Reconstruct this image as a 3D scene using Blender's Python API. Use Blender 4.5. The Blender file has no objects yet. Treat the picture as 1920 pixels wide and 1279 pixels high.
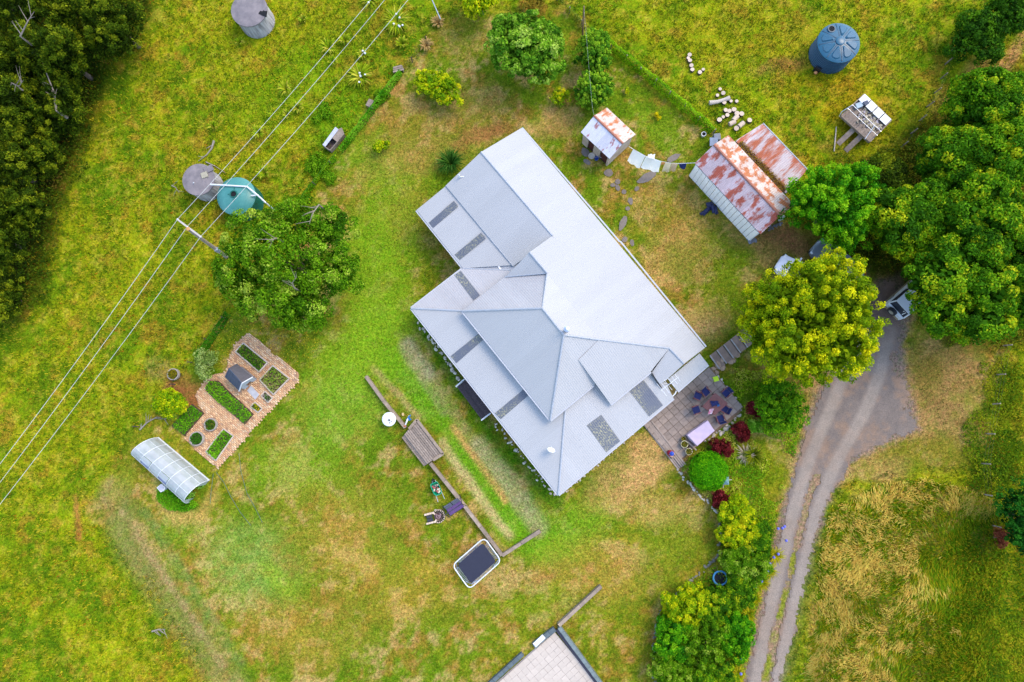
import bpy, math, random
import numpy as np
from mathutils import Vector, Matrix

random.seed(7)
rng = np.random.default_rng(11)
scene = bpy.context.scene
COL = scene.collection
R = math.radians

# ------------------------------------------------------------------ camera
H = 53.0                       # drone height in metres
FPX = 1280.0                   # focal length in photograph pixels (1920 wide)
NAD = (1000.0, 780.0)          # point straight below the drone
_d = Vector(((NAD[0]-960)/FPX, -(NAD[1]-639.5)/FPX, -1.0)).normalized()
_zc = -_d
_yc = (Vector((0, 1, 0)) - _zc*_zc.y).normalized()
_xc = _yc.cross(_zc)
RC2W = Matrix((_xc, _yc, _zc))          # camera space to world
cam_data = bpy.data.cameras.new('camera')
cam_data.sensor_width = 36.0
cam_data.lens = FPX/1920.0*36.0
cam_data.clip_end = 2000.0
cam = bpy.data.objects.new('camera', cam_data)
COL.objects.link(cam)
cam.matrix_world = Matrix.Translation((0, 0, H)) @ RC2W.to_4x4()
scene.camera = cam

# ------------------------------------------------------------------ light
SUN_AZ, SUN_EL = 54.0, 53.0            # degrees; azimuth from +Y towards +X
world = bpy.data.worlds.new('World')
scene.world = world
world.use_nodes = True
wn = world.node_tree
wn.nodes.clear()
wo = wn.nodes.new('ShaderNodeOutputWorld')
wb = wn.nodes.new('ShaderNodeBackground')
ws = wn.nodes.new('ShaderNodeTexSky')
ws.sky_type = 'NISHITA'
ws.sun_disc = False
ws.sun_elevation = R(SUN_EL)
ws.sun_rotation = R(SUN_AZ)
ws.air_density = 1.0
ws.dust_density = 1.3
ws.ozone_density = 1.0
wb.inputs['Strength'].default_value = 0.15
wn.links.new(ws.outputs[0], wb.inputs[0])
wn.links.new(wb.outputs[0], wo.inputs[0])
sl = bpy.data.lights.new('sun', 'SUN')
sl.energy = 0.5
sl.angle = R(24)
sl.color = (1.0, 0.84, 0.58)
sun = bpy.data.objects.new('sun', sl)
COL.objects.link(sun)
_sd = Vector((math.sin(R(SUN_AZ))*math.cos(R(SUN_EL)), math.cos(R(SUN_AZ))*math.cos(R(SUN_EL)), math.sin(R(SUN_EL))))
sun.rotation_euler = _sd.to_track_quat('Z', 'Y').to_euler()
sun.location = (0, 0, 80)
vs = scene.view_settings
vs.view_transform = 'Standard'
vs.look = 'None'
vs.gamma = 1.0
vs.use_curve_mapping = False
vs.exposure = 1.95
scene.cycles.max_bounces = 6
scene.cycles.transparent_max_bounces = 16

# ------------------------------------------------------------------ projection helpers
CAMP = Vector((0, 0, H))
def ray(px, py):
    return (RC2W @ Vector(((px-960)/FPX, -(py-639.5)/FPX, -1.0))).normalized()
def P(px, py, z=0.0):
    """world point at height z seen at a place of the photograph"""
    d = ray(px, py)
    return CAMP + d*((z-H)/d.z)
def PP(px, py, pl):
    d = ray(px, py)
    p0, n = pl
    return CAMP + d*((p0-CAMP).dot(n)/d.dot(n))
def plane(a, b, c):
    n = (b-a).cross(c-a).normalized()
    if n.z < 0: n = -n
    return (a, n)
RM = np.array(RC2W)
def W2P(x, y, z=0.0):
    v = np.stack([x, y, np.zeros_like(x)+z-H], -1) @ RM
    return 960+FPX*v[..., 0]/-v[..., 2], 639.5-FPX*v[..., 1]/-v[..., 2]
def ppm(z=0.0): return FPX/(H-z)

def srgb(r, g, b, k=1.0):
    f = lambda c: (c/255/12.92 if c/255 <= 0.04045 else ((c/255+0.055)/1.055)**2.4)*k
    return (f(r), f(g), f(b))

# ------------------------------------------------------------------ object helpers
ORG = {}
def tag(o, label=None, cat=None, group=None, kind=None):
    if label: o['label'] = label
    if cat: o['category'] = cat
    if group: o['group'] = group
    if kind: o['kind'] = kind
    return o
def thing(name, label, cat, loc=(0, 0, 0), rotz=0.0, group=None, world=True):
    """Empty at the base of a thing. world=True: its parts are built in world coordinates"""
    o = bpy.data.objects.new(name, None)
    o.empty_display_size = 0.3
    COL.objects.link(o)
    o.location = loc
    o.rotation_euler = (0, 0, rotz)
    ORG[o.name] = Vector(loc) if world else Vector((0, 0, 0))
    return tag(o, label, cat, group)
def link(name, me, parent=None):
    o = bpy.data.objects.new(name, me)
    COL.objects.link(o)
    if parent is not None:
        o.parent = parent
        ORG[o.name] = ORG.get(parent.name, Vector((0, 0, 0)))
    return o
def copy_tree(o, parent=None):
    c = o.copy()
    COL.objects.link(c)
    c.parent = parent
    for ch in list(o.children):
        copy_tree(ch, c)
    return c
def org_of(parent): return ORG.get(parent.name, Vector((0, 0, 0))) if parent is not None else Vector((0, 0, 0))

class MB:
    def __init__(s): s.v = []; s.f = []; s.mi = []; s.m = 0
    def add(s, vs, fs):
        k = len(s.v)
        s.v += [Vector(v) for v in vs]
        for f in fs:
            s.f.append([i+k for i in f]); s.mi.append(s.m)
        return s
    def box(s, c, sx, sy, sz, rz=0.0, rx=0.0):
        """c = centre of the bottom face"""
        M = Matrix.Rotation(rz, 3, 'Z') @ Matrix.Rotation(rx, 3, 'X')
        c = Vector(c)
        vs = [c + M @ Vector((x*sx/2, y*sy/2, z*sz)) for z in (0, 1) for x, y in ((-1, -1), (1, -1), (1, 1), (-1, 1))]
        return s.add(vs, [(3, 2, 1, 0), (4, 5, 6, 7), (0, 1, 5, 4), (1, 2, 6, 5), (2, 3, 7, 6), (3, 0, 4, 7)])
    def beam(s, a, b, w, h, up=(0, 0, 1)):
        a = Vector(a); b = Vector(b); d = (b-a).normalized()
        side = d.cross(Vector(up))
        if side.length < 1e-4: side = Vector((1, 0, 0))
        side.normalize(); u = side.cross(d)
        q = [side*x*w/2+u*y*h/2 for x, y in ((-1, -1), (1, -1), (1, 1), (-1, 1))]
        return s.add([a+k for k in q]+[b+k for k in q], [(3, 2, 1, 0), (4, 5, 6, 7), (0, 1, 5, 4), (1, 2, 6, 5), (2, 3, 7, 6), (3, 0, 4, 7)])
    def tube(s, pts, rad, n=8, closed=False, caps=True):
        pts = [Vector(p) for p in pts]
        if not hasattr(rad, '__len__'): rad = [rad]*len(pts)
        k = len(s.v); m = len(pts)
        ref = None
        for i, p in enumerate(pts):
            if closed: d = pts[(i+1) % m]-pts[i-1]
            else: d = pts[min(i+1, m-1)]-pts[max(i-1, 0)]
            d.normalize()
            if ref is None: ref = d.orthogonal().normalized()
            ref = (ref-d*ref.dot(d))
            if ref.length < 1e-5: ref = d.orthogonal()
            ref.normalize(); o = d.cross(ref)
            for j in range(n):
                a = 2*math.pi*j/n
                s.v.append(p+(ref*math.cos(a)+o*math.sin(a))*rad[i])
        for i in range(m if closed else m-1):
            i2 = (i+1) % m
            for j in range(n):
                s.f.append([k+i*n+j, k+i*n+(j+1) % n, k+i2*n+(j+1) % n, k+i2*n+j]); s.mi.append(s.m)
        if caps and not closed:
            s.f.append([k+j for j in reversed(range(n))]); s.mi.append(s.m)
            s.f.append([k+(m-1)*n+j for j in range(n)]); s.mi.append(s.m)
        return s
    def lathe(s, c, prof, n=32, cap0=True, cap1=True):
        c = Vector(c); k = len(s.v)
        for r, z in prof:
            for j in range(n):
                a = 2*math.pi*j/n
                s.v.append(c+Vector((r*math.cos(a), r*math.sin(a), z)))
        for i in range(len(prof)-1):
            for j in range(n):
                s.f.append([k+i*n+j, k+i*n+(j+1) % n, k+(i+1)*n+(j+1) % n, k+(i+1)*n+j]); s.mi.append(s.m)
        if cap0: s.f.append([k+j for j in reversed(range(n))]); s.mi.append(s.m)
        if cap1: s.f.append([k+(len(prof)-1)*n+j for j in range(n)]); s.mi.append(s.m)
        return s
    def prism(s, poly, z0, z1):
        n = len(poly)
        a = sum(poly[i][0]*poly[(i+1) % n][1]-poly[(i+1) % n][0]*poly[i][1] for i in range(n))
        if a < 0: poly = list(reversed(poly))
        vs = [(p[0], p[1], z0) for p in poly]+[(p[0], p[1], z1) for p in poly]
        fs = [list(reversed(range(n))), list(range(n, 2*n))]+[[i, (i+1) % n, n+(i+1) % n, n+i] for i in range(n)]
        return s.add(vs, fs)
    def slab(s, pts, t):
        """polygon with thickness t downwards along its normal"""
        pts = [Vector(p) for p in pts]; n = len(pts)
        nn = Vector((0, 0, 0))
        for i in range(n): nn += pts[i].cross(pts[(i+1) % n])
        if nn.z < 0: pts.reverse(); nn = -nn
        nn.normalize()
        return s.add(pts+[p-nn*t for p in pts], [list(range(n)), list(reversed(range(n, 2*n)))]+[[i, n+i, n+(i+1) % n, (i+1) % n] for i in range(n)])
    def mesh(s, name, mats, org=Vector((0, 0, 0)), smooth=False):
        me = bpy.data.meshes.new(name)
        me.from_pydata([v-org for v in s.v], [], s.f)
        for m in (mats if isinstance(mats, (list, tuple)) else [mats]): me.materials.append(m)
        if any(s.mi): me.polygons.foreach_set('material_index', s.mi)
        if smooth is not False:
            me.polygons.foreach_set('use_smooth', [True]*len(me.polygons))
            if smooth is not True: me.set_sharp_from_angle(angle=R(smooth))
        me.update()
        return me
    def build(s, name, mats, parent=None, smooth=False, **kw):
        o = link(name, s.mesh(name, mats, org_of(parent), smooth), parent)
        return tag(o, **kw)

def fast_mesh(name, verts, nper, cols=None, mat=None, org=None, faces=None):
    """many separate faces of nper corners each, numpy"""
    me = bpy.data.meshes.new(name)
    V = np.asarray(verts, dtype=np.float32).reshape(-1, 3)
    if org is not None: V = V-np.array(org, dtype=np.float32)
    if faces is None: faces = np.arange(len(V), dtype=np.int32)
    nf = len(faces)//nper
    me.vertices.add(len(V)); me.vertices.foreach_set('co', V.ravel())
    me.loops.add(len(faces)); me.loops.foreach_set('vertex_index', faces)
    me.polygons.add(nf)
    me.polygons.foreach_set('loop_start', np.arange(0, nf*nper, nper, dtype=np.int32))
    me.polygons.foreach_set('loop_total', np.full(nf, nper, dtype=np.int32))
    me.update(calc_edges=True)
    if cols is not None:
        at = me.color_attributes.new('Col', 'FLOAT_COLOR', 'POINT')
        C = np.ones((len(V), 4), dtype=np.float32); C[:, :3] = cols
        at.data.foreach_set('color', C.ravel())
    if mat: me.materials.append(mat)
    return me

# ------------------------------------------------------------------ materials
def newmat(name):
    m = bpy.data.materials.new(name); m.use_nodes = True
    nt = m.node_tree
    return m, nt, nt.nodes['Principled BSDF'], nt.nodes.new, nt.links.new
def ramp(nt, stops, interp='LINEAR'):
    r = nt.nodes.new('ShaderNodeValToRGB'); e = r.color_ramp.elements
    r.color_ramp.interpolation = interp
    while len(e) < len(stops): e.new(0.5)
    for i, (p, c) in enumerate(stops):
        e[i].position = p; e[i].color = (c[0], c[1], c[2], 1)
    return r
def noise(nt, scale, detail=4, rough=0.6, coord='Object', vec=None, stretch=None):
    n = nt.nodes.new('ShaderNodeTexNoise')
    n.inputs['Scale'].default_value = scale; n.inputs['Detail'].default_value = detail; n.inputs['Roughness'].default_value = rough
    if vec is None:
        t = nt.nodes.new('ShaderNodeTexCoord'); vec = t.outputs[coord]
    if stretch:
        mp = nt.nodes.new('ShaderNodeMapping'); mp.inputs['Scale'].default_value = stretch
        nt.links.new(vec, mp.inputs[0]); vec = mp.outputs[0]
    nt.links.new(vec, n.inputs['Vector'])
    return n
_MC = {}
def M(name, col, rough=0.7, var=0.25, scale=3.0, metal=0.0, bump=0.0, col2=None, spec=0.4, stretch=None, randvar=0.0):
    """plain procedural material: two tones broken up by noise"""
    if name in _MC: return _MC[name]
    m, nt, b, new, lk = newmat(name)
    c2 = col2 if col2 else tuple(c*(1-var) for c in col)
    n = noise(nt, scale, 6, 0.65, stretch=stretch)
    r = ramp(nt, [(0.32, c2), (0.66, col)])
    lk(n.outputs['Fac'], r.inputs[0])
    out = r.outputs[0]
    if randvar:
        oi = new('ShaderNodeObjectInfo'); mr = new('ShaderNodeMapRange')
        mr.inputs['To Min'].default_value = 1-randvar; mr.inputs['To Max'].default_value = 1+randvar*0.5
        lk(oi.outputs['Random'], mr.inputs['Value'])
        mx = new('ShaderNodeMix'); mx.data_type = 'RGBA'; mx.blend_type = 'MULTIPLY'; mx.inputs[0].default_value = 1
        lk(out, mx.inputs[6]); lk(mr.outputs[0], mx.inputs[7]); out = mx.outputs[2]
    lk(out, b.inputs['Base Color'])
    b.inputs['Roughness'].default_value = rough; b.inputs['Metallic'].default_value = metal
    b.inputs['Specular IOR Level'].default_value = spec
    if bump:
        bn = new('ShaderNodeBump'); bn.inputs['Strength'].default_value = bump; bn.inputs['Distance'].default_value = 0.03
        n2 = noise(nt, scale*6, 5, 0.6, stretch=stretch)
        lk(n2.outputs['Fac'], bn.inputs['Height']); lk(bn.outputs[0], b.inputs['Normal'])
    _MC[name] = m
    return m
def leaf_material(name, trans=0.35):
    m, nt, b, new, lk = newmat(name)
    a = new('ShaderNodeAttribute'); a.attribute_name = 'Col'
    lk(a.outputs['Color'], b.inputs['Base Color'])
    b.inputs['Roughness'].default_value = 0.7; b.inputs['Specular IOR Level'].default_value = 0.05
    t = new('ShaderNodeBsdfTranslucent'); lk(a.outputs['Color'], t.inputs['Color'])
    mx = new('ShaderNodeMixShader'); mx.inputs[0].default_value = trans
    out = nt.nodes['Material Output']
    lk(b.outputs[0], mx.inputs[1]); lk(t.outputs[0], mx.inputs[2]); lk(mx.outputs[0], out.inputs['Surface'])
    return m
LEAF = leaf_material('leaf')
BLADE = leaf_material('grass_blade', 0.2)

# ------------------------------------------------------------------ noise fields (numpy)
def vnoise(x, y, seed):
    xi = np.floor(x).astype(np.int64); yi = np.floor(y).astype(np.int64)
    fx = x-xi; fy = y-yi
    fx = fx*fx*(3-2*fx); fy = fy*fy*(3-2*fy)
    def h(a, b):
        v = (a*374761393+b*668265263+seed*982451653) & 0xffffffff
        v = ((v ^ (v >> 13))*1274126177) & 0xffffffff
        v = ((v ^ (v >> 15))*2246822519) & 0xffffffff
        return ((v ^ (v >> 16)) & 0xffff)/65535.0
    return (h(xi, yi)*(1-fx)+h(xi+1, yi)*fx)*(1-fy)+(h(xi, yi+1)*(1-fx)+h(xi+1, yi+1)*fx)*fy
def fbm(x, y, scale, seed, octv=4, gain=0.55):
    s = 0.0; a = 1.0; t = 0.0; f = scale
    for i in range(octv):
        ca = math.cos(0.6+1.1*i); sa = math.sin(0.6+1.1*i)
        s = s+a*vnoise((x*ca-y*sa)*f+17.3*i, (x*sa+y*ca)*f-9.1*i, seed+i); t += a; a *= gain; f *= 2.03
    return s/t
def sst(a, b, x):
    t = np.clip((x-a)/(b-a), 0, 1)
    return t*t*(3-2*t)
def inpoly(x, y, poly):
    ins = np.zeros(x.shape, bool); n = len(poly)
    for i in range(n):
        x0, y0 = poly[i]; x1, y1 = poly[(i+1) % n]
        if y0 == y1: continue
        c = ((y0 > y) != (y1 > y)) & (x < (x1-x0)*(y-y0)/(y1-y0)+x0)
        ins ^= c
    return ins
def polydist(x, y, pts, closed=False):
    d = np.full(x.shape, 1e9); n = len(pts)
    for i in range(n if closed else n-1):
        ax, ay = pts[i]; bx, by = pts[(i+1) % n]
        vx, vy = bx-ax, by-ay; L = vx*vx+vy*vy+1e-9
        t = np.clip(((x-ax)*vx+(y-ay)*vy)/L, 0, 1)
        d = np.minimum(d, np.hypot(x-ax-t*vx, y-ay-t*vy))
    return d
def sdf(x, y, poly):
    d = polydist(x, y, poly, True)
    return np.where(inpoly(x, y, poly), -d, d)
# ------------------------------------------------------------------ ground colours, laid out in plan
KG = 0.66
def C8(r, g, b): return np.array(srgb(r, g, b, KG))*np.array((1.04, 0.97, 0.45+0.45*min(1, max(0, (b-50)/40))))
LAWN = [(835, 25), (1060, 10), (1100, 62), (1335, 250), (1480, 420), (1660, 500), (1720, 600), (1880, 650), (1850, 860), (1660, 895), (1540, 905), (1480, 930), (1420, 1300), (420, 1300), (290, 1100), (160, 960), (200, 880), (260, 800), (420, 600), (540, 520), (620, 300), (760, 130)]
DRIVE = [(1648, 520), (1690, 515), (1700, 600), (1690, 660), (1702, 730), (1722, 806), (1650, 838), (1600, 862), (1562, 920), (1533, 1000), (1513, 1080), (1490, 1180), (1458, 1310),
         (1390, 1310), (1424, 1150), (1446, 1060), (1472, 940), (1492, 880), (1512, 810), (1535, 740), (1565, 690), (1600, 640), (1632, 570)]
MEDIAN = [(1548, 850), (1530, 900), (1513, 950), (1500, 1000), (1486, 1050), (1474, 1110), (1456, 1180), (1428, 1310)]
HAY = [(1490, 1310), (1520, 1180), (1528, 1060), (1560, 960), (1630, 915), (1720, 900), (1830, 925), (1890, 985), (1880, 1060), (1800, 1050), (1760, 1130), (1770, 1310)]
def layout(X, Y):
    """plan colour of the ground (albedo) for world points"""
    px, py = W2P(X, Y)
    wob = (fbm(X, Y, 0.35, 3, 3)-0.5)*36; wob2 = (fbm(X, Y, 0.35, 9, 3)-0.5)*36
    qx = px+wob; qy = py+wob2
    n1 = fbm(X, Y, 0.09, 21, 3); n2 = fbm(X, Y, 0.42, 31, 5, 0.62); n3 = fbm(X, Y, 1.6, 41, 4, 0.65); n4 = fbm(X, Y, 0.9, 51, 4); n5 = fbm(X, Y, 3.2, 61, 2, 0.7)
    def mix(c, d, t): return c*(1-t[..., None])+d*t[..., None]
    full = np.ones_like(X)
    # paddock
    c = mix(C8(108, 138, 24)*full[..., None], C8(152, 160, 36), sst(0.36, 0.62, n2*0.6+n1*0.4))
    c = mix(c, C8(190, 172, 72), sst(0.50, 0.72, n3*0.6+n5*0.4)*0.55)
    c = mix(c, C8(78, 122, 18), sst(0.48, 0.70, 1-n3*0.6-n5*0.4)*0.6)
    c = mix(c, C8(176, 128, 62), sst(0.60, 0.72, n4)*0.45)
    # house lawn
    lw = sst(14, -14, sdf(qx, qy, LAWN))
    l = mix(C8(110, 136, 40)*full[..., None], C8(146, 142, 52), sst(0.38, 0.62, n2*0.6+n1*0.4))
    l = mix(l, C8(196, 164, 108), sst(0.49, 0.62, n4*0.4+n2*0.35+n5*0.25)*0.65)
    l = mix(l, C8(160, 112, 62), sst(0.54, 0.66, fbm(X, Y, 0.7, 71, 4, 0.65))*0.5)
    l = mix(l, C8(80, 118, 30), sst(0.50, 0.64, 1-n4*0.5-n5*0.5)*0.65)
    c = mix(c, l, lw)
    def blob(x, y, rx, ry, col, s=0.8, ang=0.0, brk=0.5):
        nonlocal c
        dx = qx-x; dy = qy-y; ca, sa = math.cos(R(ang)), math.sin(R(ang))
        u = (dx*ca+dy*sa)/rx; v = (-dx*sa+dy*ca)/ry
        t = sst(1.25, 0.35, np.hypot(u, v))*s*(1-brk+brk*sst(0.3, 0.6, n2*0.5+n3*0.5)*1.3)
        c = mix(c, C8(*col), np.clip(t, 0, 1))
    def stroke(pts, w, col, s=0.8, brk=0.5, soft=0.6):
        nonlocal c
        d = polydist(px+wob*0.3, py+wob2*0.3, pts)
        t = sst(w*(1+soft), w*(1-soft), d)*s*(1-brk+brk*sst(0.32, 0.6, n3*0.6+n2*0.4)*1.3)
        c = mix(c, C8(*col), np.clip(t, 0, 1))
    G1 = (112, 162, 50); G2 = (100, 150, 48); TAN = (204, 166, 104); BRN = (150, 108, 70); DRY = (176, 152, 84)
    # greener, drier and darker areas of the lawn
    blob(705, 540, 75, 200, (122, 162, 46), 0.75, 10, 0.25); blob(690, 650, 150, 80, (126, 168, 50), 0.8, -35, 0.25); blob(640, 770, 120, 80, (124, 164, 58), 0.7, 0, .3)
    blob(720, 420, 70, 120, (120, 160, 44), 0.6, 20); blob(690, 300, 60, 60, (120, 158, 48), 0.5)
    blob(470, 1060, 110, 90, (138, 172, 84), 0.6, 30); blob(560, 880, 120, 60, (128, 162, 54), 0.55); blob(330, 990, 60, 40, (120, 160, 60), 0.5)
    blob(1070, 1000, 100, 60, (112, 162, 48), 0.75, -30, .3); blob(970, 990, 80, 50, (108, 164, 44), 0.85, 50, .15); blob(900, 880, 120, 34, (104, 160, 44), 0.85, 53, 0.15)
    blob(790, 740, 130, 40, (104, 160, 44), 0.85, 52, 0.15); blob(1010, 960, 50, 50, G2, 0.6); blob(520, 1090, 50, 30, (142, 170, 44), 0.5, 40)
    blob(640, 1000, 130, 110, (172, 146, 70), 0.45); blob(760, 1100, 130, 80, (176, 146, 66), 0.45); blob(580, 1180, 150, 80, (170, 142, 68), 0.5)
    blob(1190, 880, 110, 52, TAN, 0.85, -38); blob(1240, 960, 70, 40, TAN, 0.5); blob(1130, 1070, 130, 70, (178, 148, 74), 0.5)
    blob(1270, 470, 60, 90, (192, 152, 88), 0.6, 30); blob(1320, 600, 60, 40, TAN, 0.55); blob(1250, 390, 80, 60, (150, 130, 60), 0.5); blob(1400, 430, 60, 40, (170, 138, 84), 0.55)
    blob(1320, 480, 90, 60, (112, 122, 44), 0.5); blob(1370, 560, 60, 60, (120, 130, 48), 0.5)
    blob(905, 252, 70, 18, BRN, 0.95, -18, 0.25); blob(800, 290, 130, 40, (168, 140, 78), 0.55, -10); blob(760, 240, 90, 60, (150, 128, 64), 0.45)
    blob(860, 60, 60, 60, (120, 124, 52), 0.6); blob(880, 200, 90, 50, (150, 132, 70), 0.5); blob(1040, 230, 60, 30, (178, 144, 88), 0.55)
    blob(1240, 240, 70, 30, (128, 156, 52), 0.5, 40); blob(770, 400, 60, 60, (146, 140, 60), 0.5); blob(830, 430, 40, 60, (108, 116, 44), 0.6, 30)  # last patch darkens the turf for the soft shade beside the north wing
    blob(1480, 450, 60, 30, (156, 116, 82), 0.85, 20, 0.3); blob(1440, 480, 40, 40, (168, 136, 84), 0.6)
    blob(1020, 1130, 120, 40, (120, 150, 44), 0.45); blob(1250, 1060, 70, 90, (112, 136, 44), 0.6); blob(1290, 1000, 60, 60, (120, 140, 50), 0.5)
    # strips on the bank below the house
    stroke([(770, 640), (840, 760), (960, 930), (1010, 1000)], 10, (164, 152, 98), 0.6)
    stroke([(900, 835), (960, 910), (1010, 985)], 17, (162, 162, 112), 0.8, 0.35); stroke([(765, 650), (800, 700)], 15, (166, 162, 118), 0.85, 0.3)
    stroke([(700, 690), (780, 780)], 6, (178, 162, 100), 0.7); stroke([(830, 830), (900, 930), (955, 1005)], 8, (192, 176, 116), 0.85, .3)
    stroke([(850, 800), (950, 940)], 6, (206, 158, 96), 0.75, .3); stroke([(760, 660), (830, 770)], 8, (150, 150, 96), 0.6)
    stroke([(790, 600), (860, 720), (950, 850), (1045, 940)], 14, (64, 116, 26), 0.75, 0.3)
    # wheel track in the lower left lawn
    stroke([(215, 930), (250, 1030), (320, 1130), (440, 1300)], 32, (140, 134, 84), 0.65, 0.4); stroke([(230, 960), (300, 1070), (420, 1250)], 7, (164, 144, 96), 0.7)
    stroke([(270, 960), (340, 1070), (450, 1240)], 10, (112, 138, 76), 0.55); stroke([(140, 930), (150, 1010)], 5, (170, 120, 70), 0.85, 0.3)
    stroke([(250, 880), (215, 930)], 16, (142, 146, 60), 0.5)
    stroke([(300, 940), (330, 975), (380, 960), (400, 930)], 12, (186, 158, 86), 0.7, 0.3); blob(330, 930, 45, 24, (60, 130, 24), 0.9, 30, 0.2)
    # soil and dry areas
    blob(1470, 125, 60, 20, (150, 112, 72), 0.8, -20); blob(1565, 275, 40, 18, (150, 116, 66), 0.6, 20); blob(1500, 60, 40, 30, (160, 140, 60), 0.4)
    blob(1560, 180, 130, 70, (176, 138, 34), 0.35, 30, 0.9); blob(1420, 60, 200, 60, (158, 150, 44), 0.4)
    blob(345, 730, 44, 26, (150, 100, 70), 0.9, 40, 0.3); blob(300, 690, 30, 30, (168, 134, 90), 0.5)
    blob(560, 140, 160, 60, (104, 150, 26), 0.6, -40); blob(640, 210, 90, 60, (92, 146, 26), 0.7, -40); blob(640, 60, 90, 50, (132, 140, 36), 0.5)
    blob(1840, 150, 40, 60, (160, 130, 80), 0.75, 30); blob(1800, 200, 60, 40, (156, 130, 82), 0.7); stroke([(1920, 70), (1840, 190), (1740, 330)], 12, (196, 150, 96), 0.75)
    # right-hand verge, driveway edges
    blob(1765, 730, 95, 120, (152, 124, 80), 0.9, 0, 0.35); blob(1740, 700, 40, 60, (112, 108, 52), .6); blob(1740, 850, 120, 40, (130, 122, 56), 0.7); blob(1660, 880, 60, 30, (172, 146, 84), 0.6)
    blob(1890, 760, 44, 90, (96, 112, 22), 0.8); blob(1860, 880, 60, 50, (62, 90, 20), 0.9, 0, 0.2); blob(1500, 700, 60, 60, (168, 124, 80), 0.5)
    blob(1430, 740, 60, 50, (92, 128, 34), 0.7); blob(1440, 900, 60, 70, (128, 134, 38), 0.7); blob(1360, 770, 50, 50, (80, 124, 30), 0.6)
    raw = lambda r, g_, b_: np.array(srgb(r, g_, b_, .5))
    dd = sdf(px+wob*0.4, py+wob2*0.4, DRIVE)+(n5-.5)*14
    c = mix(c, raw(196, 152, 104), sst(20, 2, dd)*0.75*sst(0.3, 0.55, n3))
    c = mix(c, raw(156, 134, 116), sst(9, -3, dd)*0.95)
    md = polydist(px, py, MEDIAN)+(n5-.5)*10
    c = mix(c, raw(182, 150, 112), sst(11, 4, md)*0.85); c = mix(c, C8(128, 140, 50), sst(10, 3, md)*sst(950, 990, py)*sst(0.38, 0.5, n4)*0.9)
    # ground below the long grass
    hd = sst(20, -20, sdf(qx, qy, HAY))
    c = mix(c, mix(C8(98, 132, 22)*full[..., None], C8(190, 164, 84), sst(0.44, 0.6, n4*.5+n3*.5)), hd*0.9)
    blob(1800, 1130, 90, 140, (96, 138, 14), 0.85, 0, 0.2); blob(1860, 1200, 60, 90, (128, 136, 18), 0.7)
    stroke([(1530, 1030), (1500, 1180), (1470, 1300)], 14, (100, 124, 44), 0.7, 0.2)
    # darker ground colour under the dark trees of the upper left corner
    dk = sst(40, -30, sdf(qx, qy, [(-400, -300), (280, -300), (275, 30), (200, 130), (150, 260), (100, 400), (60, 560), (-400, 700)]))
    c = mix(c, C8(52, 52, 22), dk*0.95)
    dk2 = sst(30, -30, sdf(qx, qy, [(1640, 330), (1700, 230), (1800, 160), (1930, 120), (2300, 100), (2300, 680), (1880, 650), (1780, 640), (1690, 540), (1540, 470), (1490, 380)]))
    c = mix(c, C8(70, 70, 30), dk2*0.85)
    return np.clip(c, 0.004, 0.6)

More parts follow.
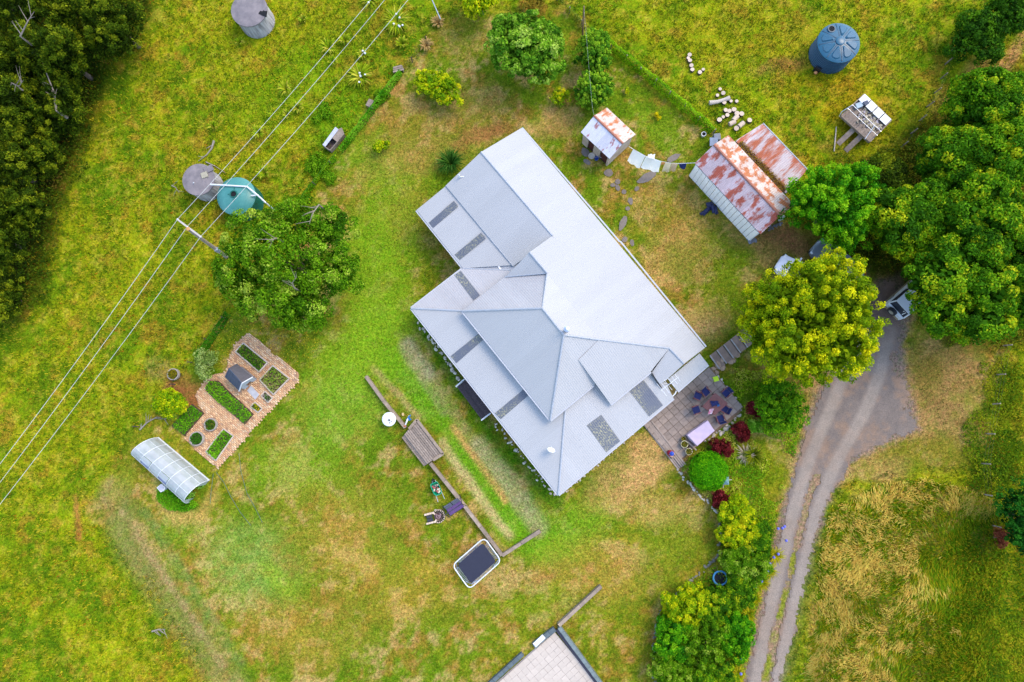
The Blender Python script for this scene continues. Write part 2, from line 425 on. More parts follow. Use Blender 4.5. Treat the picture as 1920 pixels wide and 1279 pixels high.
# ------------------------------------------------------------------ ground sheet
def ground():
    st = 0.2
    xs = np.concatenate([[-400, -220, -120, -80, -64], np.arange(-54, 54.01, st), [64, 80, 120, 220, 400]])
    ys = np.concatenate([[-400, -220, -120, -70, -50], np.arange(-34, 48.01, st), [58, 75, 120, 220, 400]])
    X, Y = np.meshgrid(xs, ys)
    Z = np.where((abs(X) < 54) & (Y > -34) & (Y < 48), (fbm(X, Y, 0.8, 77, 3)-0.5)*0.05-0.02, -0.02)
    V = np.stack([X, Y, Z], -1).reshape(-1, 3)
    cx = np.clip(X, -54, 54); cy = np.clip(Y, -34, 48)
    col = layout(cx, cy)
    far = (abs(X) > 54.1) | (Y < -34.1) | (Y > 48.1)
    col[far] = C8(136, 146, 34)
    col = col.reshape(-1, 3)
    ny, nx = X.shape
    i = (np.arange(ny-1)[:, None]*nx+np.arange(nx-1)[None]).ravel()
    F = np.stack([i, i+1, i+1+nx, i+nx], -1).astype(np.int32).ravel()
    m, nt, b, new, lk = newmat('ground_turf')
    a = new('ShaderNodeAttribute'); a.attribute_name = 'Col'
    n1 = noise(nt, 5.5, 8, 0.75); n2 = noise(nt, 10.0, 5, 0.75)
    mr = new('ShaderNodeMapRange'); mr.inputs[1].default_value = 0.36; mr.inputs[2].default_value = 0.64; mr.inputs[3].default_value = 0.6; mr.inputs[4].default_value = 1.42
    lk(n1.outputs[0], mr.inputs[0])
    mr2 = new('ShaderNodeMapRange'); mr2.inputs[1].default_value = 0.38; mr2.inputs[2].default_value = 0.62; mr2.inputs[3].default_value = 0.68; mr2.inputs[4].default_value = 1.34
    lk(n2.outputs[0], mr2.inputs[0])
    mu = new('ShaderNodeMath'); mu.operation = 'MULTIPLY'; lk(mr.outputs[0], mu.inputs[0]); lk(mr2.outputs[0], mu.inputs[1])
    mx = new('ShaderNodeMix'); mx.data_type = 'RGBA'; mx.blend_type = 'MULTIPLY'; mx.inputs[0].default_value = 1
    lk(a.outputs['Color'], mx.inputs[6]); lk(mu.outputs[0], mx.inputs[7])
    # fine hue shifts between green shoots and dry straw
    nh = noise(nt, 3.3, 6, 0.8); rh = ramp(nt, [(0.36, (0.72, 0.98, 0.7)), (0.5, (1, 1, 1)), (0.64, (1.34, 1.12, 1.25))]); lk(nh.outputs[0], rh.inputs[0])
    mh = new('ShaderNodeMix'); mh.data_type = 'RGBA'; mh.blend_type = 'MULTIPLY'; mh.inputs[0].default_value = 1
    lk(mx.outputs[2], mh.inputs[6]); lk(rh.outputs[0], mh.inputs[7])
    lk(mh.outputs[2], b.inputs['Base Color'])
    b.inputs['Roughness'].default_value = 1.0; b.inputs['Specular IOR Level'].default_value = 0.0
    bn = new('ShaderNodeBump'); bn.inputs['Strength'].default_value = 0.7; bn.inputs['Distance'].default_value = 0.06
    n3 = noise(nt, 12.0, 6, 0.7); lk(n3.outputs[0], bn.inputs['Height']); lk(bn.outputs[0], b.inputs['Normal'])
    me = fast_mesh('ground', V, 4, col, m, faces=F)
    me.polygons.foreach_set('use_smooth', [True]*len(me.polygons))
    tag(link('ground', me), 'grassy ground of lawn and paddock around the farmhouse', kind='structure')
ground()

# ------------------------------------------------------------------ gravel driveway
def driveway():
    st = 0.11
    a = P(1380, 1300); bq = P(1740, 500)
    xs = np.arange(a.x, bq.x, st); ys = np.arange(a.y, bq.y, st)
    X, Y = np.meshgrid(xs, ys)
    px, py = W2P(X, Y)
    e = (fbm(X, Y, 0.5, 63, 5, 0.7)-0.5)*22
    d = sdf(px, py, DRIVE)+e+(rng.random(X.shape)-.5)*7+(fbm(X, Y, 3.0, 67, 2)-.5)*10
    # a broad frayed apron towards the right and the top
    fray = sst(1580, 1720, px)*sst(900, 700, py)
    d = d+fray*((fbm(X, Y, 1.0, 64, 5, 0.75)-0.40)*70+(rng.random(X.shape)-.5)*16)
    md = polydist(px, py, MEDIAN)+(fbm(X, Y, 1.1, 65, 5, 0.75)-0.5)*22+(rng.random(X.shape)-.5)*4
    ok = (d < 0) & ~((md < 5.2) & (py > 890) & (fbm(X, Y, 0.3, 66, 2) > 0.22))
    ny, nx = X.shape
    idx = np.arange(ny*nx).reshape(ny, nx)
    cell = ok[:-1, :-1] & ok[1:, :-1] & ok[:-1, 1:] & ok[1:, 1:]
    F = np.stack([idx[:-1, :-1][cell], idx[:-1, 1:][cell], idx[1:, 1:][cell], idx[1:, :-1][cell]], -1)
    used, inv = np.unique(F.ravel(), return_inverse=True)
    jx = (rng.random(ny*nx)-0.5)*st*0.7; jy = (rng.random(ny*nx)-0.5)*st*0.7
    V = np.stack([X.ravel()+jx, Y.ravel()+jy, np.full(ny*nx, 0.008)+rng.random(ny*nx)*0.006], -1)[used]
    UX, UY = X.ravel()[used], Y.ravel()[used]; ux, uy = W2P(UX, UY)
    q1 = fbm(UX, UY, .5, 91, 5, .7); q2 = fbm(UX, UY, 2.2, 92, 3, .7)
    LT = [(1625, 600), (1600, 660), (1560, 760), (1518, 860), (1488, 960), (1462, 1060), (1440, 1160), (1412, 1310)]; RT = [(1668, 620), (1650, 700), (1618, 780), (1566, 870), (1532, 960), (1508, 1060), (1484, 1160), (1450, 1310)]
    tr_ = np.maximum(sst(17, 6, polydist(ux, uy, LT)), sst(17, 6, polydist(ux, uy, RT)))
    g0 = np.array(srgb(156, 139, 126, .44)); g1 = np.array(srgb(184, 166, 148, .48)); g2 = np.array(srgb(172, 138, 110, .5)); g3 = np.array(srgb(140, 108, 88, .48))
    dc = g0*(1-tr_)[:, None]+g1*tr_[:, None]
    t2 = np.clip(sst(.42, .62, q1*.7+q2*.3)*(1-.75*tr_)*.8, 0, 1); dc = dc*(1-t2)[:, None]+g2*t2[:, None]
    t3 = sst(690, 560, uy+(q1-.5)*120)*.8; dc = dc*(1-t3)[:, None]+g3*t3[:, None]
    dc *= (.8+.4*q2)[:, None]
    m, nt, b, new, lk = newmat('gravel')
    n2 = noise(nt, 11, 6, 0.8); at = new('ShaderNodeAttribute'); at.attribute_name = 'Col'
    r = ramp(nt, [(0.3, (.62, .62, .64)), (0.5, (1, 1, 1)), (0.72, (1.4, 1.38, 1.36))]); lk(n2.outputs[0], r.inputs[0])
    mx = new('ShaderNodeMix'); mx.data_type = 'RGBA'; mx.blend_type = 'MULTIPLY'; mx.inputs[0].default_value = 1; lk(at.outputs[0], mx.inputs[6]); lk(r.outputs[0], mx.inputs[7])
    lk(mx.outputs[2], b.inputs['Base Color']); b.inputs['Roughness'].default_value = 0.9
    bn = new('ShaderNodeBump'); bn.inputs['Strength'].default_value = 0.6; bn.inputs['Distance'].default_value = 0.03
    lk(n2.outputs[0], bn.inputs['Height']); lk(bn.outputs[0], b.inputs['Normal'])
    me = fast_mesh('driveway', V, 4, dc, m, faces=inv.astype(np.int32))
    tag(link('driveway', me), 'grey gravel driveway with two wheel tracks', kind='structure')
driveway()

# ------------------------------------------------------------------ grass blades
def blades(name, label, n, region, hmin, hmax, width, spread, per, shade=(0.75, 1.25), tint=None, seed=1, keep=None, lean=None):
    """region: px bounding box; keep(X,Y,px,py)->mask; one mesh of single-triangle blades"""
    g = np.random.default_rng(seed)
    c = [P(region[0], region[1]), P(region[2], region[1]), P(region[0], region[3]), P(region[2], region[3])]
    x0, x1 = min(v.x for v in c), max(v.x for v in c); y0, y1 = min(v.y for v in c), max(v.y for v in c)
    X = g.uniform(x0, x1, n); Y = g.uniform(y0, y1, n)
    px, py = W2P(X, Y)
    k = keep(X, Y, px, py); X = X[k]; Y = Y[k]
    nn = len(X)
    col = layout(X, Y)
    X = np.repeat(X, per); Y = np.repeat(Y, per); col = np.repeat(col, per, 0)
    X = X+g.normal(0, spread*0.35, len(X)); Y = Y+g.normal(0, spread*0.35, len(X))
    m = len(X)
    a = g.uniform(0, 2*np.pi, m)
    h = g.uniform(hmin, hmax, m); ln = h*g.uniform(0.5, 1.2, m)
    dx, dy = np.cos(a)*ln, np.sin(a)*ln
    if lean is not None:
        lx, ly = lean(X, Y); dx = dx*0.45+lx*h; dy = dy*0.45+ly*h
    L = np.hypot(dx, dy)+1e-6
    sx, sy = -dy/L*width*0.5, dx/L*width*0.5
    z0 = np.full(m, -0.01)
    V = np.stack([np.stack([X-sx, Y-sy, z0], -1), np.stack([X+sx, Y+sy, z0], -1), np.stack([X+dx, Y+dy, h], -1)], 1)
    f = np.repeat(g.uniform(*shade, nn), per)*g.uniform(0.85, 1.15, m)
    col = col*f[:, None]
    if tint is not None: col = tint(col, X, Y, g, per)
    col = np.repeat(np.clip(col, 0, 0.7)[:, None], 3, 1).reshape(-1, 3)
    me = fast_mesh(name, V.reshape(-1, 3), 3, col, BLADE)
    return tag(link(name, me), label, 'grass', kind='stuff')

HOUSEPX = [(978, 240), (1322, 652), (1328, 683), (1390, 765), (1275, 865), (1205, 795), (1047, 928), (771, 578), (868, 503), (781, 394)]
PLOTPX = [(463, 622), (563, 704), (409, 880), (330, 820), (345, 780), (385, 690), (425, 690)]
COURTPX = [(1041, 1172), (1240, 1440), (740, 1440)]
def no_build(X, Y, px, py):
    return ~(inpoly(px, py, HOUSEPX) | inpoly(px, py, PLOTPX) | inpoly(px, py, COURTPX) | (sdf(px, py, DRIVE) < 2))
def paddock_tint(col, X, Y, g, per):
    m = len(X); t = np.repeat(g.random(m//per), per)
    n = fbm(X, Y, 0.5, 87, 3)
    y = (t > 0.84)[:, None]; col = np.where(y, C8(206, 192, 56)*1.1, col)
    o = ((t > 0.80) & (t < 0.84) & (n > 0.52))[:, None]; col = np.where(o, C8(176, 112, 40), col)
    d = (t < 0.22)[:, None]; col = np.where(d, C8(78, 122, 18), col)
    return col
def lawn_tint(col, X, Y, g, per):
    m = len(X); t = np.repeat(g.random(m//per), per)
    col = np.where((t > 0.93)[:, None], C8(200, 176, 96), col)
    return np.where((t < 0.1)[:, None], C8(88, 138, 30), col)
FRAME = (-60, -60, 1980, 1340)
blades('paddock_grass', 'rough yellow-green paddock grass around the garden', 175000, FRAME, 0.06, 0.2, 0.06, 0.22, 3, (0.6, 1.45), paddock_tint, 5,
       lambda X, Y, px, py: no_build(X, Y, px, py) & (sdf(px, py, LAWN) > (fbm(X, Y, 0.6, 3, 2)-0.5)*30) & (fbm(X, Y, 0.8, 88, 3) > 0.34))
blades('lawn_grass', 'short mown lawn grass around the house', 170000, FRAME, 0.025, 0.07, 0.045, 0.16, 3, (0.55, 1.5), lawn_tint, 6,
       lambda X, Y, px, py: no_build(X, Y, px, py) & (sdf(px, py, LAWN) < 6) & (fbm(X, Y, 1.0, 89, 3) > 0.36))
def hay_tint(col, X, Y, g, per):
    m = len(X); t = np.repeat(g.random(m//per), per); n = fbm(X, Y, 0.33, 93, 4)*0.7+fbm(X, Y, 1.1, 94, 3)*0.3
    s = C8(230, 192, 92)*g.uniform(1.15, 1.9, m)[:, None]
    gr = np.where((np.repeat(g.random(m//per), per) < .35)[:, None], C8(184, 172, 44), C8(108, 154, 24))*g.uniform(0.9, 1.6, m)[:, None]
    px, py = W2P(X, Y); n6 = fbm(X, Y, 1.3, 97, 4, .65)
    k = n*.35+n6*.55+0.16*t+0.05*sst(1700, 1560, px)+.05*sst(1000, 930, py)-0.13*sst(1680, 1790, px)*sst(940, 1000, py)-.2*sst(1790, 1840, px)*sst(960, 1010, py) > 0.548
    return np.where(k[:, None], s, gr)
def hay_lean(X, Y):
    a = fbm(X, Y, 0.16, 95, 3)*6.5-0.5
    return np.cos(a)*0.9, np.sin(a)*0.9
blades('long_grass', 'long flattened straw-coloured grass beside the driveway', 26000, (1480, 890, 1930, 1320), 0.12, 0.42, 0.05, 0.35, 4, (0.6, 1.35), hay_tint, 8,
       lambda X, Y, px, py: sdf(px+(fbm(X, Y, .5, 96, 3)-.5)*50, py, [(1492, 1320), (1525, 1180), (1535, 1060), (1565, 965), (1640, 912), (1740, 900), (1850, 935), (1895, 985), (1880, 1080), (1850, 1320)]) < 0, hay_lean)
# ------------------------------------------------------------------ corrugated roofing
def corr(poly, along, mat, parent, name='roof_sheet', sw=0.76, pitch=0.152, amp=0.0055, lift=0.0, jit=0.002, seed=0, uvo=(0, 0)):
    """cover a flat polygon with separate corrugated sheets; 'along' runs parallel to the eave"""
    rd = random.Random(seed*31+len(poly))
    poly = [Vector(p) for p in poly]
    n = Vector((0, 0, 0))
    for i in range(len(poly)): n += poly[i].cross(poly[(i+1) % len(poly)])
    if n.z < 0: n = -n
    n.normalize()
    u = Vector(along); u = (u-n*u.dot(n)).normalized(); v = n.cross(u)
    o = poly[0]
    q = [((p-o).dot(u), (p-o).dot(v)) for p in poly]
    u0 = min(a for a, _ in q); u1 = max(a for a, _ in q)
    def span(c):
        c = min(max(c, u0+1e-4), u1-1e-4)
        hs = []
        for i in range(len(q)):
            (a, b), (a2, b2) = q[i], q[(i+1) % len(q)]
            if (a-c)*(a2-c) <= 0 and abs(a-a2) > 1e-9:
                hs.append(b+(b2-b)*(c-a)/(a2-a))
        return (min(hs), max(hs)) if hs else None
    org = org_of(parent)
    k = 0; out = []
    ns = max(1, round((u1-u0)/sw)); sw = (u1-u0)/ns
    brk = sorted(a for a, _ in q)
    for s in range(ns):
        a, b = u0+s*sw, u0+(s+1)*sw
        m = max(2, int(round(sw/(pitch/4))))
        cs = [a+(b-a)*i/m for i in range(m+1)]
        cs += [t+e for t in brk for e in (-2e-4, 2e-4) if a < t+e < b]
        cs.sort()
        vs, fs, uv = [], [], []
        dz = lift+rd.uniform(0, jit)
        prev = None
        for c in cs:
            sp = span(c)
            if sp is None or sp[1]-sp[0] < 0.004: prev = None; continue
            h = amp*math.cos(2*math.pi*(c-u0)/pitch)+dz
            for t in sp:
                vs.append(o+u*c+v*t+n*h-org); uv.append((c+uvo[0], t+uvo[1]))
            cur = len(vs)-2
            if prev is not None: fs.append((prev, cur, cur+1, prev+1))
            prev = cur
        if not fs: continue
        me = bpy.data.meshes.new(name)
        me.from_pydata(vs, [], fs)
        if me.polygons[0].normal.dot(n) < 0: me.flip_normals()
        ul = me.uv_layers.new(name='UVMap')
        for l in me.loops: ul.data[l.index].uv = uv[l.vertex_index]
        me.materials.append(mat)
        out.append(link(name, me, parent)); k += 1
    return out

def paint_roof(name, base, var, spots=0.0):
    m, nt, b, new, lk = newmat(name)
    n = noise(nt, 0.7, 5, 0.6, coord='UV', stretch=(1, .35, 1)); r = ramp(nt, [(0.3, tuple(c*(1-var) for c in base)), (0.7, base)])
    lk(n.outputs[0], r.inputs[0])
    oi = new('ShaderNodeObjectInfo'); mr = new('ShaderNodeMapRange'); mr.inputs[3].default_value = 0.975; mr.inputs[4].default_value = 1.02; lk(oi.outputs['Random'], mr.inputs[0])
    mx = new('ShaderNodeMix'); mx.data_type = 'RGBA'; mx.blend_type = 'MULTIPLY'; mx.inputs[0].default_value = 1
    lk(r.outputs[0], mx.inputs[6]); lk(mr.outputs[0], mx.inputs[7])
    out = mx.outputs[2]
    if spots:
        n2 = noise(nt, 4.5, 6, 0.75, coord='UV', stretch=(1.6, .6, 1)); r2 = ramp(nt, [(0.52, (0, 0, 0)), (0.72, (1, 1, 1))]); lk(n2.outputs[0], r2.inputs[0])
        m2 = new('ShaderNodeMix'); m2.data_type = 'RGBA'; ml = new('ShaderNodeMath'); ml.operation = 'MULTIPLY'; ml.inputs[1].default_value = spots; lk(r2.outputs[0], ml.inputs[0]); lk(ml.outputs[0], m2.inputs[0])
        lk(out, m2.inputs[6]); m2.inputs[7].default_value = (0.30, 0.22, 0.20, 1); out = m2.outputs[2]
    lk(out, b.inputs['Base Color'])
    b.inputs['Roughness'].default_value = 0.85; b.inputs['Specular IOR Level'].default_value = 0.08
    return m
ROOF = paint_roof('roof_paint', (0.37, 0.362, 0.352), 0.05)
ROOF_OLD = paint_roof('roof_paint_worn', (0.37, 0.355, 0.35), 0.10, 0.4)
def sky_mat():
    m, nt, b, new, lk = newmat('skylight_sheet')
    n = noise(nt, 7, 6, 0.75, coord='UV'); r = ramp(nt, [(0.42, srgb(132, 136, 146, .40)), (0.52, srgb(150, 152, 152, .40)), (0.58, srgb(214, 206, 160, .46))])
    lk(n.outputs[0], r.inputs[0])
    n2 = noise(nt, 0.45, 2, 0.5, coord='UV'); r2 = ramp(nt, [(0.42, (0, 0, 0)), (0.62, (1, 1, 1))]); lk(n2.outputs[0], r2.inputs[0])
    mx = new('ShaderNodeMix'); mx.data_type = 'RGBA'; lk(r2.outputs[0], mx.inputs[0]); mx.inputs[6].default_value = (*srgb(136, 140, 152, .40), 1); lk(r.outputs[0], mx.inputs[7])
    lk(mx.outputs[2], b.inputs['Base Color']); b.inputs['Roughness'].default_value = 0.35
    return m
SKYL = sky_mat()
TRIM = M('painted_trim', (0.40, 0.40, 0.41), 0.5, 0.1)
FLASH = M('ridge_flashing', (0.33, 0.34, 0.36), 0.5, 0.12)
WHITE = M('white_paint', (0.6, 0.6, 0.6), 0.5, 0.1)
WALLW = M('weatherboard_paint', (0.72, 0.72, 0.70), 0.6, 0.12, stretch=(0.5, 0.5, 6))
GLASS = M('dark_window_glass', (0.03, 0.035, 0.045), 0.08, 0.2, spec=0.6)
CHROME = M('galvanised_steel', (0.55, 0.57, 0.60), 0.28, 0.15, metal=0.8)
WOODG = M('weathered_timber', srgb(178, 158, 140, .66), 0.85, 0.4, 4.0, bump=0.3, stretch=(1, 1, 1), randvar=0.22)
WOODD = M('dark_decking', srgb(104, 88, 90, .6), 0.8, 0.35, 5.0, bump=0.2, randvar=0.25)
DARKM = M('black_plastic', (0.018, 0.018, 0.02), 0.5, 0.3)

# ------------------------------------------------------------------ the farmhouse
house = thing('farmhouse', 'large white corrugated-iron farmhouse with hipped roof and lean-to verandahs', 'house', P(1020, 600, 0))
def hv():
    v = {}
    zE = 3.1
    B = plane(P(978, 240, zE), P(1322, 652, zE), P(902, 285, 4.5))
    v['B'] = B
    v['e0'] = PP(978, 240, B); v['e1'] = PP(1161, 454, B); v['e2'] = PP(1322, 652, B)
    v['r0'] = PP(902, 285, B); v['r1'] = PP(1036, 442, B)
    v['g0'] = PP(993, 473, B); v['k0'] = PP(1026, 512, B); v['k1'] = PP(1124, 637, B); v['h1'] = PP(1255, 653, B); v['w1'] = PP(1283, 682, B)
    v['R1'] = P(1017, 578, 6.2); v['R2'] = P(1057, 628, 6.2)
    zm = 3.85
    v['M0'] = P(948, 518, zm); v['M1'] = P(867, 583, zm); v['M2'] = P(1032, 788, zm); v['M3'] = P(1113, 723, zm)
    return v
h = hv()
AX = (h['e2']-h['e0']).normalized()            # along the long eaves
AY = Vector((-AX.y, AX.x, 0))                  # pointing to the upper right side
if AY.x < 0: AY = -AY
roof_b = MB()
FACES = []
def face(pts, along, mat, seed, **kw): FACES.append((pts, along, mat, seed, kw))
# white upper-right plane
face([h['e0'], h['e2'], h['w1'], h['h1'], h['k1'], h['k0'], h['g0'], h['r1'], h['r0']], AX, ROOF, 1)
# cream hip face
face([h['k0'], h['k1'], h['R2'], h['R1']], AX, ROOF, 2)
# lower-left hip face of the main roof
face([h['R1'], h['R2'], h['M2'], h['M1']], AX, ROOF, 3)
# upper-left hip face
NWM = plane(h['R1'], h['M1'], h['M0'])
face([h['R1'], h['M1'], h['M0'], PP(1026, 512, NWM)], AY, ROOF_OLD, 4)
# lower-right hip face
SEP = plane(h['R2'], h['M2'], h['k1'])
h['b0'] = PP(1085, 675, SEP); h['M3'] = PP(1113, 722, SEP)
face([h['R2'], h['k1'], PP(1114, 668, SEP), PP(1128, 711, SEP), h['M2']], AY, ROOF, 5)
# raised bay plane
BAY = plane(h['k1']+Vector((0, 0, .035)), h['h1']+Vector((0, 0, .02)), h['b0']+Vector((0, 0, .07)))
bayp = [PP(1122, 638, BAY), PP(1255, 653, BAY), PP(1220, 697, BAY), PP(1145, 758, BAY), PP(1085, 675, BAY)]
face(bayp, AY, ROOF, 6)
# little slope over the end gable, the triangle beside the north wing
s0 = P(1222, 699, 3.4)
SG = plane(h['h1'], h['w1'], s0); s1 = PP(1249, 713, SG)
face([h['h1'], h['w1'], s1, PP(1237, 720, SG), s0], AX, ROOF, 7)
face([h['g0'], h['k0'], P(948, 519, 3.95)], AX, ROOF, 8)
# north wing: lower-left slope and lean-to
b0 = P(836, 348, 3.3); b1 = P(962, 499, 3.3)
wr1 = h['r1']+(h['r1']-h['r0']).normalized()*0.2
face([h['r0'], wr1, b1, b0], AX, ROOF, 9)
v00 = P(781, 394, 2.6); v01 = P(868, 503, 2.6)
face([b0+Vector((0, 0, -.06))-AY*-.15, b1+Vector((0, 0, -.06))-AY*-.15, v01, v00], AX, ROOF, 10)
# verandahs
V1 = P(771, 578, 2.6); V2 = P(1047, 928, 2.6); V3 = P(1263, 747, 2.6); T2 = P(1060, 768, 3.55)
SW = plane(V1, V2, T2); SE = plane(V2, V3, T2)
T1 = PP(872, 583, SW)
NW = plane(V1, v01, T1)
face([V1, V2, T2, PP(1040, 770, SW), PP(884, 580, SW), T1], AX, ROOF, 11)
face([V2, V3, PP(1249, 718, SE), PP(1236, 712, SE), PP(1226, 697, SE), PP(1113, 712, SE), T2], AY, ROOF, 12)
face([v01, V1, T1, PP(950, 520, NW), PP(960, 506, NW)], AY, ROOF_OLD, 13)
# porch roof under the end gable
PO = [P(1253, 711, 3.0), P(1312, 663, 3.0), P(1328, 684, 2.6), P(1271, 734, 2.6)]
face(PO, AY, ROOF, 14)
for pts, al, mt, sd, kw in FACES:
    pts2 = [p-Vector((0, 0, 0.05)) for p in pts]
    roof_b.slab(pts2, 0.06)
roof_o = roof_b.build('roof', WALLW, house)
MB().slab([P(870, 505, 2.52), P(930, 495, 2.85), P(972, 488, 3.15), P(968, 520, 3.25), P(944, 521, 3.15)], .04).build('valley_tray', FLASH, roof_o)
for pts, al, mt, sd, kw in FACES: corr(pts, al, mt, roof_o, seed=sd, **kw)
# translucent strips
for i, (quad, pl, al) in enumerate([([(804, 418), (812, 428), (859, 387), (851, 377)], plane(b0, b1, v00), AX), ([(852, 478), (862, 488), (911, 447), (902, 437)], plane(b0, b1, v00), AX),
        ([(852, 516), (864, 508), (900, 554), (888, 564)], NW, AY), ([(845, 668), (856, 681), (906, 637), (897, 626)], SW, AX), ([(928, 775), (939, 786), (990, 742), (981, 731)], SW, AX),
        ([(1100, 798), (1127, 778), (1163, 827), (1137, 848)], SE, AY), ([(1180, 733), (1207, 713), (1243, 760), (1217, 781)], SE, AY)]):
    corr([PP(x, y, pl) for x, y in quad], al, SKYL, roof_o, name='skylight_sheet', lift=0.02, seed=40+i, uvo=(i*7.3, i*3.1))
# ridge and hip cappings
def capping(a, b, name='ridge_cap', w=0.2, dz=0.03, mat=None):
    MB().tube([a+Vector((0, 0, dz-0.03)), b+Vector((0, 0, dz-0.03))], w/2, 8).build(name, mat or FLASH, roof_o, smooth=60)
for a, b in ((h['r0'], h['r1']), (h['g0'], h['k0']), (h['R1'], h['R2']), (h['R1'], h['M1']), (h['R2'], h['M2']), (h['R2'], h['k1']), (h['k1'], h['h1']), (h['h1'], h['w1']), (V1, T1), (V2, T2)):
    capping(a, b, 'ridge_cap', 0.17)
for a, b in ((h['R1'], h['k0']), (v01, PP(958, 507, NW)), (h['k0'], P(948, 519, 3.95))): capping(a, b, 'valley_flashing', 0.12, 0.0)
capping(b0, b1, 'lap_flashing', 0.07, 0.02)
# gutters
def gutter(a, b, off=0.06):
    MB().beam(a+Vector((0, 0, -0.09)), b+Vector((0, 0, -0.09)), 0.11, 0.1).build('gutter', TRIM, house)
ao = AY*0.06
gutter(h['e0']+ao, h['e1']+ao); gutter(h['e1']+ao*2, h['e2']+ao*2)
gutter(v00-ao, v01-ao); gutter(V1-ao, V2-ao); gutter(h['M1']-ao, h['M2']-ao)
gutter(V2+AX*.06, V3+AX*.06); gutter(V1-AX*.06, v01-AX*.06); gutter(PO[3]+AX*.05, PO[2]+AX*.05); gutter(h['M2']+AX*.06, h['M3']+AX*.06); gutter(bayp[3]+AX*.06, bayp[2]+AX*.06)
# walls under the roofs
wl = MB()
def wallring(pts, z1, t=0.12):
    n = len(pts)
    for i in range(n):
        a = Vector(pts[i]); b = Vector(pts[(i+1) % n]); a.z = b.z = 0
        wl.beam(a+Vector((0, 0, z1/2)), b+Vector((0, 0, z1/2)), t, z1)
ia, ib = AX*0.45, AY*0.45
wallring([h['e0']+ia-ib, h['e1']-ib, b1-ib*2, b0+ia-ib*-0.3], 3.0)
wallring([v00+ia+ib, v01+ib, b1+ib, b0+ia+ib], 2.45)
wallring([h['e1']-ib*1.2, h['e2']-ib-ia, s1-ia+ib*.3, bayp[2]-ia, bayp[3]-ia+ib, h['M3']-ia, h['M2']-ia+ib, h['M1']+ia+ib, h['M0']+ia], 3.0)
wl.slab([h['r0']+ia-Vector((0, 0, .15)), h['e0']+ia-ib-Vector((0, 0, .15)), Vector((*(h['e0']+ia-ib).xy, 2.9)), Vector((*(b0+ia).xy, 2.9)), b0+ia-Vector((0, 0, .2))], 0.1)
for a_, b_ in ((h['M1']+ia+ib, h['M2']-ia+ib), (h['M2']-ia+ib, h['M3']-ia), (h['M1']+ia+ib, h['M0']+ia)):
    wl.beam(Vector((a_.x, a_.y, 3.3)), Vector((b_.x, b_.y, 3.3)), .1, .7)
wl.build('wall', WALLW, house)
# end gable above the north wing and the small end gable
gb = MB(); gb.slab([h['r1']+AX*.25-Vector((0, 0, .12)), h['g0']+AX*.25-Vector((0, 0, .12)), P(950, 519, 3.8)+AX*.3, P(958, 507, 3.1)+AX*.3, h['r1']+AX*.25-Vector((0, 0, 1.6))], 0.08); gb.build('gable_wall', WALLW, house)
# verandah floor, posts, windows, doors
fl = MB(); fl.slab([V1+ib+ia*.3, V2+ib-ia*.3, V3-ia+Vector((0, 0, 0)), h['M2'].xyz*1+Vector((0, 0, -1.4)), h['M1'].xyz*1+Vector((0, 0, -1.4))], 0.1)
fl2 = MB()
for v in fl.v: v.z = 0.32 if v.z > 2.52 else 0.2
fl.build('verandah_floor', WOODD, house)
def posts(a, b, n):
    for i in range(n):
        p = a+(b-a)*(i/(n-1))
        MB().box((p.x, p.y, 0), 0.11, 0.11, 2.5).build('verandah_post', WHITE, house)
posts(V1+ia*.6+ib*.6, V2-ia*.6+ib*.6, 8); posts(V2-ia*.6+ib*.9, V3-ia*.5, 6)
def opening(a, b, t, w, z0, z1, name, mat):
    d = (b-a).normalized(); c = a+(b-a)*t; c.z = 0
    o = MB().beam(c-d*w/2+Vector((0, 0, (z0+z1)/2)), c+d*w/2+Vector((0, 0, (z0+z1)/2)), 0.16, z1-z0).build(name, mat, house)
    for s in (-1, 1): MB().beam(c+d*s*(w/2+.04)+Vector((0, 0, z0-.05)), c+d*s*(w/2+.04)+Vector((0, 0, z1+.05)), 0.2, 0.08, up=d).build('frame', WHITE, o)
    MB().beam(c-d*(w/2+.1)+Vector((0, 0, z0-.08)), c+d*(w/2+.1)+Vector((0, 0, z0-.08)), 0.24, 0.06).build('sill', WHITE, o)
for t in (.15, .4, .8): opening(h['e0']+ia-ib, h['e1']-ib, t, 1.2, 1.0, 2.2, 'window', GLASS)
for t in (.2, .5, .8): opening(h['e1']-ib*1.2, h['e2']-ib-ia, t, 1.4, 1.0, 2.2, 'window', GLASS)
for t in (.12, .32, .74, .92): opening(h['M1']+ia+ib, h['M2']-ia+ib, t, 1.1, .9, 2.3, 'window', GLASS)
opening(h['M1']+ia+ib, h['M2']-ia+ib, .54, 1.0, .4, 2.4, 'door', M('door_paint', (.25, .09, .07), .5))
for t in (.3, .7): opening(v00+ia+ib, v01+ib, t, 1.0, 1.0, 2.0, 'window', GLASS)

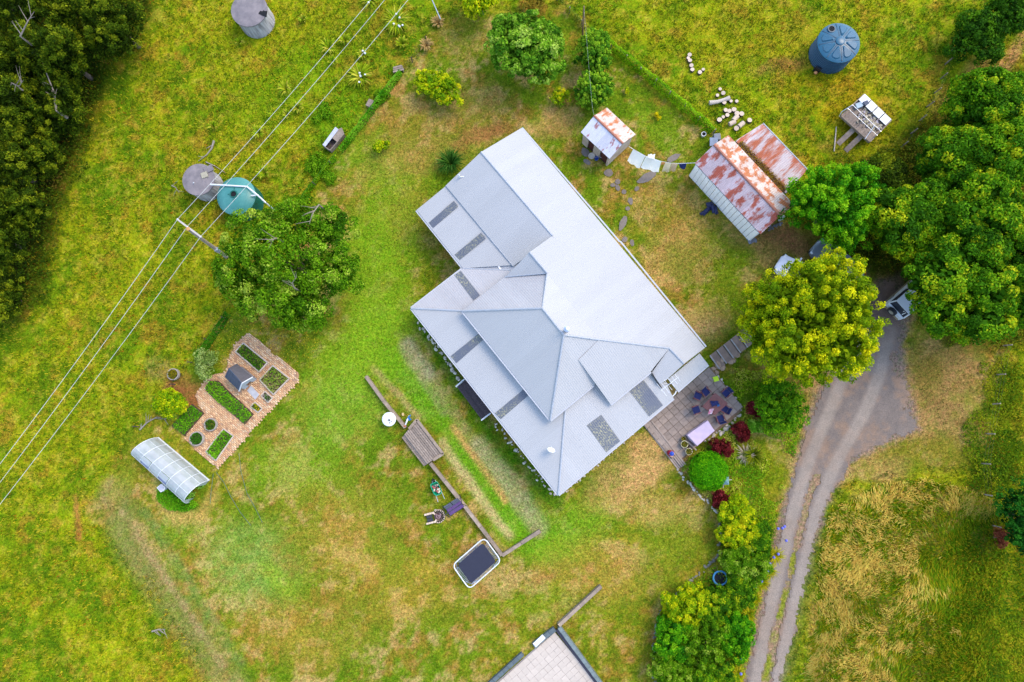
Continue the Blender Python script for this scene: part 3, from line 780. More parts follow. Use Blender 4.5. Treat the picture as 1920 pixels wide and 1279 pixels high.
# flue, vent pipe, dish, aerial, downpipe: fixed to the house, so its parts
fp = PP(1061, 620, plane(h['k0'], h['k1'], h['R2']))
fo = MB().tube([fp-Vector((0, 0, .2)), fp+Vector((0, 0, .75))], 0.13, 14).build('flue', CHROME, house, smooth=40)
MB().lathe(fp+Vector((0, 0, .8)), [(.2, 0), (.2, .05), (.05, .14)], 16).build('cowl', CHROME, fo, smooth=40)
MB().lathe(fp, [(.3, -.16), (.14, .1)], 14, False, False).build('flashing', FLASH, fo, smooth=40)
vp = PP(862, 333, plane(h['r0'], h['r1'], b0))
vo = MB().tube([vp-Vector((0, 0, .3)), vp+Vector((0, 0, .5)), vp+Vector((-.02, .05, .55))], 0.06, 10).build('vent_pipe', WHITE, house, smooth=50)
MB().tube([vp+Vector((0, 0, .12)), vp+Vector((.25, .03, .1)), vp+Vector((.5, .06, .02))], 0.045, 8).build('branch_pipe', WHITE, vo, smooth=50)
dp = PP(1030, 848, SW)
ds = MB().tube([dp-Vector((0, 0, .1)), dp+Vector((0, 0, .45)), dp+Vector((.1, .1, .6))], 0.025, 8).build('dish_mount', WHITE, house, smooth=50)
dm = MB(); ax = Vector((.25, .8, .55)).normalized(); cc = dp+Vector((.12, .15, .6)); t1 = ax.orthogonal().normalized(); t2 = ax.cross(t1)
k = 20; prev = None
for i in range(5):
    r = .3*i/4
    dm.v += [cc+ax*(r*r*.55)+(t1*math.cos(2*math.pi*j/k)*1.0+t2*math.sin(2*math.pi*j/k)*1.0)*max(r, .01) for j in range(k)]
for i in range(4):
    for j in range(k): dm.f.append([i*k+j, i*k+(j+1) % k, (i+1)*k+(j+1) % k, (i+1)*k+j]); dm.mi.append(0)
dm.build('dish', WHITE, ds, smooth=60)
MB().tube([cc-t2*.3, cc+ax*.45-t2*.1], .018, 6).build('feed_arm', WHITE, ds)
ap = P(1246, 722, 3.0)
am = MB().tube([ap-Vector((0, 0, .5)), ap+Vector((0, 0, 2.2))], .025, 8).build('aerial_mast', CHROME, house, smooth=50)
at = ap+Vector((0, 0, 1.9)); bd = (P(1270, 700)-P(1225, 735)).normalized(); cd = Vector((-bd.y, bd.x, 0))
MB().tube([at-bd*.8, at+bd*.8], .018, 6).build('aerial_boom', WHITE, am)
for i in range(6):
    c = at+bd*(-.7+.28*i); L = .55-.05*i
    MB().tube([c-cd*L, c+cd*L], .014, 6).build('aerial_element', WHITE, am)
dpz = P(1267, 739, 2.55)
MB().tube([P(1257, 747, 2.5), P(1266, 738, 2.5), P(1268, 733, 2.5), P(1268, 733, 0.1)], 0.05, 8).build('downpipe', WHITE, house, smooth=50)
MB().tube([P(1222, 700, 3.5), P(1240, 728, 2.9)], 0.05, 8).build('downpipe', DARKM, house, smooth=50)
# timber landing with white rails on the lower-left verandah edge
la = [P(873, 712, .32), P(921, 775, .32), P(904, 788, .32), P(857, 726, .32)]
ld = thing('porch_landing', 'dark timber porch landing with white end rails beside the verandah', 'landing', P(888, 752))
for i in range(8):
    t0, t1_ = i/8+.01, (i+1)/8-.005
    MB().slab([la[0].lerp(la[3], t0), la[1].lerp(la[2], t0), la[1].lerp(la[2], t1_), la[0].lerp(la[3], t1_)], 0.04).build('plank', WOODD, ld)
fr = MB(); fr.slab([p-Vector((0, 0, .045)) for p in la], .25); fr.build('bearer', WOODD, ld)
for a, b in ((la[0], la[3]), (la[1], la[2])):
    MB().beam(a+Vector((0, 0, .85)), b+Vector((0, 0, .85)), .1, .06).build('rail', WHITE, ld)
    for i in range(6):
        p = a.lerp(b, i/5); MB().beam((p.x, p.y, .3), (p.x, p.y, 1.17), .04, .04).build('baluster', WHITE, ld)
# ------------------------------------------------------------------ materials for yard things
def rusty(name, zinc, rust, cover, scale=0.55, seed=0.0, streak=0.4):
    m, nt, b, new, lk = newmat(name)
    tc = new('ShaderNodeTexCoord')
    mp = new('ShaderNodeMapping'); mp.inputs['Location'].default_value = (seed, seed*1.7, 0); mp.inputs['Scale'].default_value = (1, streak, 1); lk(tc.outputs['UV'], mp.inputs[0])
    n = noise(nt, scale*2.2, 7, 0.62, vec=mp.outputs[0]); r = ramp(nt, [(cover-0.035, (0, 0, 0)), (cover+0.015, (.7, .7, .7)), (cover+.06, (1, 1, 1))]); lk(n.outputs[0], r.inputs[0])
    n2 = noise(nt, 6, 5, 0.7, vec=mp.outputs[0])
    rz = ramp(nt, [(0.3, tuple(c*0.78 for c in zinc)), (0.7, zinc)]); lk(n2.outputs[0], rz.inputs[0])
    rr = ramp(nt, [(0.3, tuple(c*0.7 for c in rust)), (0.7, rust)]); lk(n2.outputs[0], rr.inputs[0])
    mx = new('ShaderNodeMix'); mx.data_type = 'RGBA'; lk(r.outputs[0], mx.inputs[0]); lk(rz.outputs[0], mx.inputs[6]); lk(rr.outputs[0], mx.inputs[7])
    oi = new('ShaderNodeObjectInfo'); mr = new('ShaderNodeMapRange'); mr.inputs[3].default_value = 0.86; mr.inputs[4].default_value = 1.06; lk(oi.outputs['Random'], mr.inputs[0])
    m2 = new('ShaderNodeMix'); m2.data_type = 'RGBA'; m2.blend_type = 'MULTIPLY'; m2.inputs[0].default_value = 1; lk(mx.outputs[2], m2.inputs[6]); lk(mr.outputs[0], m2.inputs[7])
    lk(m2.outputs[2], b.inputs['Base Color']); b.inputs['Roughness'].default_value = 0.75; b.inputs['Specular IOR Level'].default_value = 0.25
    return m
ZINC = srgb(196, 188, 198, .62); ZINCW = srgb(238, 214, 198, .66)
RUSTR = srgb(178, 84, 66, .62); RUSTO = srgb(224, 138, 88, .62)
CONC = M('stained_concrete', srgb(160, 148, 146, .62), 0.9, 0.35, 1.2, bump=0.2, col2=srgb(112, 106, 108, .7))
CONCW = M('streaked_concrete_wall', srgb(206, 200, 196, .7), 0.9, 0.3, 2.2, col2=srgb(120, 112, 110, .7), stretch=(2.2, 2.2, 0.25))
PAVE = M('paving_stone', srgb(180, 160, 144, .72), 0.9, 0.3, 2.5, bump=0.2, randvar=0.18)
PAVEW = M('pale_paving', srgb(234, 216, 196, .57), 0.85, 0.08, 2.0, randvar=0.06)
STONE = M('pale_stone', srgb(226, 212, 190, .76), 0.9, 0.3, 4.0, bump=0.3, randvar=0.3)
STONEO = M('tan_rock', srgb(214, 176, 142, .66), 0.9, 0.3, 4.0, bump=0.3, randvar=0.2)
BRICK = M('old_brick', srgb(206, 164, 128, .66), 0.9, 0.35, 1.4, bump=0.3, col2=srgb(166, 118, 88, .66), randvar=0.1)
SOIL = M('dark_soil', srgb(98, 76, 54, .6), 0.95, 0.3, 5)
SKIN = M('skin', (0.48, 0.28, 0.2), 0.6, 0.08)
CREAM = M('pale_render', srgb(224, 206, 188, .66), 0.85, 0.15, 2.0, col2=srgb(190, 172, 152, .66))
WALLB = M('whitewashed_boards', (.94, .89, .82), 0.8, 0.08, 2.0, randvar=0.04)
PALEW = M('cut_wood', srgb(240, 214, 188, .6), 0.85, 0.12, 8.0, randvar=0.12)
BARK = M('bark', srgb(110, 92, 78, .6), 0.95, 0.4, 6, bump=0.4)
TIMBER = M('pale_timber', srgb(196, 176, 160, .64), 0.85, 0.25, 5.0, randvar=0.12)
GREYW = M('grey_sleeper', srgb(184, 162, 140, .68), 0.9, 0.4, 3.0, bump=0.3, randvar=0.2)
NAVY = M('navy_canvas', srgb(34, 46, 108, .62), 0.8, 0.3, 5)
REDW = M('reddish_hardwood', srgb(150, 86, 82, .6), 0.6, 0.3, 6)
up = Vector((0, 0, 1))

# ------------------------------------------------------------------ gabled sheds
def roof_plane_pts(r0, r1, e0, e1): return [r0, r1, e1, e0]
def shed_small():
    zr, ze = 3.0, 2.2
    r0, r1 = P(1114, 217, zr), P(1168, 269, zr); n0, n1 = P(1138, 202, ze), P(1192, 252, ze); s0, s1 = P(1089, 248, ze), P(1143, 298, ze)
    t = thing('wash_house', 'small rusty-roofed outhouse with pale walls and two dark doorways', 'shed', P(1140, 260))
    ax = (r1-r0).normalized(); side = (n0-s0); side.z = 0; side.normalize()
    dk = MB()
    for a in ([r0, r1, n1, n0], [r0, r1, s1, s0]): dk.slab([p-up*.06 for p in a], .05)
    ro = dk.build('roof', WOODG, t)
    corr([r0, r1, n1, n0], ax, rusty('shed_roof_light', ZINCW, RUSTO, 0.54, 1.0, 3.1), ro, seed=1)
    corr([r0, r1, s1, s0], ax, rusty('shed_roof_grey', srgb(228, 222, 226, .82), srgb(196, 112, 100, .66), 0.6, 1.0, 8.3), ro, seed=2)
    MB().tube([r0-up*.02, r1-up*.02], .1, 8).build('ridge_cap', M('rusty_cap', srgb(200, 130, 104, .62), .8), ro, smooth=60)
    w = MB()
    a0, a1 = n0-side*.18+ax*.15, n1-side*.18-ax*.15; c0, c1 = s0+side*.25+ax*.15, s1+side*.25-ax*.15
    def wall(p, q, z0, z1): w.beam(Vector((p.x, p.y, (z0+z1)/2)), Vector((q.x, q.y, (z0+z1)/2)), .12, z1-z0)
    wall(a0, a1, 0, 2.1); wall(a0, c0, 0, 2.05)
    # lower-left wall with two doorways
    def at(f): return c0.lerp(c1, f)
    wall(at(0), at(.2), 0, 2.1); wall(at(.42), at(.66), 0, 2.1); wall(at(.94), at(1), 0, 2.1); wall(at(.2), at(.42), 1.9, 2.1); wall(at(.66), at(.94), 1.8, 2.1)
    w.build('wall', CREAM, t)
    g = MB(); q0, q1, q2 = a1.copy(), r1-ax*.15, c1.copy()
    g.slab([Vector((q0.x, q0.y, 0)), Vector((q0.x, q0.y, 2.12)), Vector((q1.x, q1.y, zr-.1)), Vector((q2.x, q2.y, 2.12)), Vector((q2.x, q2.y, 0))], .1)
    g.build('gable_wall', CREAM, t)
    MB().slab([Vector((p.x, p.y, .05)) for p in (a0, a1, c1, c0)], .04).build('floor', SOIL, t)
    for f0, f1 in ((.21, .41), (.67, .93)):
        p = at(f0)+side*.1; q = at(f1)+side*.1
        MB().beam(Vector((p.x, p.y, .9)), Vector((q.x, q.y, .9)), .05, 1.7).build('door', M('oxide_door', srgb(104, 52, 48, .6), .7), t)
shed_small()

def shed_big():
    zr, ze = 3.4, 2.55
    r0, r1 = P(1339, 271, zr), P(1464, 404, zr); n0, n1 = P(1366, 253, ze+.15), P(1490, 385, ze+.15); s0, s1 = P(1303, 306, ze), P(1426, 439, ze)
    m0, m1 = P(1431, 231, 2.85), P(1514, 318, 2.85); l0, l1 = P(1379, 264, 2.42), P(1474, 363, 2.42)
    t = thing('barn', 'long rust-stained twin-roofed barn with white board wall', 'barn', P(1400, 345))
    ax = (r1-r0).normalized(); side = (n0-s0); side.z = 0; side.normalize()
    dk = MB()
    for a in ([r0, r1, n1, n0], [r0, r1, s1, s0], [m0, m1, l1, l0]): dk.slab([p-up*.06 for p in a], .05)
    ro = dk.build('roof', WOODG, t)
    corr([r0, r1, n1, n0], ax, rusty('barn_roof_light', ZINCW, RUSTO, 0.505, 0.95, 1.3, 0.75), ro, seed=1, amp=.011)
    corr([r0, r1, s1, s0], ax, rusty('barn_roof_grey', srgb(216, 194, 196, .7), srgb(192, 100, 78, .64), 0.515, 0.75, 5.2, 0.5), ro, seed=2, amp=.011)
    corr([m0, m1, l1, l0], ax, rusty('barn_roof_rear', srgb(232, 212, 206, .72), srgb(222, 124, 84, .66), 0.50, 0.6, 9.4, 0.22), ro, seed=3, amp=.011)
    MB().tube([r0-up*.02, r1-up*.02], .11, 8).build('ridge_cap', M('rusty_cap', srgb(200, 130, 104, .62), .8), ro, smooth=60)
    MB().tube([m0-up*.02, m1-up*.02], .05, 8).build('ridge_cap', FLASH, ro, smooth=60)
    ins = side*.06
    w0, w1 = s0+ins+ax*.15, s1+ins-ax*.15
    # white boards of the long wall, each a piece
    nb = 18
    for i in range(nb):
        p = w0.lerp(w1, i/nb); q = w0.lerp(w1, (i+1)/nb-.004)
        MB().beam(Vector((p.x, p.y, 1.16)), Vector((q.x, q.y, 1.16)), .05+.012*(i % 2), 2.32).build('board', WALLB, t)
    w = MB()
    def wall(p, q, z1): w.beam(Vector((p.x, p.y, z1/2)), Vector((q.x, q.y, z1/2)), .1, z1)
    e0, e1 = m0+ax*.15, m1-ax*.15
    wall(e0, e1, 2.7); wall(w0, n0+ax*.15, 2.3); wall(w1, n1-ax*.15, 2.3); wall(l0+ax*.15, e0, 2.3); wall(l1-ax*.15, e1, 2.3)
    for q, s in ((r0+ax*.15, 0), (r1-ax*.15, 1)):
        a = (w0, w1)[s]; b = (n0+ax*.15, n1-ax*.15)[s]
        w.slab([Vector((a.x, a.y, 2.2)), Vector((q.x, q.y, zr-.1)), Vector((b.x, b.y, 2.3))], .08)
    w.build('wall', WALLW, t)
    # moss and dead twigs in the valley between the two roofs
    g = np.random.default_rng(4); N = 5200
    f = g.random(N); L0 = np.array(l0); L1 = np.array(l1); d = (L1-L0)
    sd = np.array(side)
    off = g.normal(0.05, 0.13, N); leaf_n = g.normal(0, .5, (N, 3)); leaf_n[:, 2] += 1
    pts = L0+d*(0.06+0.9*f)[:, None]+sd*off[:, None]; pts[:, 2] += g.random(N)*0.10+0.02+abs(off)*.35
    k = g.random(N)
    col = np.where((k < .4)[:, None], C8(196, 160, 30), np.where((k < .75)[:, None], C8(128, 96, 66), C8(150, 118, 112)))
    leaf_mesh('valley_litter', pts, leaf_n, g.uniform(.05, .14, N), 0.35, col, ro, kind='stuff')

def leaf_mesh(name, pts, nrm, size, aspect, col, parent=None, mat=None, axis=None, **kw):
    """diamond-shaped leaves: one face each, turned along their own normal"""
    pts = np.asarray(pts, float); N = len(pts)
    n = nrm/(np.linalg.norm(nrm, axis=1, keepdims=True)+1e-9)
    r = rng.normal(size=(N, 3)) if axis is None else axis
    a = r-n*(r*n).sum(1, keepdims=True); a /= (np.linalg.norm(a, axis=1, keepdims=True)+1e-9)
    b = np.cross(n, a)
    s = np.asarray(size)[:, None]*0.5
    w = s*aspect
    fold = n*s*0.18
    V = np.stack([pts-a*s, pts+b*w+fold, pts+a*s, pts-b*w+fold], 1).reshape(-1, 3)
    c = np.repeat(np.clip(col, 0.002, 0.75)[:, None], 4, 1).reshape(-1, 3)
    me = fast_mesh(name, V, 4, c, mat or LEAF, org=org_of(parent))
    return tag(link(name, me, parent), **kw)
shed_big()

# ------------------------------------------------------------------ water tanks
def conc_tank(px, py, rad, hgt, name, label, hole=None, hatch=None, partial=False):
    c = P(px, py)
    t = thing(name, label, 'water tank', c)
    MB().lathe(c, [(rad*1.0, -.05), (rad*.985, hgt*.5), (rad*.97, hgt)], 40, True, False).build('wall', CONCW, t, smooth=40)
    ro = MB()
    k = 40; rr = rad*1.04
    n = 7
    rows = [(rr, hgt-.02), (rr, hgt+.08)]+[(rr*(1-i/n), hgt+.09+.16*i/n) for i in range(1, n)]
    ro.lathe(c, rows, k, True, True)
    rf = ro.build('roof', CONC, t, smooth=30)
    return t, c, rf
t, c, rf = conc_tank(484, 42, 1.42, 1.75, 'concrete_tank', 'weathered concrete tank with a black broken hatch hole at the top edge of the view')
hp = P(493, 26, 1.86)
ho = MB()
ho.prism([(hp.x+x, hp.y+y) for x, y in ((-.36, -.02), (-.22, .24), (-.05, .18), (.06, .28), (.18, .2), (.33, .22), (.28, -.26), (.0, -.16))], 1.8, hp.z+.05)
ho.build('hatch_hole', M('black_void', (.004, .004, .005), .9), rf)
t, c, rf = conc_tank(391, 350, 1.24, 1.6, 'concrete_tank', 'smaller concrete tank with square pale lid beside the green tank')
hp = P(383, 328, 1.84); MB().box((hp.x, hp.y, 1.76), .5, .45, .1, .35).build('hatch', M('pale_lid', srgb(188, 178, 152, .66), .8), rf)
hp = P(391, 317, 1.8); MB().box((hp.x, hp.y, 1.7), .7, .5, .1, .5).build('hatch', CONC, rf)
hp = P(364, 344, 1.75); MB().tube([hp, hp+up*.18, hp+Vector((.1, 0, .25))], .03, 6).build('vent', WHITE, rf)

GREENP = M('teal_polythene', srgb(92, 164, 154, .6), 0.38, 0.18, 0.9, col2=srgb(60, 138, 132, .6))
GREEND = M('teal_polythene_wall', srgb(30, 116, 98, .56), 0.4, 0.2, 1.0)
c = P(461, 381); t = thing('plastic_water_tank', 'teal-green domed plastic tank with white pipe across its lid', 'water tank', c)
rad = 1.5; hg = 1.75
prof = [(rad, -.02)]
for i in range(8): prof += [(rad, hg*(i+.2)/8), (rad*.975, hg*(i+.6)/8)]
MB().lathe(c, prof+[(rad, hg)], 48, True, False).build('wall', GREEND, t, smooth=50)
ld_ = MB().lathe(c, [(rad*1.015, hg-.03), (rad*1.015, hg+.04), (rad*.9, hg+.18), (rad*.65, hg+.34), (rad*.35, hg+.44), (.3, hg+.48)], 48).build('lid', GREENP, t, smooth=50)
MB().lathe(c, [(.3, hg+.46), (.3, hg+.56), (.22, hg+.56)], 24, False, False).build('inlet_rim', GREEND, ld_, smooth=40)
MB().lathe(c, [(.0, hg+.5), (.22, hg+.505)], 24, False, True).build('inlet', M('black_void', (.004, .004, .005), .9), ld_)
for i in range(4):
    a = i*math.pi/2+math.pi/2
    d = Vector((math.cos(a), math.sin(a), 0))
    MB().beam(c+d*.38+up*(hg+.45), c+d*(.8 if i % 2 == 0 else 1.1)+up*(hg+(.32 if i % 2 == 0 else .2)), .09, .07).build('rib', GREEND, ld_)
pp = thing('water_pipe', 'white plastic pipe running from concrete tank over green tank', 'pipe', P(395, 346))
pts = [P(395, 346, 1.95), P(430, 348, 2.25), P(463, 350, 2.2), P(483, 366, 2.15), P(498, 380, 1.75)]
MB().tube(pts, .065, 10).build('pipe_run', WHITE, pp, smooth=60)
MB().tube([P(471, 367, 2.12), P(485, 366, 2.1)], .05, 8).build('tee', WHITE, pp, smooth=60)
MB().tube([pts[-1], Vector((pts[-1].x+.1, pts[-1].y-.1, 0))], .05, 8).build('drop_pipe', WHITE, pp, smooth=60)

BLUEP = M('blue_polythene', srgb(48, 116, 146, .5), 0.3, 0.15, 0.9)
BLUED = M('blue_polythene_wall', srgb(26, 88, 116, .45), 0.4, 0.15, 0.9)
c = P(1554, 103); t = thing('plastic_water_tank', 'dark blue ribbed plastic tank with petal-shaped lid in the upper right paddock', 'water tank', c)
rad = 1.62; hg = 1.75
prof = [(rad, -.02)]
for i in range(9): prof += [(rad, hg*(i+.15)/9), (rad*.985, hg*(i+.3)/9), (rad*.95, hg*(i+.55)/9), (rad*.985, hg*(i+.85)/9)]
MB().lathe(c, prof+[(rad, hg)], 56, True, False).build('wall', BLUED, t, smooth=50)
ld_ = MB().lathe(c, [(rad*1.01, hg-.05), (rad*1.01, hg+.03), (rad*.9, hg+.12), (rad*.5, hg+.26), (.36, hg+.32), (.36, hg+.38), (.26, hg+.42)], 56).build('lid', BLUEP, t, smooth=50)
for i in range(8):
    a0 = R(22.5+45*i)+R(6)
    pm = MB(); ring = []
    if i == 2:
        d = Vector((math.cos(a0), math.sin(a0), 0)); q = c+d*rad*.74
        MB().lathe(q, [(.3, hg+.1), (.3, hg+.26), (.22, hg+.26)], 24, False, False).build('hatch_rim', BLUED, ld_, smooth=40)
        MB().lathe(q, [(.0, hg+.235), (.23, hg+.24)], 24, False, True).build('hatch_hole', M('black_void', (.004, .004, .005), .9), ld_)
        continue
    # raised petal panel
    for r_, w_ in ((.42, .08), (.7, .2), (1.05, .33), (1.3, .38), (1.44, .26), (1.5, .0)):
        zz = hg+.32-(r_-.36)*.24
        ring.append((r_, w_, zz))
    d = Vector((math.cos(a0), math.sin(a0), 0)); s_ = Vector((-d.y, d.x, 0))
    L = [c+d*r_+s_*w_+up*(z_-.02) for r_, w_, z_ in ring]+[c+d*r_-s_*w_+up*(z_-.02) for r_, w_, z_ in reversed(ring[:-1])]
    cen = c+d*1.05+up*(hg+.26)
    inner = [cen+(p-cen)*.7+up*.11 for p in L]
    nn = len(L)
    pm.add(L+inner, [[j, (j+1) % nn, nn+(j+1) % nn, nn+j] for j in range(nn)]+[list(range(nn, 2*nn))])
    pm.build('petal_panel', BLUEP, ld_, smooth=35)
for i in range(8):
    a0 = R(45*i)+R(6); d = Vector((math.cos(a0), math.sin(a0), 0))
    MB().beam(c+d*.36+up*(hg+.31), c+d*1.55+up*(hg+.1), .05, .06).build('rib', BLUED, ld_)
vp_ = P(1532, 131, .3); MB().box((vp_.x, vp_.y, .05), .5, .16, .55, R(-30)).build('valve_box', DARKM, t)
MB().lathe(P(1528, 138, .1), [(.05, 0), (.13, .08), (.13, .18), (.05, .25)], 14).build('outlet_float', M('orange_plastic', srgb(236, 160, 96, .62), .5), t, smooth=60)

# ------------------------------------------------------------------ derelict timber trailer with four white panels
q = [P(1620, 177, .9), P(1671, 226, .9), P(1631, 266, .9), P(1577, 217, .9)]
def bl(u, v, z=None):
    p = q[0].lerp(q[1], u).lerp(q[3].lerp(q[2], u), v)
    if z is not None: p.z = z
    return p
t = thing('farm_trailer', 'old weathered tray trailer with four white panels and a load of rubbish', 'trailer', P(1624, 222))
for i in range(14):
    a = (i+.03)/14; b = (i+.95)/14
    MB().slab([bl(a, .0, .72), bl(b, .0, .72), bl(b, 1, .72), bl(a, 1, .72)], .05).build('plank', WOODG, t)
for i in range(4):
    a, b = i/4+.006, (i+1)/4-.02
    MB().slab([bl(a, -.01, .98), bl(b, -.01, .98), bl(b, .27, 1.02), bl(a, .27, 1.02)], .04).build('white_panel', WHITE, t)
for a, b in ((bl(0, 0, .85), bl(0, 1, .85)), (bl(1, 0, .85), bl(1, 1, .85)), (bl(0, 0, .85), bl(1, 0, .85)), (bl(0, 1, .8), bl(1, 1, .8))):
    MB().beam(a, b, .07, .24).build('side_board', WOODG, t)
for v in (.62, .8): MB().tube([bl(0, v, 1.35), bl(1, v, 1.35)], .022, 8).build('pipe_rail', CHROME, t, smooth=60)
for u in (.0, .5, 1):
    for v in (.62, .8): MB().tube([bl(u, v, .75), bl(u, v, 1.35)], .03, 8).build('pipe_post', CHROME, t, smooth=60)
MB().tube([bl(-.0, .62, 1.35), bl(-.06, .98, 1.25), bl(-.02, 1.06, .9)], .03, 8).build('pipe_rail', CHROME, t, smooth=60)
MB().tube([bl(.78, .62, 1.35), bl(.86, 1.1, 1.1)], .03, 8).build('pipe_rail', CHROME, t, smooth=60)
for u in (.1, .9):
    for v in (.25, .75):
        w = bl(u, v, .3); ax_ = (q[1]-q[0]).normalized()
        MB().tube([w-ax_*.1, w+ax_*.1], .3, 18).build('wheel', DARKM, t, smooth=40)
MB().beam(bl(.05, .5, .55), bl(.95, .5, .55), 1.6, .2).build('chassis', WOODG, t)
for u0 in (.48, .74):
    a = bl(u0, 1.0, .66); d = (bl(u0, 1.5, 0)-bl(u0, 1.0, 0)).normalized()
    MB().slab([a-ax_*.2, a+ax_*.2, a+ax_*.2+d*1.35+up*-.62, a-ax_*.2+d*1.35+up*-.62], .05).build('loading_ramp', WOODG, t)
g = random.Random(5); lo = MB()
for i in range(260):
    p = bl(g.uniform(.28, .94), g.gauss(.45, .11), .72); lo.m = g.choice((0, 0, 1, 2))
    lo.box(p, g.uniform(.05, .25), g.uniform(.04, .14), g.uniform(.03, .2), g.uniform(0, 3), g.uniform(-.4, .4))
lo.build('rubbish_load', [M('dusty_rubble', srgb(206, 192, 160, .72), .9), WOODG, M('lilac_scrap', srgb(206, 194, 200, .64), .8)], t, kind='stuff')
MB().box(bl(.12, .38, .72), .5, .4, .3, .4).build('scrap_box', M('pale_blue_scrap', srgb(176, 196, 206, .64), .6), t)
MB().box(bl(.2, .2, .72), .35, .3, .4, .4).build('scrap_box', M('dark_blue_scrap', srgb(70, 84, 110, .62), .6), t)
tag(MB().tube([P(1568, 238, .06), P(1566, 262, .08), P(1564, 284, .05)], [.04, .05, .045], 7).build('fallen_pole', M('bleached_wood', srgb(216, 200, 182, .66), .9), smooth=60), 'thin bleached pole lying on bare earth left of the trailer', 'pole')

# ------------------------------------------------------------------ firewood: sawn rounds and blocks
def log_round(r, hh):
    b = MB(); k = 12
    prof = [(r*.96, 0), (r, hh*.5), (r*.96, hh)]
    b.lathe((0, 0, 0), prof, k, True, False); b.m = 1; b.lathe((0, 0, 0), [(r*.96, hh), (r*.3, hh+.004)], k, False, True)
    return b.mesh('log_round', [BARK, PALEW])
rounds = [log_round(.14, .2), log_round(.175, .22), log_round(.205, .24)]
def zz5(x, y): return (1280+x/4.918, 200+y/4.918)
def zz3(x, y): return (1280+x/2.975, y/2.975)
def wood(lst, conv, label, grp, sz=None):
    for i, (x, y, k) in enumerate(lst):
        o = link('log_round', rounds[k]); a, b = conv(x, y); o.location = P(a, b); o.rotation_euler = (random.uniform(-.15, .15), random.uniform(-.15, .15), random.uniform(0, 6))
        tag(o, label[i] if isinstance(label, (list, tuple)) else label, 'firewood', grp)
wood([(388, 42, 1), (427, 48, 1), (467, 40, 2), (497, 72, 2), (535, 78, 2), (404, 88, 1), (369, 104, 0), (337, 133, 2), (490, 206, 2)], zz5, [q+' sawn round in the cluster behind the barn' for q in ('upper left pale', 'second from left, pale', 'topmost large pale', 'large pale inner', 'rightmost of the packed rows, pale', 'middle left pale', 'small left-hand pale', 'leftmost large pale', 'lowest large pale')], 'sawn rounds clustered behind the barn')
wood([(608, 138, 2)], zz5, 'single large sawn round set apart right of the firewood cluster', 'lone sawn round')
wood([(205, 503, 0), (225, 524, 1), (190, 537, 0), (228, 577, 1), (265, 570, 0), (298, 570, 0)], zz3, [q+' beside the pale fallen log' for q in ('topmost small sawn round', 'sawn round just above the middle', 'small sawn round at the upper left', 'sawn round tucked below the middle', 'small sawn round at the right end', 'outermost small sawn round to the right')], 'sawn rounds beside the fallen log')
wood([(37, 312, 1), (27, 330, 0), (38, 345, 1), (47, 372, 1), (52, 396, 1), (93, 410, 1), (113, 395, 0)], zz3, [q+' sawn round of the curved row in the paddock' for q in ('topmost', 'second from the top', 'third from the top', 'fourth from the top', 'fifth from the top', 'lowest', 'rightmost')], 'curved row of rounds in the paddock')
for i, (x, y, rz) in enumerate(((480, 115, .8), (450, 160, .5), (533, 175, .7))):
    a, b = zz5(x, y); b_ = MB(); b_.m = 0; b_.tube([(-.26, 0, .19), (.26, 0, .19)], .19, 10)
    o = b_.build('split_block', PALEW, smooth=40); o.location = P(a, b); o.rotation_euler = (0, 0, rz)
    tag(o, ('pale block lying on its side in the middle of the firewood', 'squarish pale block lowest left in the firewood cluster', 'pale block beside the lowest round of the firewood')[i], 'firewood', 'blocks lying in the firewood')
tag(MB().tube([P(1330, 193, .2), P(1345, 191, .22), P(1358, 187, .2), P(1368, 184, .22)], [.19, .15, .14, .2], 10).build('felled_log', M('peeled_log', srgb(222, 206, 190, .66), .85), smooth=50), 'long pale peeled log among rounds above the barn', 'log')
# ------------------------------------------------------------------ paving helper: each slab a piece
EU = (P(1263, 747)-P(1047, 928)); EU.z = 0; EU.normalize()      # along the lower-right eave
EV = Vector((EU.y, -EU.x, 0))                                     # towards the lower right
def paved(parent, poly, size, gap, mat, z, th=0.05, uu=None, name='paving_slab', seed=1, shrink=0.35):
    uu = uu or EU; vv = Vector((uu.y, -uu.x, 0)); rd = random.Random(seed)
    pts = [P(x, y, z) for x, y in poly]; o = pts[0]
    q = [((p-o).dot(uu), (p-o).dot(vv)) for p in pts]
    me = []
    for k in range(4):
        b = MB(); e = size-gap
        for i in range(1): pass
        j = [rd.uniform(-.012, .012) for _ in range(4)]
        b.prism([(-e/2+j[0], -e/2), (e/2, -e/2+j[1]), (e/2+j[2], e/2), (-e/2, e/2+j[3])], -th, 0)
        me.append(b.mesh(name, mat))
    u0, u1 = min(a for a, _ in q), max(a for a, _ in q); v0, v1 = min(b for _, b in q), max(b for _, b in q)
    ang = math.atan2(uu.y, uu.x); n = 0; org = org_of(parent)
    for i in range(int((u1-u0)/size)+1):
        for j in range(int((v1-v0)/size)+1):
            cu, cv = u0+(i+.5)*size, v0+(j+.5)*size
            ok = inpoly(np.array([cu]), np.array([cv]), q)[0]
            if not ok: continue
            ob = link(name, me[rd.randrange(4)], parent); p = o+uu*cu+vv*cv
            ob.location = Vector((p.x, p.y, z+rd.uniform(0, .008)))-org; ob.rotation_euler = (rd.uniform(-.006, .006), rd.uniform(-.006, .006), ang+rd.uniform(-.01, .01)); n += 1
    return n
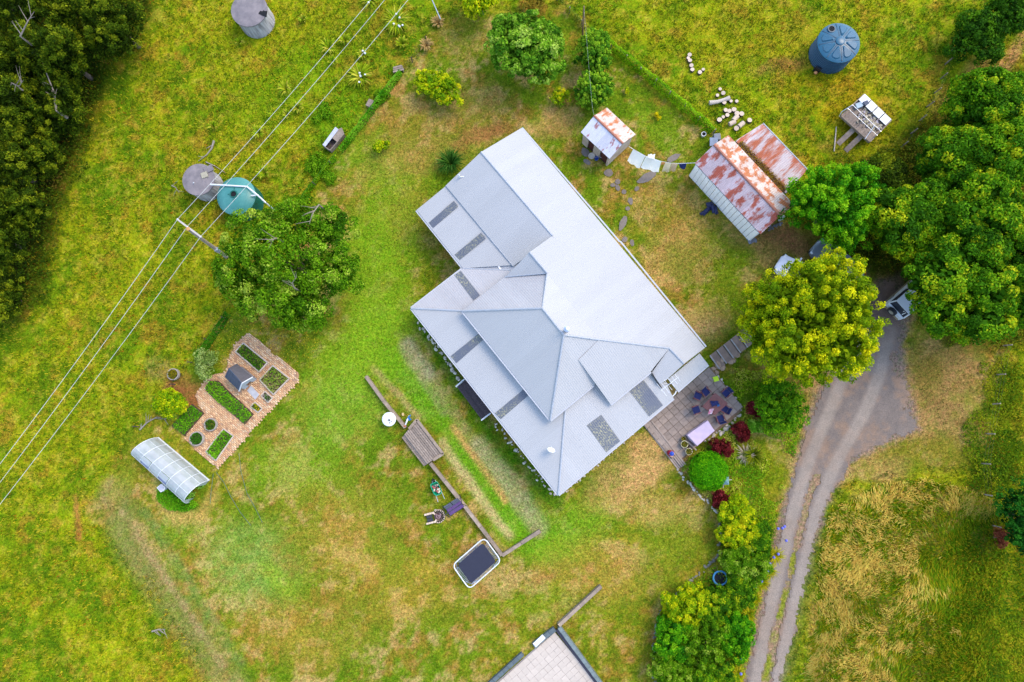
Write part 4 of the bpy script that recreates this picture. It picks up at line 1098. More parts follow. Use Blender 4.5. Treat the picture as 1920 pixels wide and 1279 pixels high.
# terrace beside the house
PATIO = [(1206, 796), (1330, 688), (1347, 708), (1372, 738), (1388, 760), (1388, 772), (1368, 792), (1338, 812), (1300, 842), (1276, 866)]
pb = MB().prism([tuple(P(x, y).xy) for x, y in PATIO], -.05, .10)
terr = pb.build('terrace', M('terrace_bed', srgb(150, 122, 96, .62), .95, .3, 5), None, label='brownish paved terrace beside the house', kind='structure')
paved(terr, PATIO, 0.56, 0.03, PAVE, 0.15)
# stones along edges
def stones(name, label, pts, n, r0, r1, mat, spread=.1, seed=1):
    rd = random.Random(seed); pl = [P(x, y) for x, y in pts]
    t = thing(name, label, 'stone edging', pl[0])
    ms = []
    for k in range(5):
        b = MB(); vs = []; 
        for i, (rr, z) in enumerate(((.75, 0), (1, .35), (.8, .8), (.35, 1.0))):
            for j in range(7):
                a = 2*math.pi*j/7+i*.3; f = rr*rd.uniform(.75, 1.1); vs.append((math.cos(a)*f, math.sin(a)*f*.8, z*.7))
        fs = [[i*7+j, i*7+(j+1) % 7, (i+1)*7+(j+1) % 7, (i+1)*7+j] for i in range(3) for j in range(7)]+[[21+j for j in range(7)]]
        b.add(vs, fs); ms.append(b.mesh('stone', mat, smooth=45))
    L = [(pl[i+1]-pl[i]).length for i in range(len(pl)-1)]; T = sum(L)
    for k in range(n):
        d = T*(k+rd.uniform(.1, .9))/n; i = 0
        while i < len(L)-1 and d > L[i]: d -= L[i]; i += 1
        p = pl[i].lerp(pl[i+1], min(1, d/L[i]))+Vector((rd.gauss(0, spread), rd.gauss(0, spread), -.02))
        o = link('stone', ms[rd.randrange(5)], t); o.location = p-pl[0]; s = rd.uniform(r0, r1); o.scale = (s, s*rd.uniform(.7, 1), s*.8); o.rotation_euler = (0, 0, rd.uniform(0, 6))
    return t
stones('stone_border', 'pale stone edging round the outer rim of the terrace', [(1338, 700), (1352, 716), (1372, 742), (1390, 764), (1372, 796), (1345, 814), (1322, 828)], 44, .1, .22, STONE, .1, 3)
stones('stone_border', 'tan rocks along the lower side of the stone steps', [(1332, 698), (1350, 686), (1370, 672), (1392, 652), (1408, 636)], 24, .18, .4, STONEO, .12, 4)
stones('stone_border', 'white pebble line along lower-left verandah foundation', [(784, 608), (815, 645), (855, 700), (866, 718)], 30, .09, .2, STONE, .08, 5)
stones('stone_border', 'white pebble line from porch landing to lowest roof corner', [(925, 790), (960, 835), (1000, 885), (1042, 930)], 34, .07, .18, STONE, .08, 6)
stones('stone_border', 'small pebble line below the lower-right verandah eave', [(1052, 928), (1100, 890), (1150, 845), (1200, 802)], 26, .06, .14, STONE, .07, 7)
stones('stone_border', 'white stone line curving along the flower bed edge', [(1268, 878), (1300, 918), (1330, 946), (1352, 966)], 26, .08, .18, STONE, .06, 8)
stones('stone_border', 'grey stone edging along the lower shrubbery', [(1352, 980), (1350, 1040), (1290, 1095), (1240, 1140), (1226, 1190), (1228, 1290)], 60, .09, .2, M('mossy_stone', srgb(150, 146, 124, .62), .9, .3, 4, randvar=.2), .06, 9)
# stone steps from the terrace up to the drive
st = thing('garden_steps', 'flight of broad grey stone steps climbing towards the yellow cypress', 'steps', P(1370, 655))
for i in range(7):
    f0, f1 = i/6.2, (i+1)/6.2
    a0 = Vector(P(1330, 667)).lerp(P(1408, 606), f0); a1 = Vector(P(1330, 667)).lerp(P(1408, 606), f1-.02)
    w = P(1348, 692)-P(1330, 667); w.z = 0
    z = .16+.07*i
    MB().slab([Vector((p.x, p.y, z)) for p in (a0, a1, a1+w, a0+w)], .14+.07*i).build('tread', M('brown_step_stone', srgb(182, 152, 130, .6), .9, .3, 2.5, bump=.2, randvar=.12), st)
    e = MB(); e.beam(Vector((a0.x, a0.y, z+.02)), Vector(((a0+w).x, (a0+w).y, z+.02)), .09, .07); e.build('kerb', M('pale_kerb', srgb(196, 186, 176, .64), .9), st)
# long timber steps at the lower-left terrace edge
ts = thing('timber_steps', 'long weathered timber steps on the lower-left edge of the terrace', 'steps', P(1240, 835))
a0, a1 = P(1207, 798), P(1270, 880); wv = P(1223, 788)-P(1207, 798); wv.z = 0
for i in range(5):
    f = i/5; z = (.06, .06, .16, .16, .2)[i]
    MB().slab([Vector((p.x, p.y, z)) for p in (a0+wv*f, a1+wv*f, a1+wv*(f+.16), a0+wv*(f+.16))], .06).build('plank', TIMBER, ts)
MB().slab([Vector((p.x, p.y, .05)) for p in (a0+wv*.02, a1+wv*.02, a1+wv*.96, a0+wv*.96)], .08).build('base', SOIL, ts)

# ------------------------------------------------------------------ terrace furniture
def zz7(x, y): return (1260+x/7.52, 690+y/7.52)
def chair(label, x, y, face):
    """face: photograph angle the sitter looks towards"""
    a, b = zz7(x, y); t = thing('garden_chair', label, 'chair', P(a, b, .16), face-math.pi/2, 'navy canvas chairs round the terrace table', world=False)
    MB().slab([(-.25, -.25, .44), (.25, -.25, .44), (.25, .25, .46), (-.25, .25, .46)], .03).build('seat', NAVY, t)
    MB().slab([(-.25, -.25, .5), (.25, -.25, .5), (.25, -.36, .92), (-.25, -.36, .92)], .03).build('backrest', NAVY, t)
    for s in (-1, 1):
        MB().beam((s*.29, -.3, .64), (s*.29, .27, .64), .06, .03).build('armrest', REDW, t)
        MB().beam((s*.29, -.24, 0), (s*.29, .25, .64), .035, .035).build('leg', REDW, t)
        MB().beam((s*.29, .25, 0), (s*.29, -.38, .95), .035, .035).build('leg', REDW, t)
def ang(x0, y0, x1, y1): return math.atan2(-(y1-y0), x1-x0)
TC = (590, 500)
for (x, y), lb in (((455, 345), 'navy canvas chair at the upper end of the table, right of its neighbour'), ((348, 398), 'navy canvas chair nearest the verandah, upper left of the table'), ((740, 355), 'navy canvas chair at the far right corner by the stone edging'),
                   ((325, 590), 'navy canvas chair standing alone left of the table'), ((720, 580), 'navy canvas chair close to the table on its lower right side'), ((660, 715), 'navy canvas chair lowest on the terrace above the covered table')):
    chair(lb, x, y, ang(x, y, *TC))
tq = [P(*zz7(x, y), .88) for x, y in ((605, 352), (790, 505), (610, 665), (428, 540))]
t = thing('slatted_table', 'reddish slatted wooden table among the navy chairs', 'table', P(*zz7(608, 510), .16))
for i in range(9):
    a, b = i/9+.012, (i+1)/9-.012
    MB().slab([tq[0].lerp(tq[1], a), tq[0].lerp(tq[1], b), tq[3].lerp(tq[2], b), tq[3].lerp(tq[2], a)], .03).build('slat', REDW, t)
for p in tq:
    c_ = (tq[0]+tq[2])/2; e = p.lerp(c_, .1); MB().beam((e.x, e.y, .15), (e.x, e.y, .86), .07, .07).build('leg', REDW, t)
for a, b in ((0, 1), (3, 2)):
    MB().beam(tq[a].lerp(tq[b], .04)-up*.07, tq[a].lerp(tq[b], .96)-up*.07, .05, .06).build('rail', REDW, t)
# things on the table
def drape(name, label, cat, pts, mat, z, amp=.03, seed=1):
    """crumpled cloth lying flat"""
    g = np.random.default_rng(seed); n = 10
    p = [P(*zz7(x, y), z) for x, y in pts]; b = MB()
    for j in range(n+1):
        for i in range(n+1):
            v = p[0].lerp(p[1], i/n).lerp(p[3].lerp(p[2], i/n), j/n); v = v+Vector((g.normal(0, .012), g.normal(0, .012), abs(g.normal(0, amp))+.01)); b.v.append(v)
    for j in range(n):
        for i in range(n): b.f.append([j*(n+1)+i, j*(n+1)+i+1, (j+1)*(n+1)+i+1, (j+1)*(n+1)+i]); b.mi.append(0)
    return tag(b.build(name, mat, smooth=True), label, cat)
drape('folded_canvas', 'crumpled navy canvas lying on the slatted table', 'cloth', [(535, 468), (650, 462), (662, 520), (560, 548)], NAVY, .9, .06, 2)
drape('small_towel', 'bright blue cloth beside the navy canvas on the table', 'cloth', [(628, 515), (665, 505), (672, 535), (640, 548)], M('bright_blue', srgb(56, 150, 222, .64), .7), .93, .04, 3)
drape('beach_towel', 'pink and white towel at the lower edge of the table', 'towel', [(530, 578), (590, 570), (560, 650), (500, 655)], M('pink_white_towel', srgb(240, 232, 236, .68), .8, col2=srgb(230, 70, 130, .64), scale=5), .92, .05, 4)
# covered long table
cq = [P(*zz7(x, y), .9) for x, y in ((505, 742), (602, 885), (358, 1098), (218, 945))]
t = thing('covered_table', 'long table under a pale lilac fitted cover', 'table', P(*zz7(420, 915), .16))
LIL = M('lilac_cover', srgb(222, 198, 216, .68), .75, .1, 2.0)
cb = MB(); n = 12; m = 8
g = np.random.default_rng(9)
rows = []
for j in range(m+1):
    for i in range(n+1):
        v = cq[0].lerp(cq[3], i/n).lerp(cq[1].lerp(cq[2], i/n), j/m); v.z = .9+.02*math.sin(i*1.3+j)+g.normal(0, .006); cb.v.append(v)
for j in range(m):
    for i in range(n): cb.f.append([j*(n+1)+i, j*(n+1)+i+1, (j+1)*(n+1)+i+1, (j+1)*(n+1)+i]); cb.mi.append(0)
bd = [i for i in range(n+1)]+[(n+1)*j+n for j in range(1, m+1)]+[(n+1)*m+i for i in range(n-1, -1, -1)]+[(n+1)*j for j in range(m-1, 0, -1)]
cen = sum((cb.v[i] for i in bd), Vector())/len(bd); k0 = len(cb.v)
for r_, i in enumerate(bd):
    v = cb.v[i]; o_ = (v-cen); o_.z = 0; cb.v.append(Vector((v.x, v.y, .3+.05*math.sin(r_*1.1)))+o_.normalized()*(.05+.03*math.sin(r_*.9)))
for r_ in range(len(bd)):
    r2 = (r_+1) % len(bd); cb.f.append([bd[r_], bd[r2], k0+r2, k0+r_]); cb.mi.append(0)
cb.build('fitted_cover', LIL, t, smooth=60)
for p in cq:
    e = p.lerp(cen, .12); MB().beam((e.x, e.y, .15), (e.x, e.y, .86), .07, .07).build('leg', TIMBER, t)
# pots and small terrace things
POT = M('pale_glazed_pot', srgb(226, 214, 170, .66), .5, .15); TERRA = M('terracotta_pot', srgb(190, 160, 120, .62), .7)
def pot(label, px, py, r, hh, mat, plant=True, z=.15, grp=None):
    c = P(px, py, z); t = thing('plant_pot', label, 'pot', c, group=grp)
    MB().lathe(c, [(r*.7, 0), (r*.95, hh*.8), (r, hh), (r*.84, hh), (r*.8, hh-.06)], 24, True, False).build('rim_body', mat, t, smooth=50)
    MB().lathe(c, [(r*.0, hh-.07), (r*.82, hh-.06)], 24, False, True).build('soil', SOIL, t)
    if plant:
        g = np.random.default_rng(int(px)); N = 90; a = g.uniform(0, 6.28, N); q_ = np.sqrt(g.random(N))*r*.85
        pts = np.stack([c.x+np.cos(a)*q_, c.y+np.sin(a)*q_, c.z+hh-.03+g.random(N)*.12], -1); nn = g.normal(0, .5, (N, 3)); nn[:, 2] += 1
        leaf_mesh('foliage', pts, nn, g.uniform(.06, .13, N), .5, np.where((g.random(N) < .5)[:, None], C8(110, 130, 40), C8(160, 150, 60)), t)
pot('large pale-rimmed pot at the lower terrace edge', *zz7(222, 1175), .27, .42, POT)
pot('pale-rimmed pot in the middle of the three by the lilac cover', *zz7(160, 1072), .28, .42, POT)
pot('smallest pale-rimmed pot nearest the lilac cover', *zz7(152, 998), .19, .3, TERRA)
pot('small black pot between the pale-rimmed pots', *zz7(218, 1110), .12, .22, DARKM, False)
tag(MB().beam(P(*zz7(225, 1045), .5), P(*zz7(345, 1160), .25), .1, .04).build('loose_plank', TIMBER), 'short timber plank propped beside the potted plants', 'plank')
so = thing('lime_stool', 'lime-yellow square plastic stool at the terrace corner', 'stool', P(1340, 711, .15), .3, world=False)
LIME = M('lime_plastic', srgb(206, 240, 20, .68), .45, .05)
MB().box((0, 0, .36), .38, .38, .05).build('seat', LIME, so)
for x in (-.14, .14):
    for y in (-.14, .14): MB().beam((x, y, 0), (x*.95, y*.95, .37), .05, .05).build('leg', LIME, so)

# ------------------------------------------------------------------ person sitting on the timber steps
def person():
    base = P(1254, 848, .2)
    t = thing('person', 'person in red top and blue sun hat sitting on the timber steps', 'person', base, R(-128), world=False)
    # skeleton, sitting: y forward
    J = {'pel': (0, 0, .12), 'wst': (0, .02, .3), 'che': (0, .05, .47), 'nck': (0, .07, .6), 'hed': (0, .1, .72), 'top': (0, .11, .8),
         'lh': (-.1, .02, .1), 'lk': (-.14, .4, .18), 'la': (-.13, .46, -.14), 'lt': (-.14, .6, -.17), 'rh': (.1, .02, .1), 'rk': (.14, .4, .18), 'ra': (.13, .48, -.14), 'rt': (.14, .62, -.17),
         'ls': (-.18, .06, .53), 'le': (-.24, .16, .32), 'lw': (-.12, .36, .26), 'lf': (-.1, .42, .25), 'rs': (.18, .06, .53), 're': (.24, .16, .32), 'rw': (.12, .36, .26), 'rf': (.1, .42, .25)}
    rad = {'pel': .15, 'wst': .13, 'che': .14, 'nck': .055, 'hed': .095, 'top': .07, 'lh': .1, 'lk': .07, 'la': .042, 'lt': .035, 'rh': .1, 'rk': .07, 'ra': .042, 'rt': .035, 'ls': .065, 'le': .045, 'lw': .032, 'lf': .035, 'rs': .065, 're': .045, 'rw': .032, 'rf': .035}
    E = [('pel', 'wst'), ('wst', 'che'), ('che', 'nck'), ('nck', 'hed'), ('hed', 'top'), ('pel', 'lh'), ('lh', 'lk'), ('lk', 'la'), ('la', 'lt'), ('pel', 'rh'), ('rh', 'rk'), ('rk', 'ra'), ('ra', 'rt'), ('che', 'ls'), ('ls', 'le'), ('le', 'lw'), ('lw', 'lf'), ('che', 'rs'), ('rs', 're'), ('re', 'rw'), ('rw', 'rf')]
    ks = list(J); me = bpy.data.meshes.new('body'); me.from_pydata([J[k] for k in ks], [(ks.index(a), ks.index(b)) for a, b in E], [])
    o = link('body', me, t)
    md = o.modifiers.new('skin', 'SKIN')
    for i, k in enumerate(ks): me.skin_vertices[0].data[i].radius = (rad[k], rad[k])
    me.skin_vertices[0].data[0].use_root = True
    md.use_smooth_shade = True
    sd = o.modifiers.new('sub', 'SUBSURF'); sd.levels = 1; sd.render_levels = 2
    me.materials.append(SKIN)
    RED = M('red_cloth', srgb(186, 26, 56, .64), .8); 
    MB().lathe((0, .03, .1), [(.19, 0), (.175, .12), (.17, .25), (.19, .38), (.12, .46), (.07, .48)], 18, False, False).build('top', RED, t, smooth=60)
    sh = MB()
    for s in (-1, 1): sh.tube([(s*.1, .0, .12), (s*.13, .22, .17)], [.125, .1], 12, caps=False)
    for s in (-1, 1): sh.tube([(s*.15, .06, .55), (s*.22, .12, .42)], [.085, .07], 10, caps=False)
    sh.build('shorts', RED, t, smooth=60)
    HB = M('blue_hat', srgb(60, 96, 206, .66), .8, .2, 5)
    MB().lathe((0, .11, .76), [(.17, -.03), (.15, .01), (.105, .02), (.1, .09), (.05, .13)], 20, False, True).build('sun_hat', HB, t, smooth=50)
person()

# ------------------------------------------------------------------ pale paved court at the bottom with low block walls
CT = [(1039, 1184), (1206, 1400), (1000, 1560), (792, 1400)]
ct = MB().prism([tuple(P(x, y).xy) for x, y in CT], -.05, .05).build('court', M('court_bed', srgb(200, 190, 182, .5), .9, .15), None, label='pale paved court at the bottom edge', kind='structure')
cu_ = (P(932, 1279)-P(1039, 1184)); cu_.z = 0; cu_.normalize()
paved(ct, [(1039, 1184), (1204, 1400), (1000, 1556), (794, 1400)], 0.46, .007, PAVEW, .1, uu=cu_, seed=5)
BLK = M('painted_block', srgb(140, 152, 148, .62), .9, .2, 3, randvar=.12)
def block_wall(name, label, a, b, w, hgt, n, mat, cat='wall', post=False, piece='block'):
    a = P(*a); b = P(*b); t = thing(name, label, cat, a)
    d = (b-a)
    for i in range(n):
        p = a+d*(i/n); q_ = a+d*((i+1)/n-.03/n)
        j = random.uniform(-.012, .012)
        MB().beam(Vector((p.x, p.y, hgt/2-.03)), Vector((q_.x, q_.y, hgt/2-.03+j*.3)), w+j, hgt+.06).build(piece, mat, t)
    return t
block_wall('garden_wall', 'grey block wall along the right side of the pale court', (1048, 1173), (1216, 1400), .26, .55, 27, BLK)
block_wall('garden_wall', 'low dark wall on the left side of the pale court', (980, 1224), (790, 1396), .3, .4, 21, M('dark_block', srgb(112, 124, 126, .6), .9, .3, 4, randvar=.15))
block_wall('garden_wall', 'short dark wall piece behind the white bench', (1040, 1177), (1000, 1208), .34, .4, 4, M('dark_block', srgb(112, 124, 126, .6), .9, .3, 4))
be = thing('white_bench', 'white slab bench between the dark walls of the court', 'bench', P(1011, 1201))
MB().beam(P(1020, 1193, .48), P(1002, 1210, .48), .34, .07).build('seat', WHITE, be)
for x, y in ((1017, 1196), (1005, 1207)): MB().box(P(x, y), .3, .3, .45, .7).build('leg', BLK, be)
gb_ = MB().slab([P(x, y, .14) for x, y in ((1041, 1182), (1049, 1180), (1214, 1402), (1206, 1402))], .12).build('planting_bed', M('slate_chips', srgb(126, 114, 120, .6), .95, .5, 14, bump=.5), None, label='narrow slate-chip planting strip beside the pale court', kind='structure')

# ------------------------------------------------------------------ sleeper retaining walls and the timber landing
def sleepers(name, label, pts, w=.26, hgt=.42):
    t = thing(name, label, 'retaining wall', P(*pts[0]))
    for (x0, y0), (x1, y1) in zip(pts[:-1], pts[1:]):
        a, b = P(x0, y0), P(x1, y1); L = (b-a).length; n = max(1, round(L/2.2)); d = (b-a).normalized()
        for i in range(n):
            p = a+(b-a)*(i/n); q_ = a+(b-a)*((i+1)/n)-d*.02
            MB().beam(Vector((p.x, p.y, hgt/2+random.uniform(-.015, .015))), Vector((q_.x, q_.y, hgt/2)), w+random.uniform(-.02, .02), hgt).build('sleeper', GREYW, t)
    return t
sleepers('retaining_wall', 'upper grey sleeper wall ending at the timber landing', [(688, 706), (721, 752), (762, 802)])
sleepers('retaining_wall', 'long grey sleeper wall from timber landing to trampoline, turning the corner', [(808, 868), (862, 935), (942, 1040), (1013, 994)])
sleepers('retaining_wall', 'lone straight sleeper wall above the pale court', [(1126, 1097), (1047, 1170)], .26, .5)
lq = [P(782, 787, .45), P(831, 851, .45), P(795, 874, .2), P(754, 821, .2)]
ld2 = thing('timber_landing', 'weathered plank landing with steps set into the sleeper wall', 'landing', P(790, 832))
mid0, mid1 = lq[0].lerp(lq[3], .5), lq[1].lerp(lq[2], .5)
for i in range(11):
    a, b = i/11+.008, (i+1)/11-.006
    z = .5 if i < 9 else .34
    p = [lq[0].lerp(lq[3], a), lq[1].lerp(lq[2], a), lq[1].lerp(lq[2], b), lq[0].lerp(lq[3], b)]
    if i < 6: pass
    MB().slab([Vector((v.x, v.y, z)) for v in p], .05).build('plank', WOODG, ld2)
fz = MB(); fz.slab([Vector((v.x, v.y, .28)) for v in lq], .3); fz.build('bearer', WOODD, ld2)
for a, b in ((lq[0], lq[1]), (lq[0], mid0), (lq[1], mid1)):
    MB().beam(Vector((a.x, a.y, .53)), Vector((b.x, b.y, .53)), .2, .1).build('kerb_board', GREYW, ld2)

# ------------------------------------------------------------------ trampoline
tr = thing('trampoline', 'rectangular trampoline with white frame and black mat', 'trampoline', P(893, 1057))
TZ = .75
cn = [P(848, 1060, TZ), P(908, 1008, TZ), P(940, 1052, TZ), P(880, 1105, TZ)]
def rrect(c4, rr, n=6):
    out = []
    for i in range(4):
        a, b, c_ = c4[i-1], c4[i], c4[(i+1) % 4]; d1 = (a-b).normalized(); d2 = (c_-b).normalized()
        p0 = b+d1*rr; p1 = b+d2*rr
        for k in range(n+1):
            f = k/n; out.append((p0*(1-f)+b*f)*(1-f)+(b*(1-f)+p1*f)*f)
    return out
ring = rrect(cn, .42)
MB().tube(ring, .045, 8, closed=True).build('frame', WHITE, tr, smooth=60)
cen = sum(cn, Vector())/4
inn = [cen+(p-cen)*.79 for p in cn]
MB().slab([p-up*.03 for p in rrect(inn, .22)], .015).build('mat', M('trampoline_mat', srgb(44, 46, 66, .6), .7, .15, 3), tr)
spm = MB()
for i in range(4):
    a, b = cn[i], cn[(i+1) % 4]; a2, b2 = inn[i], inn[(i+1) % 4]; n = int((b-a).length/.11)
    for k in range(3, n-2):
        f = (k+.5)/n; spm.tube([a.lerp(b, f), a2.lerp(b2, (f-.5)*1.0+.5)-up*.03], .012, 4)
spm.build('springs', CHROME, tr, kind='stuff')
for i in range(4):
    p = cn[i].lerp(cen, .06); q_ = cn[i].lerp(cn[(i+1) % 4], .3); q2 = cn[i].lerp(cn[i-1], .3)
    MB().tube([cn[i].lerp(cn[(i+1) % 4], .25), Vector((*cn[i].lerp(cn[(i+1) % 4], .25).xy, .03)), Vector((*cn[i].lerp(cen, .12).xy, .03)), Vector((*cn[i].lerp(cn[i-1], .25).xy, .03)), cn[i].lerp(cn[i-1], .25)], .03, 6).build('leg', CHROME, tr)

# ------------------------------------------------------------------ lawn furniture and toys
c = P(733, 786); t = thing('round_table', 'round white plastic table against the sleeper wall', 'table', c)
MB().lathe(c+up*.68, [(.5, 0), (.54, .03), (.5, .05), (.1, .045)], 20).build('top', WHITE, t, smooth=40)
for i in range(3):
    a = i*2.1; MB().tube([c+Vector((math.cos(a)*.35, math.sin(a)*.35, 0)), c+Vector((math.cos(a)*.25, math.sin(a)*.25, .68))], .035, 6).build('leg', WHITE, t)
g = MB()
for i in range(7): g.box(c+Vector((.05+.09*math.cos(i*2.4)*(i % 3), .09*math.sin(i*2.4)*(i % 3)-.08, .73)), .12, .05, .03, i*.8)
g.build('tabletop_clutter', M('grey_clutter', srgb(140, 146, 142, .62), .7), t, kind='stuff')
tj = thing('toy_glider', 'blue and white toy plane on the end of the sleeper wall', 'toy', P(763, 790))
MB().tube([P(760, 797, .45), P(764, 787, .4), P(767, 779, .2)], [.05, .07, .03], 8).build('fuselage', WHITE, tj, smooth=60)
BLT = M('toy_blue', srgb(50, 130, 190, .64), .5)
MB().slab([P(761, 787, .4), P(766, 781, .45), P(772, 787, .4), P(767, 789, .38)], .02).build('wing', BLT, tj)
MB().slab([P(764, 782, .3), P(770, 777, .35), P(770, 781, .3)], .02).build('tail', BLT, tj)
MB().lathe(P(759, 799, .43), [(.03, 0), (.07, .05), (.03, .1)], 8).build('nose', M('toy_orange', srgb(226, 110, 60, .62), .5), tj)
tag(MB().box(P(756, 777), .16, .22, .12, .2).build('toy_block', M('toy_yellow', srgb(236, 206, 140, .66), .6)), 'small pale yellow block on the grass by the sleeper wall', 'toy')
# green wheelbarrow with a load
wb_ = thing('wheelbarrow', 'green plastic wheelbarrow with colourful load beside sleeper wall', 'wheelbarrow', P(820, 915), R(-65), world=False)
GRN = M('green_plastic', srgb(20, 168, 118, .66), .45, .1)
b = MB(); o1 = [(-.5, -.27), (-.3, -.33), (.3, -.33), (.5, -.2), (.5, .2), (.3, .33), (-.3, .33), (-.5, .27)]
n = len(o1)
vs = [(x, y, .62) for x, y in o1]+[(x*.92, y*.86, .62) for x, y in o1]+[(x*.7, y*.7, .36) for x, y in o1]+[(x*.74, y*.76, .33) for x, y in o1]
b.add(vs, [[i, (i+1) % n, n+(i+1) % n, n+i] for i in range(n)]+[[n+i, n+(i+1) % n, 2*n+(i+1) % n, 2*n+i] for i in range(n)]+[[2*n+i for i in range(n)]]+[[i, 3*n+i, 3*n+(i+1) % n, (i+1) % n] for i in range(n)])
b.build('tray', GRN, wb_)
for s in (-1, 1):
    MB().tube([(-.62, s*.12, .2), (.2, s*.24, .34), (.95, s*.27, .6)], .022, 7).build('handle', CHROME, wb_, smooth=60)
    MB().tube([(.3, s*.22, .36), (.36, s*.24, 0)], .022, 7).build('leg', CHROME, wb_)
MB().tube([(-.6, -.05, .2), (-.6, .05, .2)], .2, 16).build('wheel', DARKM, wb_, smooth=40)
lo = MB()
for i in range(14):
    lo.m = i % 3; lo.box((random.uniform(-.3, .3), random.uniform(-.18, .18), .4), random.uniform(.1, .26), .1, random.uniform(.1, .24), random.uniform(0, 3))
lo.build('load', [M('cream_bits', srgb(236, 222, 190, .66), .8), M('grey_bits', srgb(120, 110, 112, .6), .8), M('red_bits', srgb(196, 104, 90, .62), .8)], wb_, kind='stuff')
# swing seat
sw = thing('swing_seat', 'black framed swing seat with purple cushion against the sleeper wall', 'swing seat', P(853, 948), R(33), world=False)
BLK2 = M('black_metal', (.03, .03, .035), .45, .2)
PUR = M('purple_cushion', srgb(110, 78, 132, .62), .8, .2, 5); GRC = M('grey_cushion', srgb(106, 108, 122, .6), .8, .2, 5)
for s in (-1, 1):
    MB().tube([(s*.78, -.55, 0), (s*.74, -.1, 1.5), (s*.78, .5, 0)], .03, 7).build('frame_leg', BLK2, sw, smooth=60)
MB().tube([(-.74, -.1, 1.5), (.74, -.1, 1.5)], .03, 7).build('top_bar', BLK2, sw)
MB().slab([(-.62, -.42, .45), (.62, -.42, .45), (.62, .12, .5), (-.62, .12, .5)], .1).build('seat', PUR, sw)
for s in (-1, 1): MB().slab([(s*.32-.29, .1, .56), (s*.32+.29, .1, .56), (s*.32+.29, .36, .95), (s*.32-.29, .36, .95)], .08).build('back_cushion', GRC, sw)
MB().slab([(-.68, -.46, .36), (.68, -.46, .36), (.68, .4, .36), (-.68, .4, .36)], .03).build('seat_frame', BLK2, sw)
for s in (-1, 1): MB().tube([(s*.66, -.1, 1.5), (s*.66, -.1, .4)], .015, 6).build('hanger', CHROME, sw)
# stone-ringed barbecue pit
fp_ = thing('fire_pit', 'brick-edged horseshoe fire pit with two black grates', 'fire pit', P(816, 969), R(14), world=False)
pit = M('peach_brick', srgb(240, 212, 182, .76), .9, .2, 5, randvar=.12)
for i in range(15):
    a = -2.2+4.4*i/14; o_ = MB().box((0, 0, 0), .2, .22, .26).build('brick', pit, fp_); o_.location = (.28+.4*math.cos(a), .4*math.sin(a), 0); o_.rotation_euler = (0, 0, a)
for s in (-1, 1):
    for i in range(4): o_ = MB().box((0, 0, 0), .2, .13, .24).build('brick', pit, fp_); o_.location = (-.1-.18*i, s*.34, 0)
for s in (-1, 1): MB().box((-.4, s*.14, .12), .44, .24, .06).build('grate', BLK2, fp_)
MB().lathe((.28, 0, 0), [(.36, 0), (.36, .06), (.1, .1)], 16).build('ash_bed', M('ash', srgb(128, 100, 100, .6), .95, .5, 9), fp_)
lo = MB()
for i in range(9): lo.beam((.28+random.uniform(-.2, .2), random.uniform(-.2, .2), .1), (.28+random.uniform(-.25, .25), random.uniform(-.25, .25), .17), .05, .05)
lo.build('charred_wood', [M('pinkish_ash', srgb(196, 160, 158, .62), .9)], fp_, kind='stuff')
tag(MB().lathe(P(817, 957), [(.09, 0), (.11, .1), (.06, .14)], 10).build('pebble', STONE, smooth=60), 'pale stone just above the fire pit', 'stone')
# round blue-rimmed tub in the shrubbery
c = P(1348, 1082); t = thing('mini_trampoline', 'small round trampoline with bright blue rim beside the shrubbery', 'trampoline', c)
rg = [c+Vector((math.cos(a)*.5, math.sin(a)*.5, .36)) for a in [2*math.pi*i/24 for i in range(24)]]
MB().tube(rg, .07, 8, closed=True).build('padded_rim', M('blue_pad', srgb(92, 176, 226, .66), .6), t, smooth=60)
MB().lathe(c, [(.0, .335), (.47, .34)], 24, False, True).build('mat', M('dark_mat', srgb(48, 46, 48, .6), .8), t)
for i in range(6):
    a = i*1.047; MB().tube([c+Vector((math.cos(a)*.48, math.sin(a)*.48, 0)), c+Vector((math.cos(a)*.48, math.sin(a)*.48, .34))], .02, 6).build('leg', BLK2, t)
# bird table behind the clipped ball, box by the greenhouse, feeder boxes by the fence
t = thing('bird_table', 'blue-grey bird table half hidden behind the clipped ball shrub', 'bird table', P(1358, 902))
MB().tube([P(1357, 903, 0), P(1357, 903, 1.1)], .05, 8).build('post', TIMBER, t)
b0_ = P(1359, 901, 1.2); MB().add([b0_+Vector((-.3, -.3, 0)), b0_+Vector((.3, -.3, 0)), b0_+Vector((.3, .3, 0)), b0_+Vector((-.3, .3, 0)), b0_+up*.25], [(0, 1, 4), (1, 2, 4), (2, 3, 4), (3, 0, 4), (3, 2, 1, 0)]).build('roof', M('verdigris', srgb(120, 160, 160, .64), .7), t)
for d in ((.55, .05), (-.1, -.55)): MB().beam(b0_-up*.15, b0_+Vector((d[0], d[1], -.15)), .06, .05).build('perch', TIMBER, t)
# ------------------------------------------------------------------ vegetable garden
def zz8(x, y): return (240+x/3.553, 600+y/3.553)
PLOT = [zz8(*p) for p in ((795, 88), (870, 130), (960, 225), (1060, 290), (1140, 365), (1125, 415), (1000, 545), (870, 680), (720, 860), (600, 985), (500, 905), (380, 795), (395, 740), (505, 620), (470, 560), (450, 500), (515, 405), (580, 360), (650, 350), (680, 240), (720, 160))]
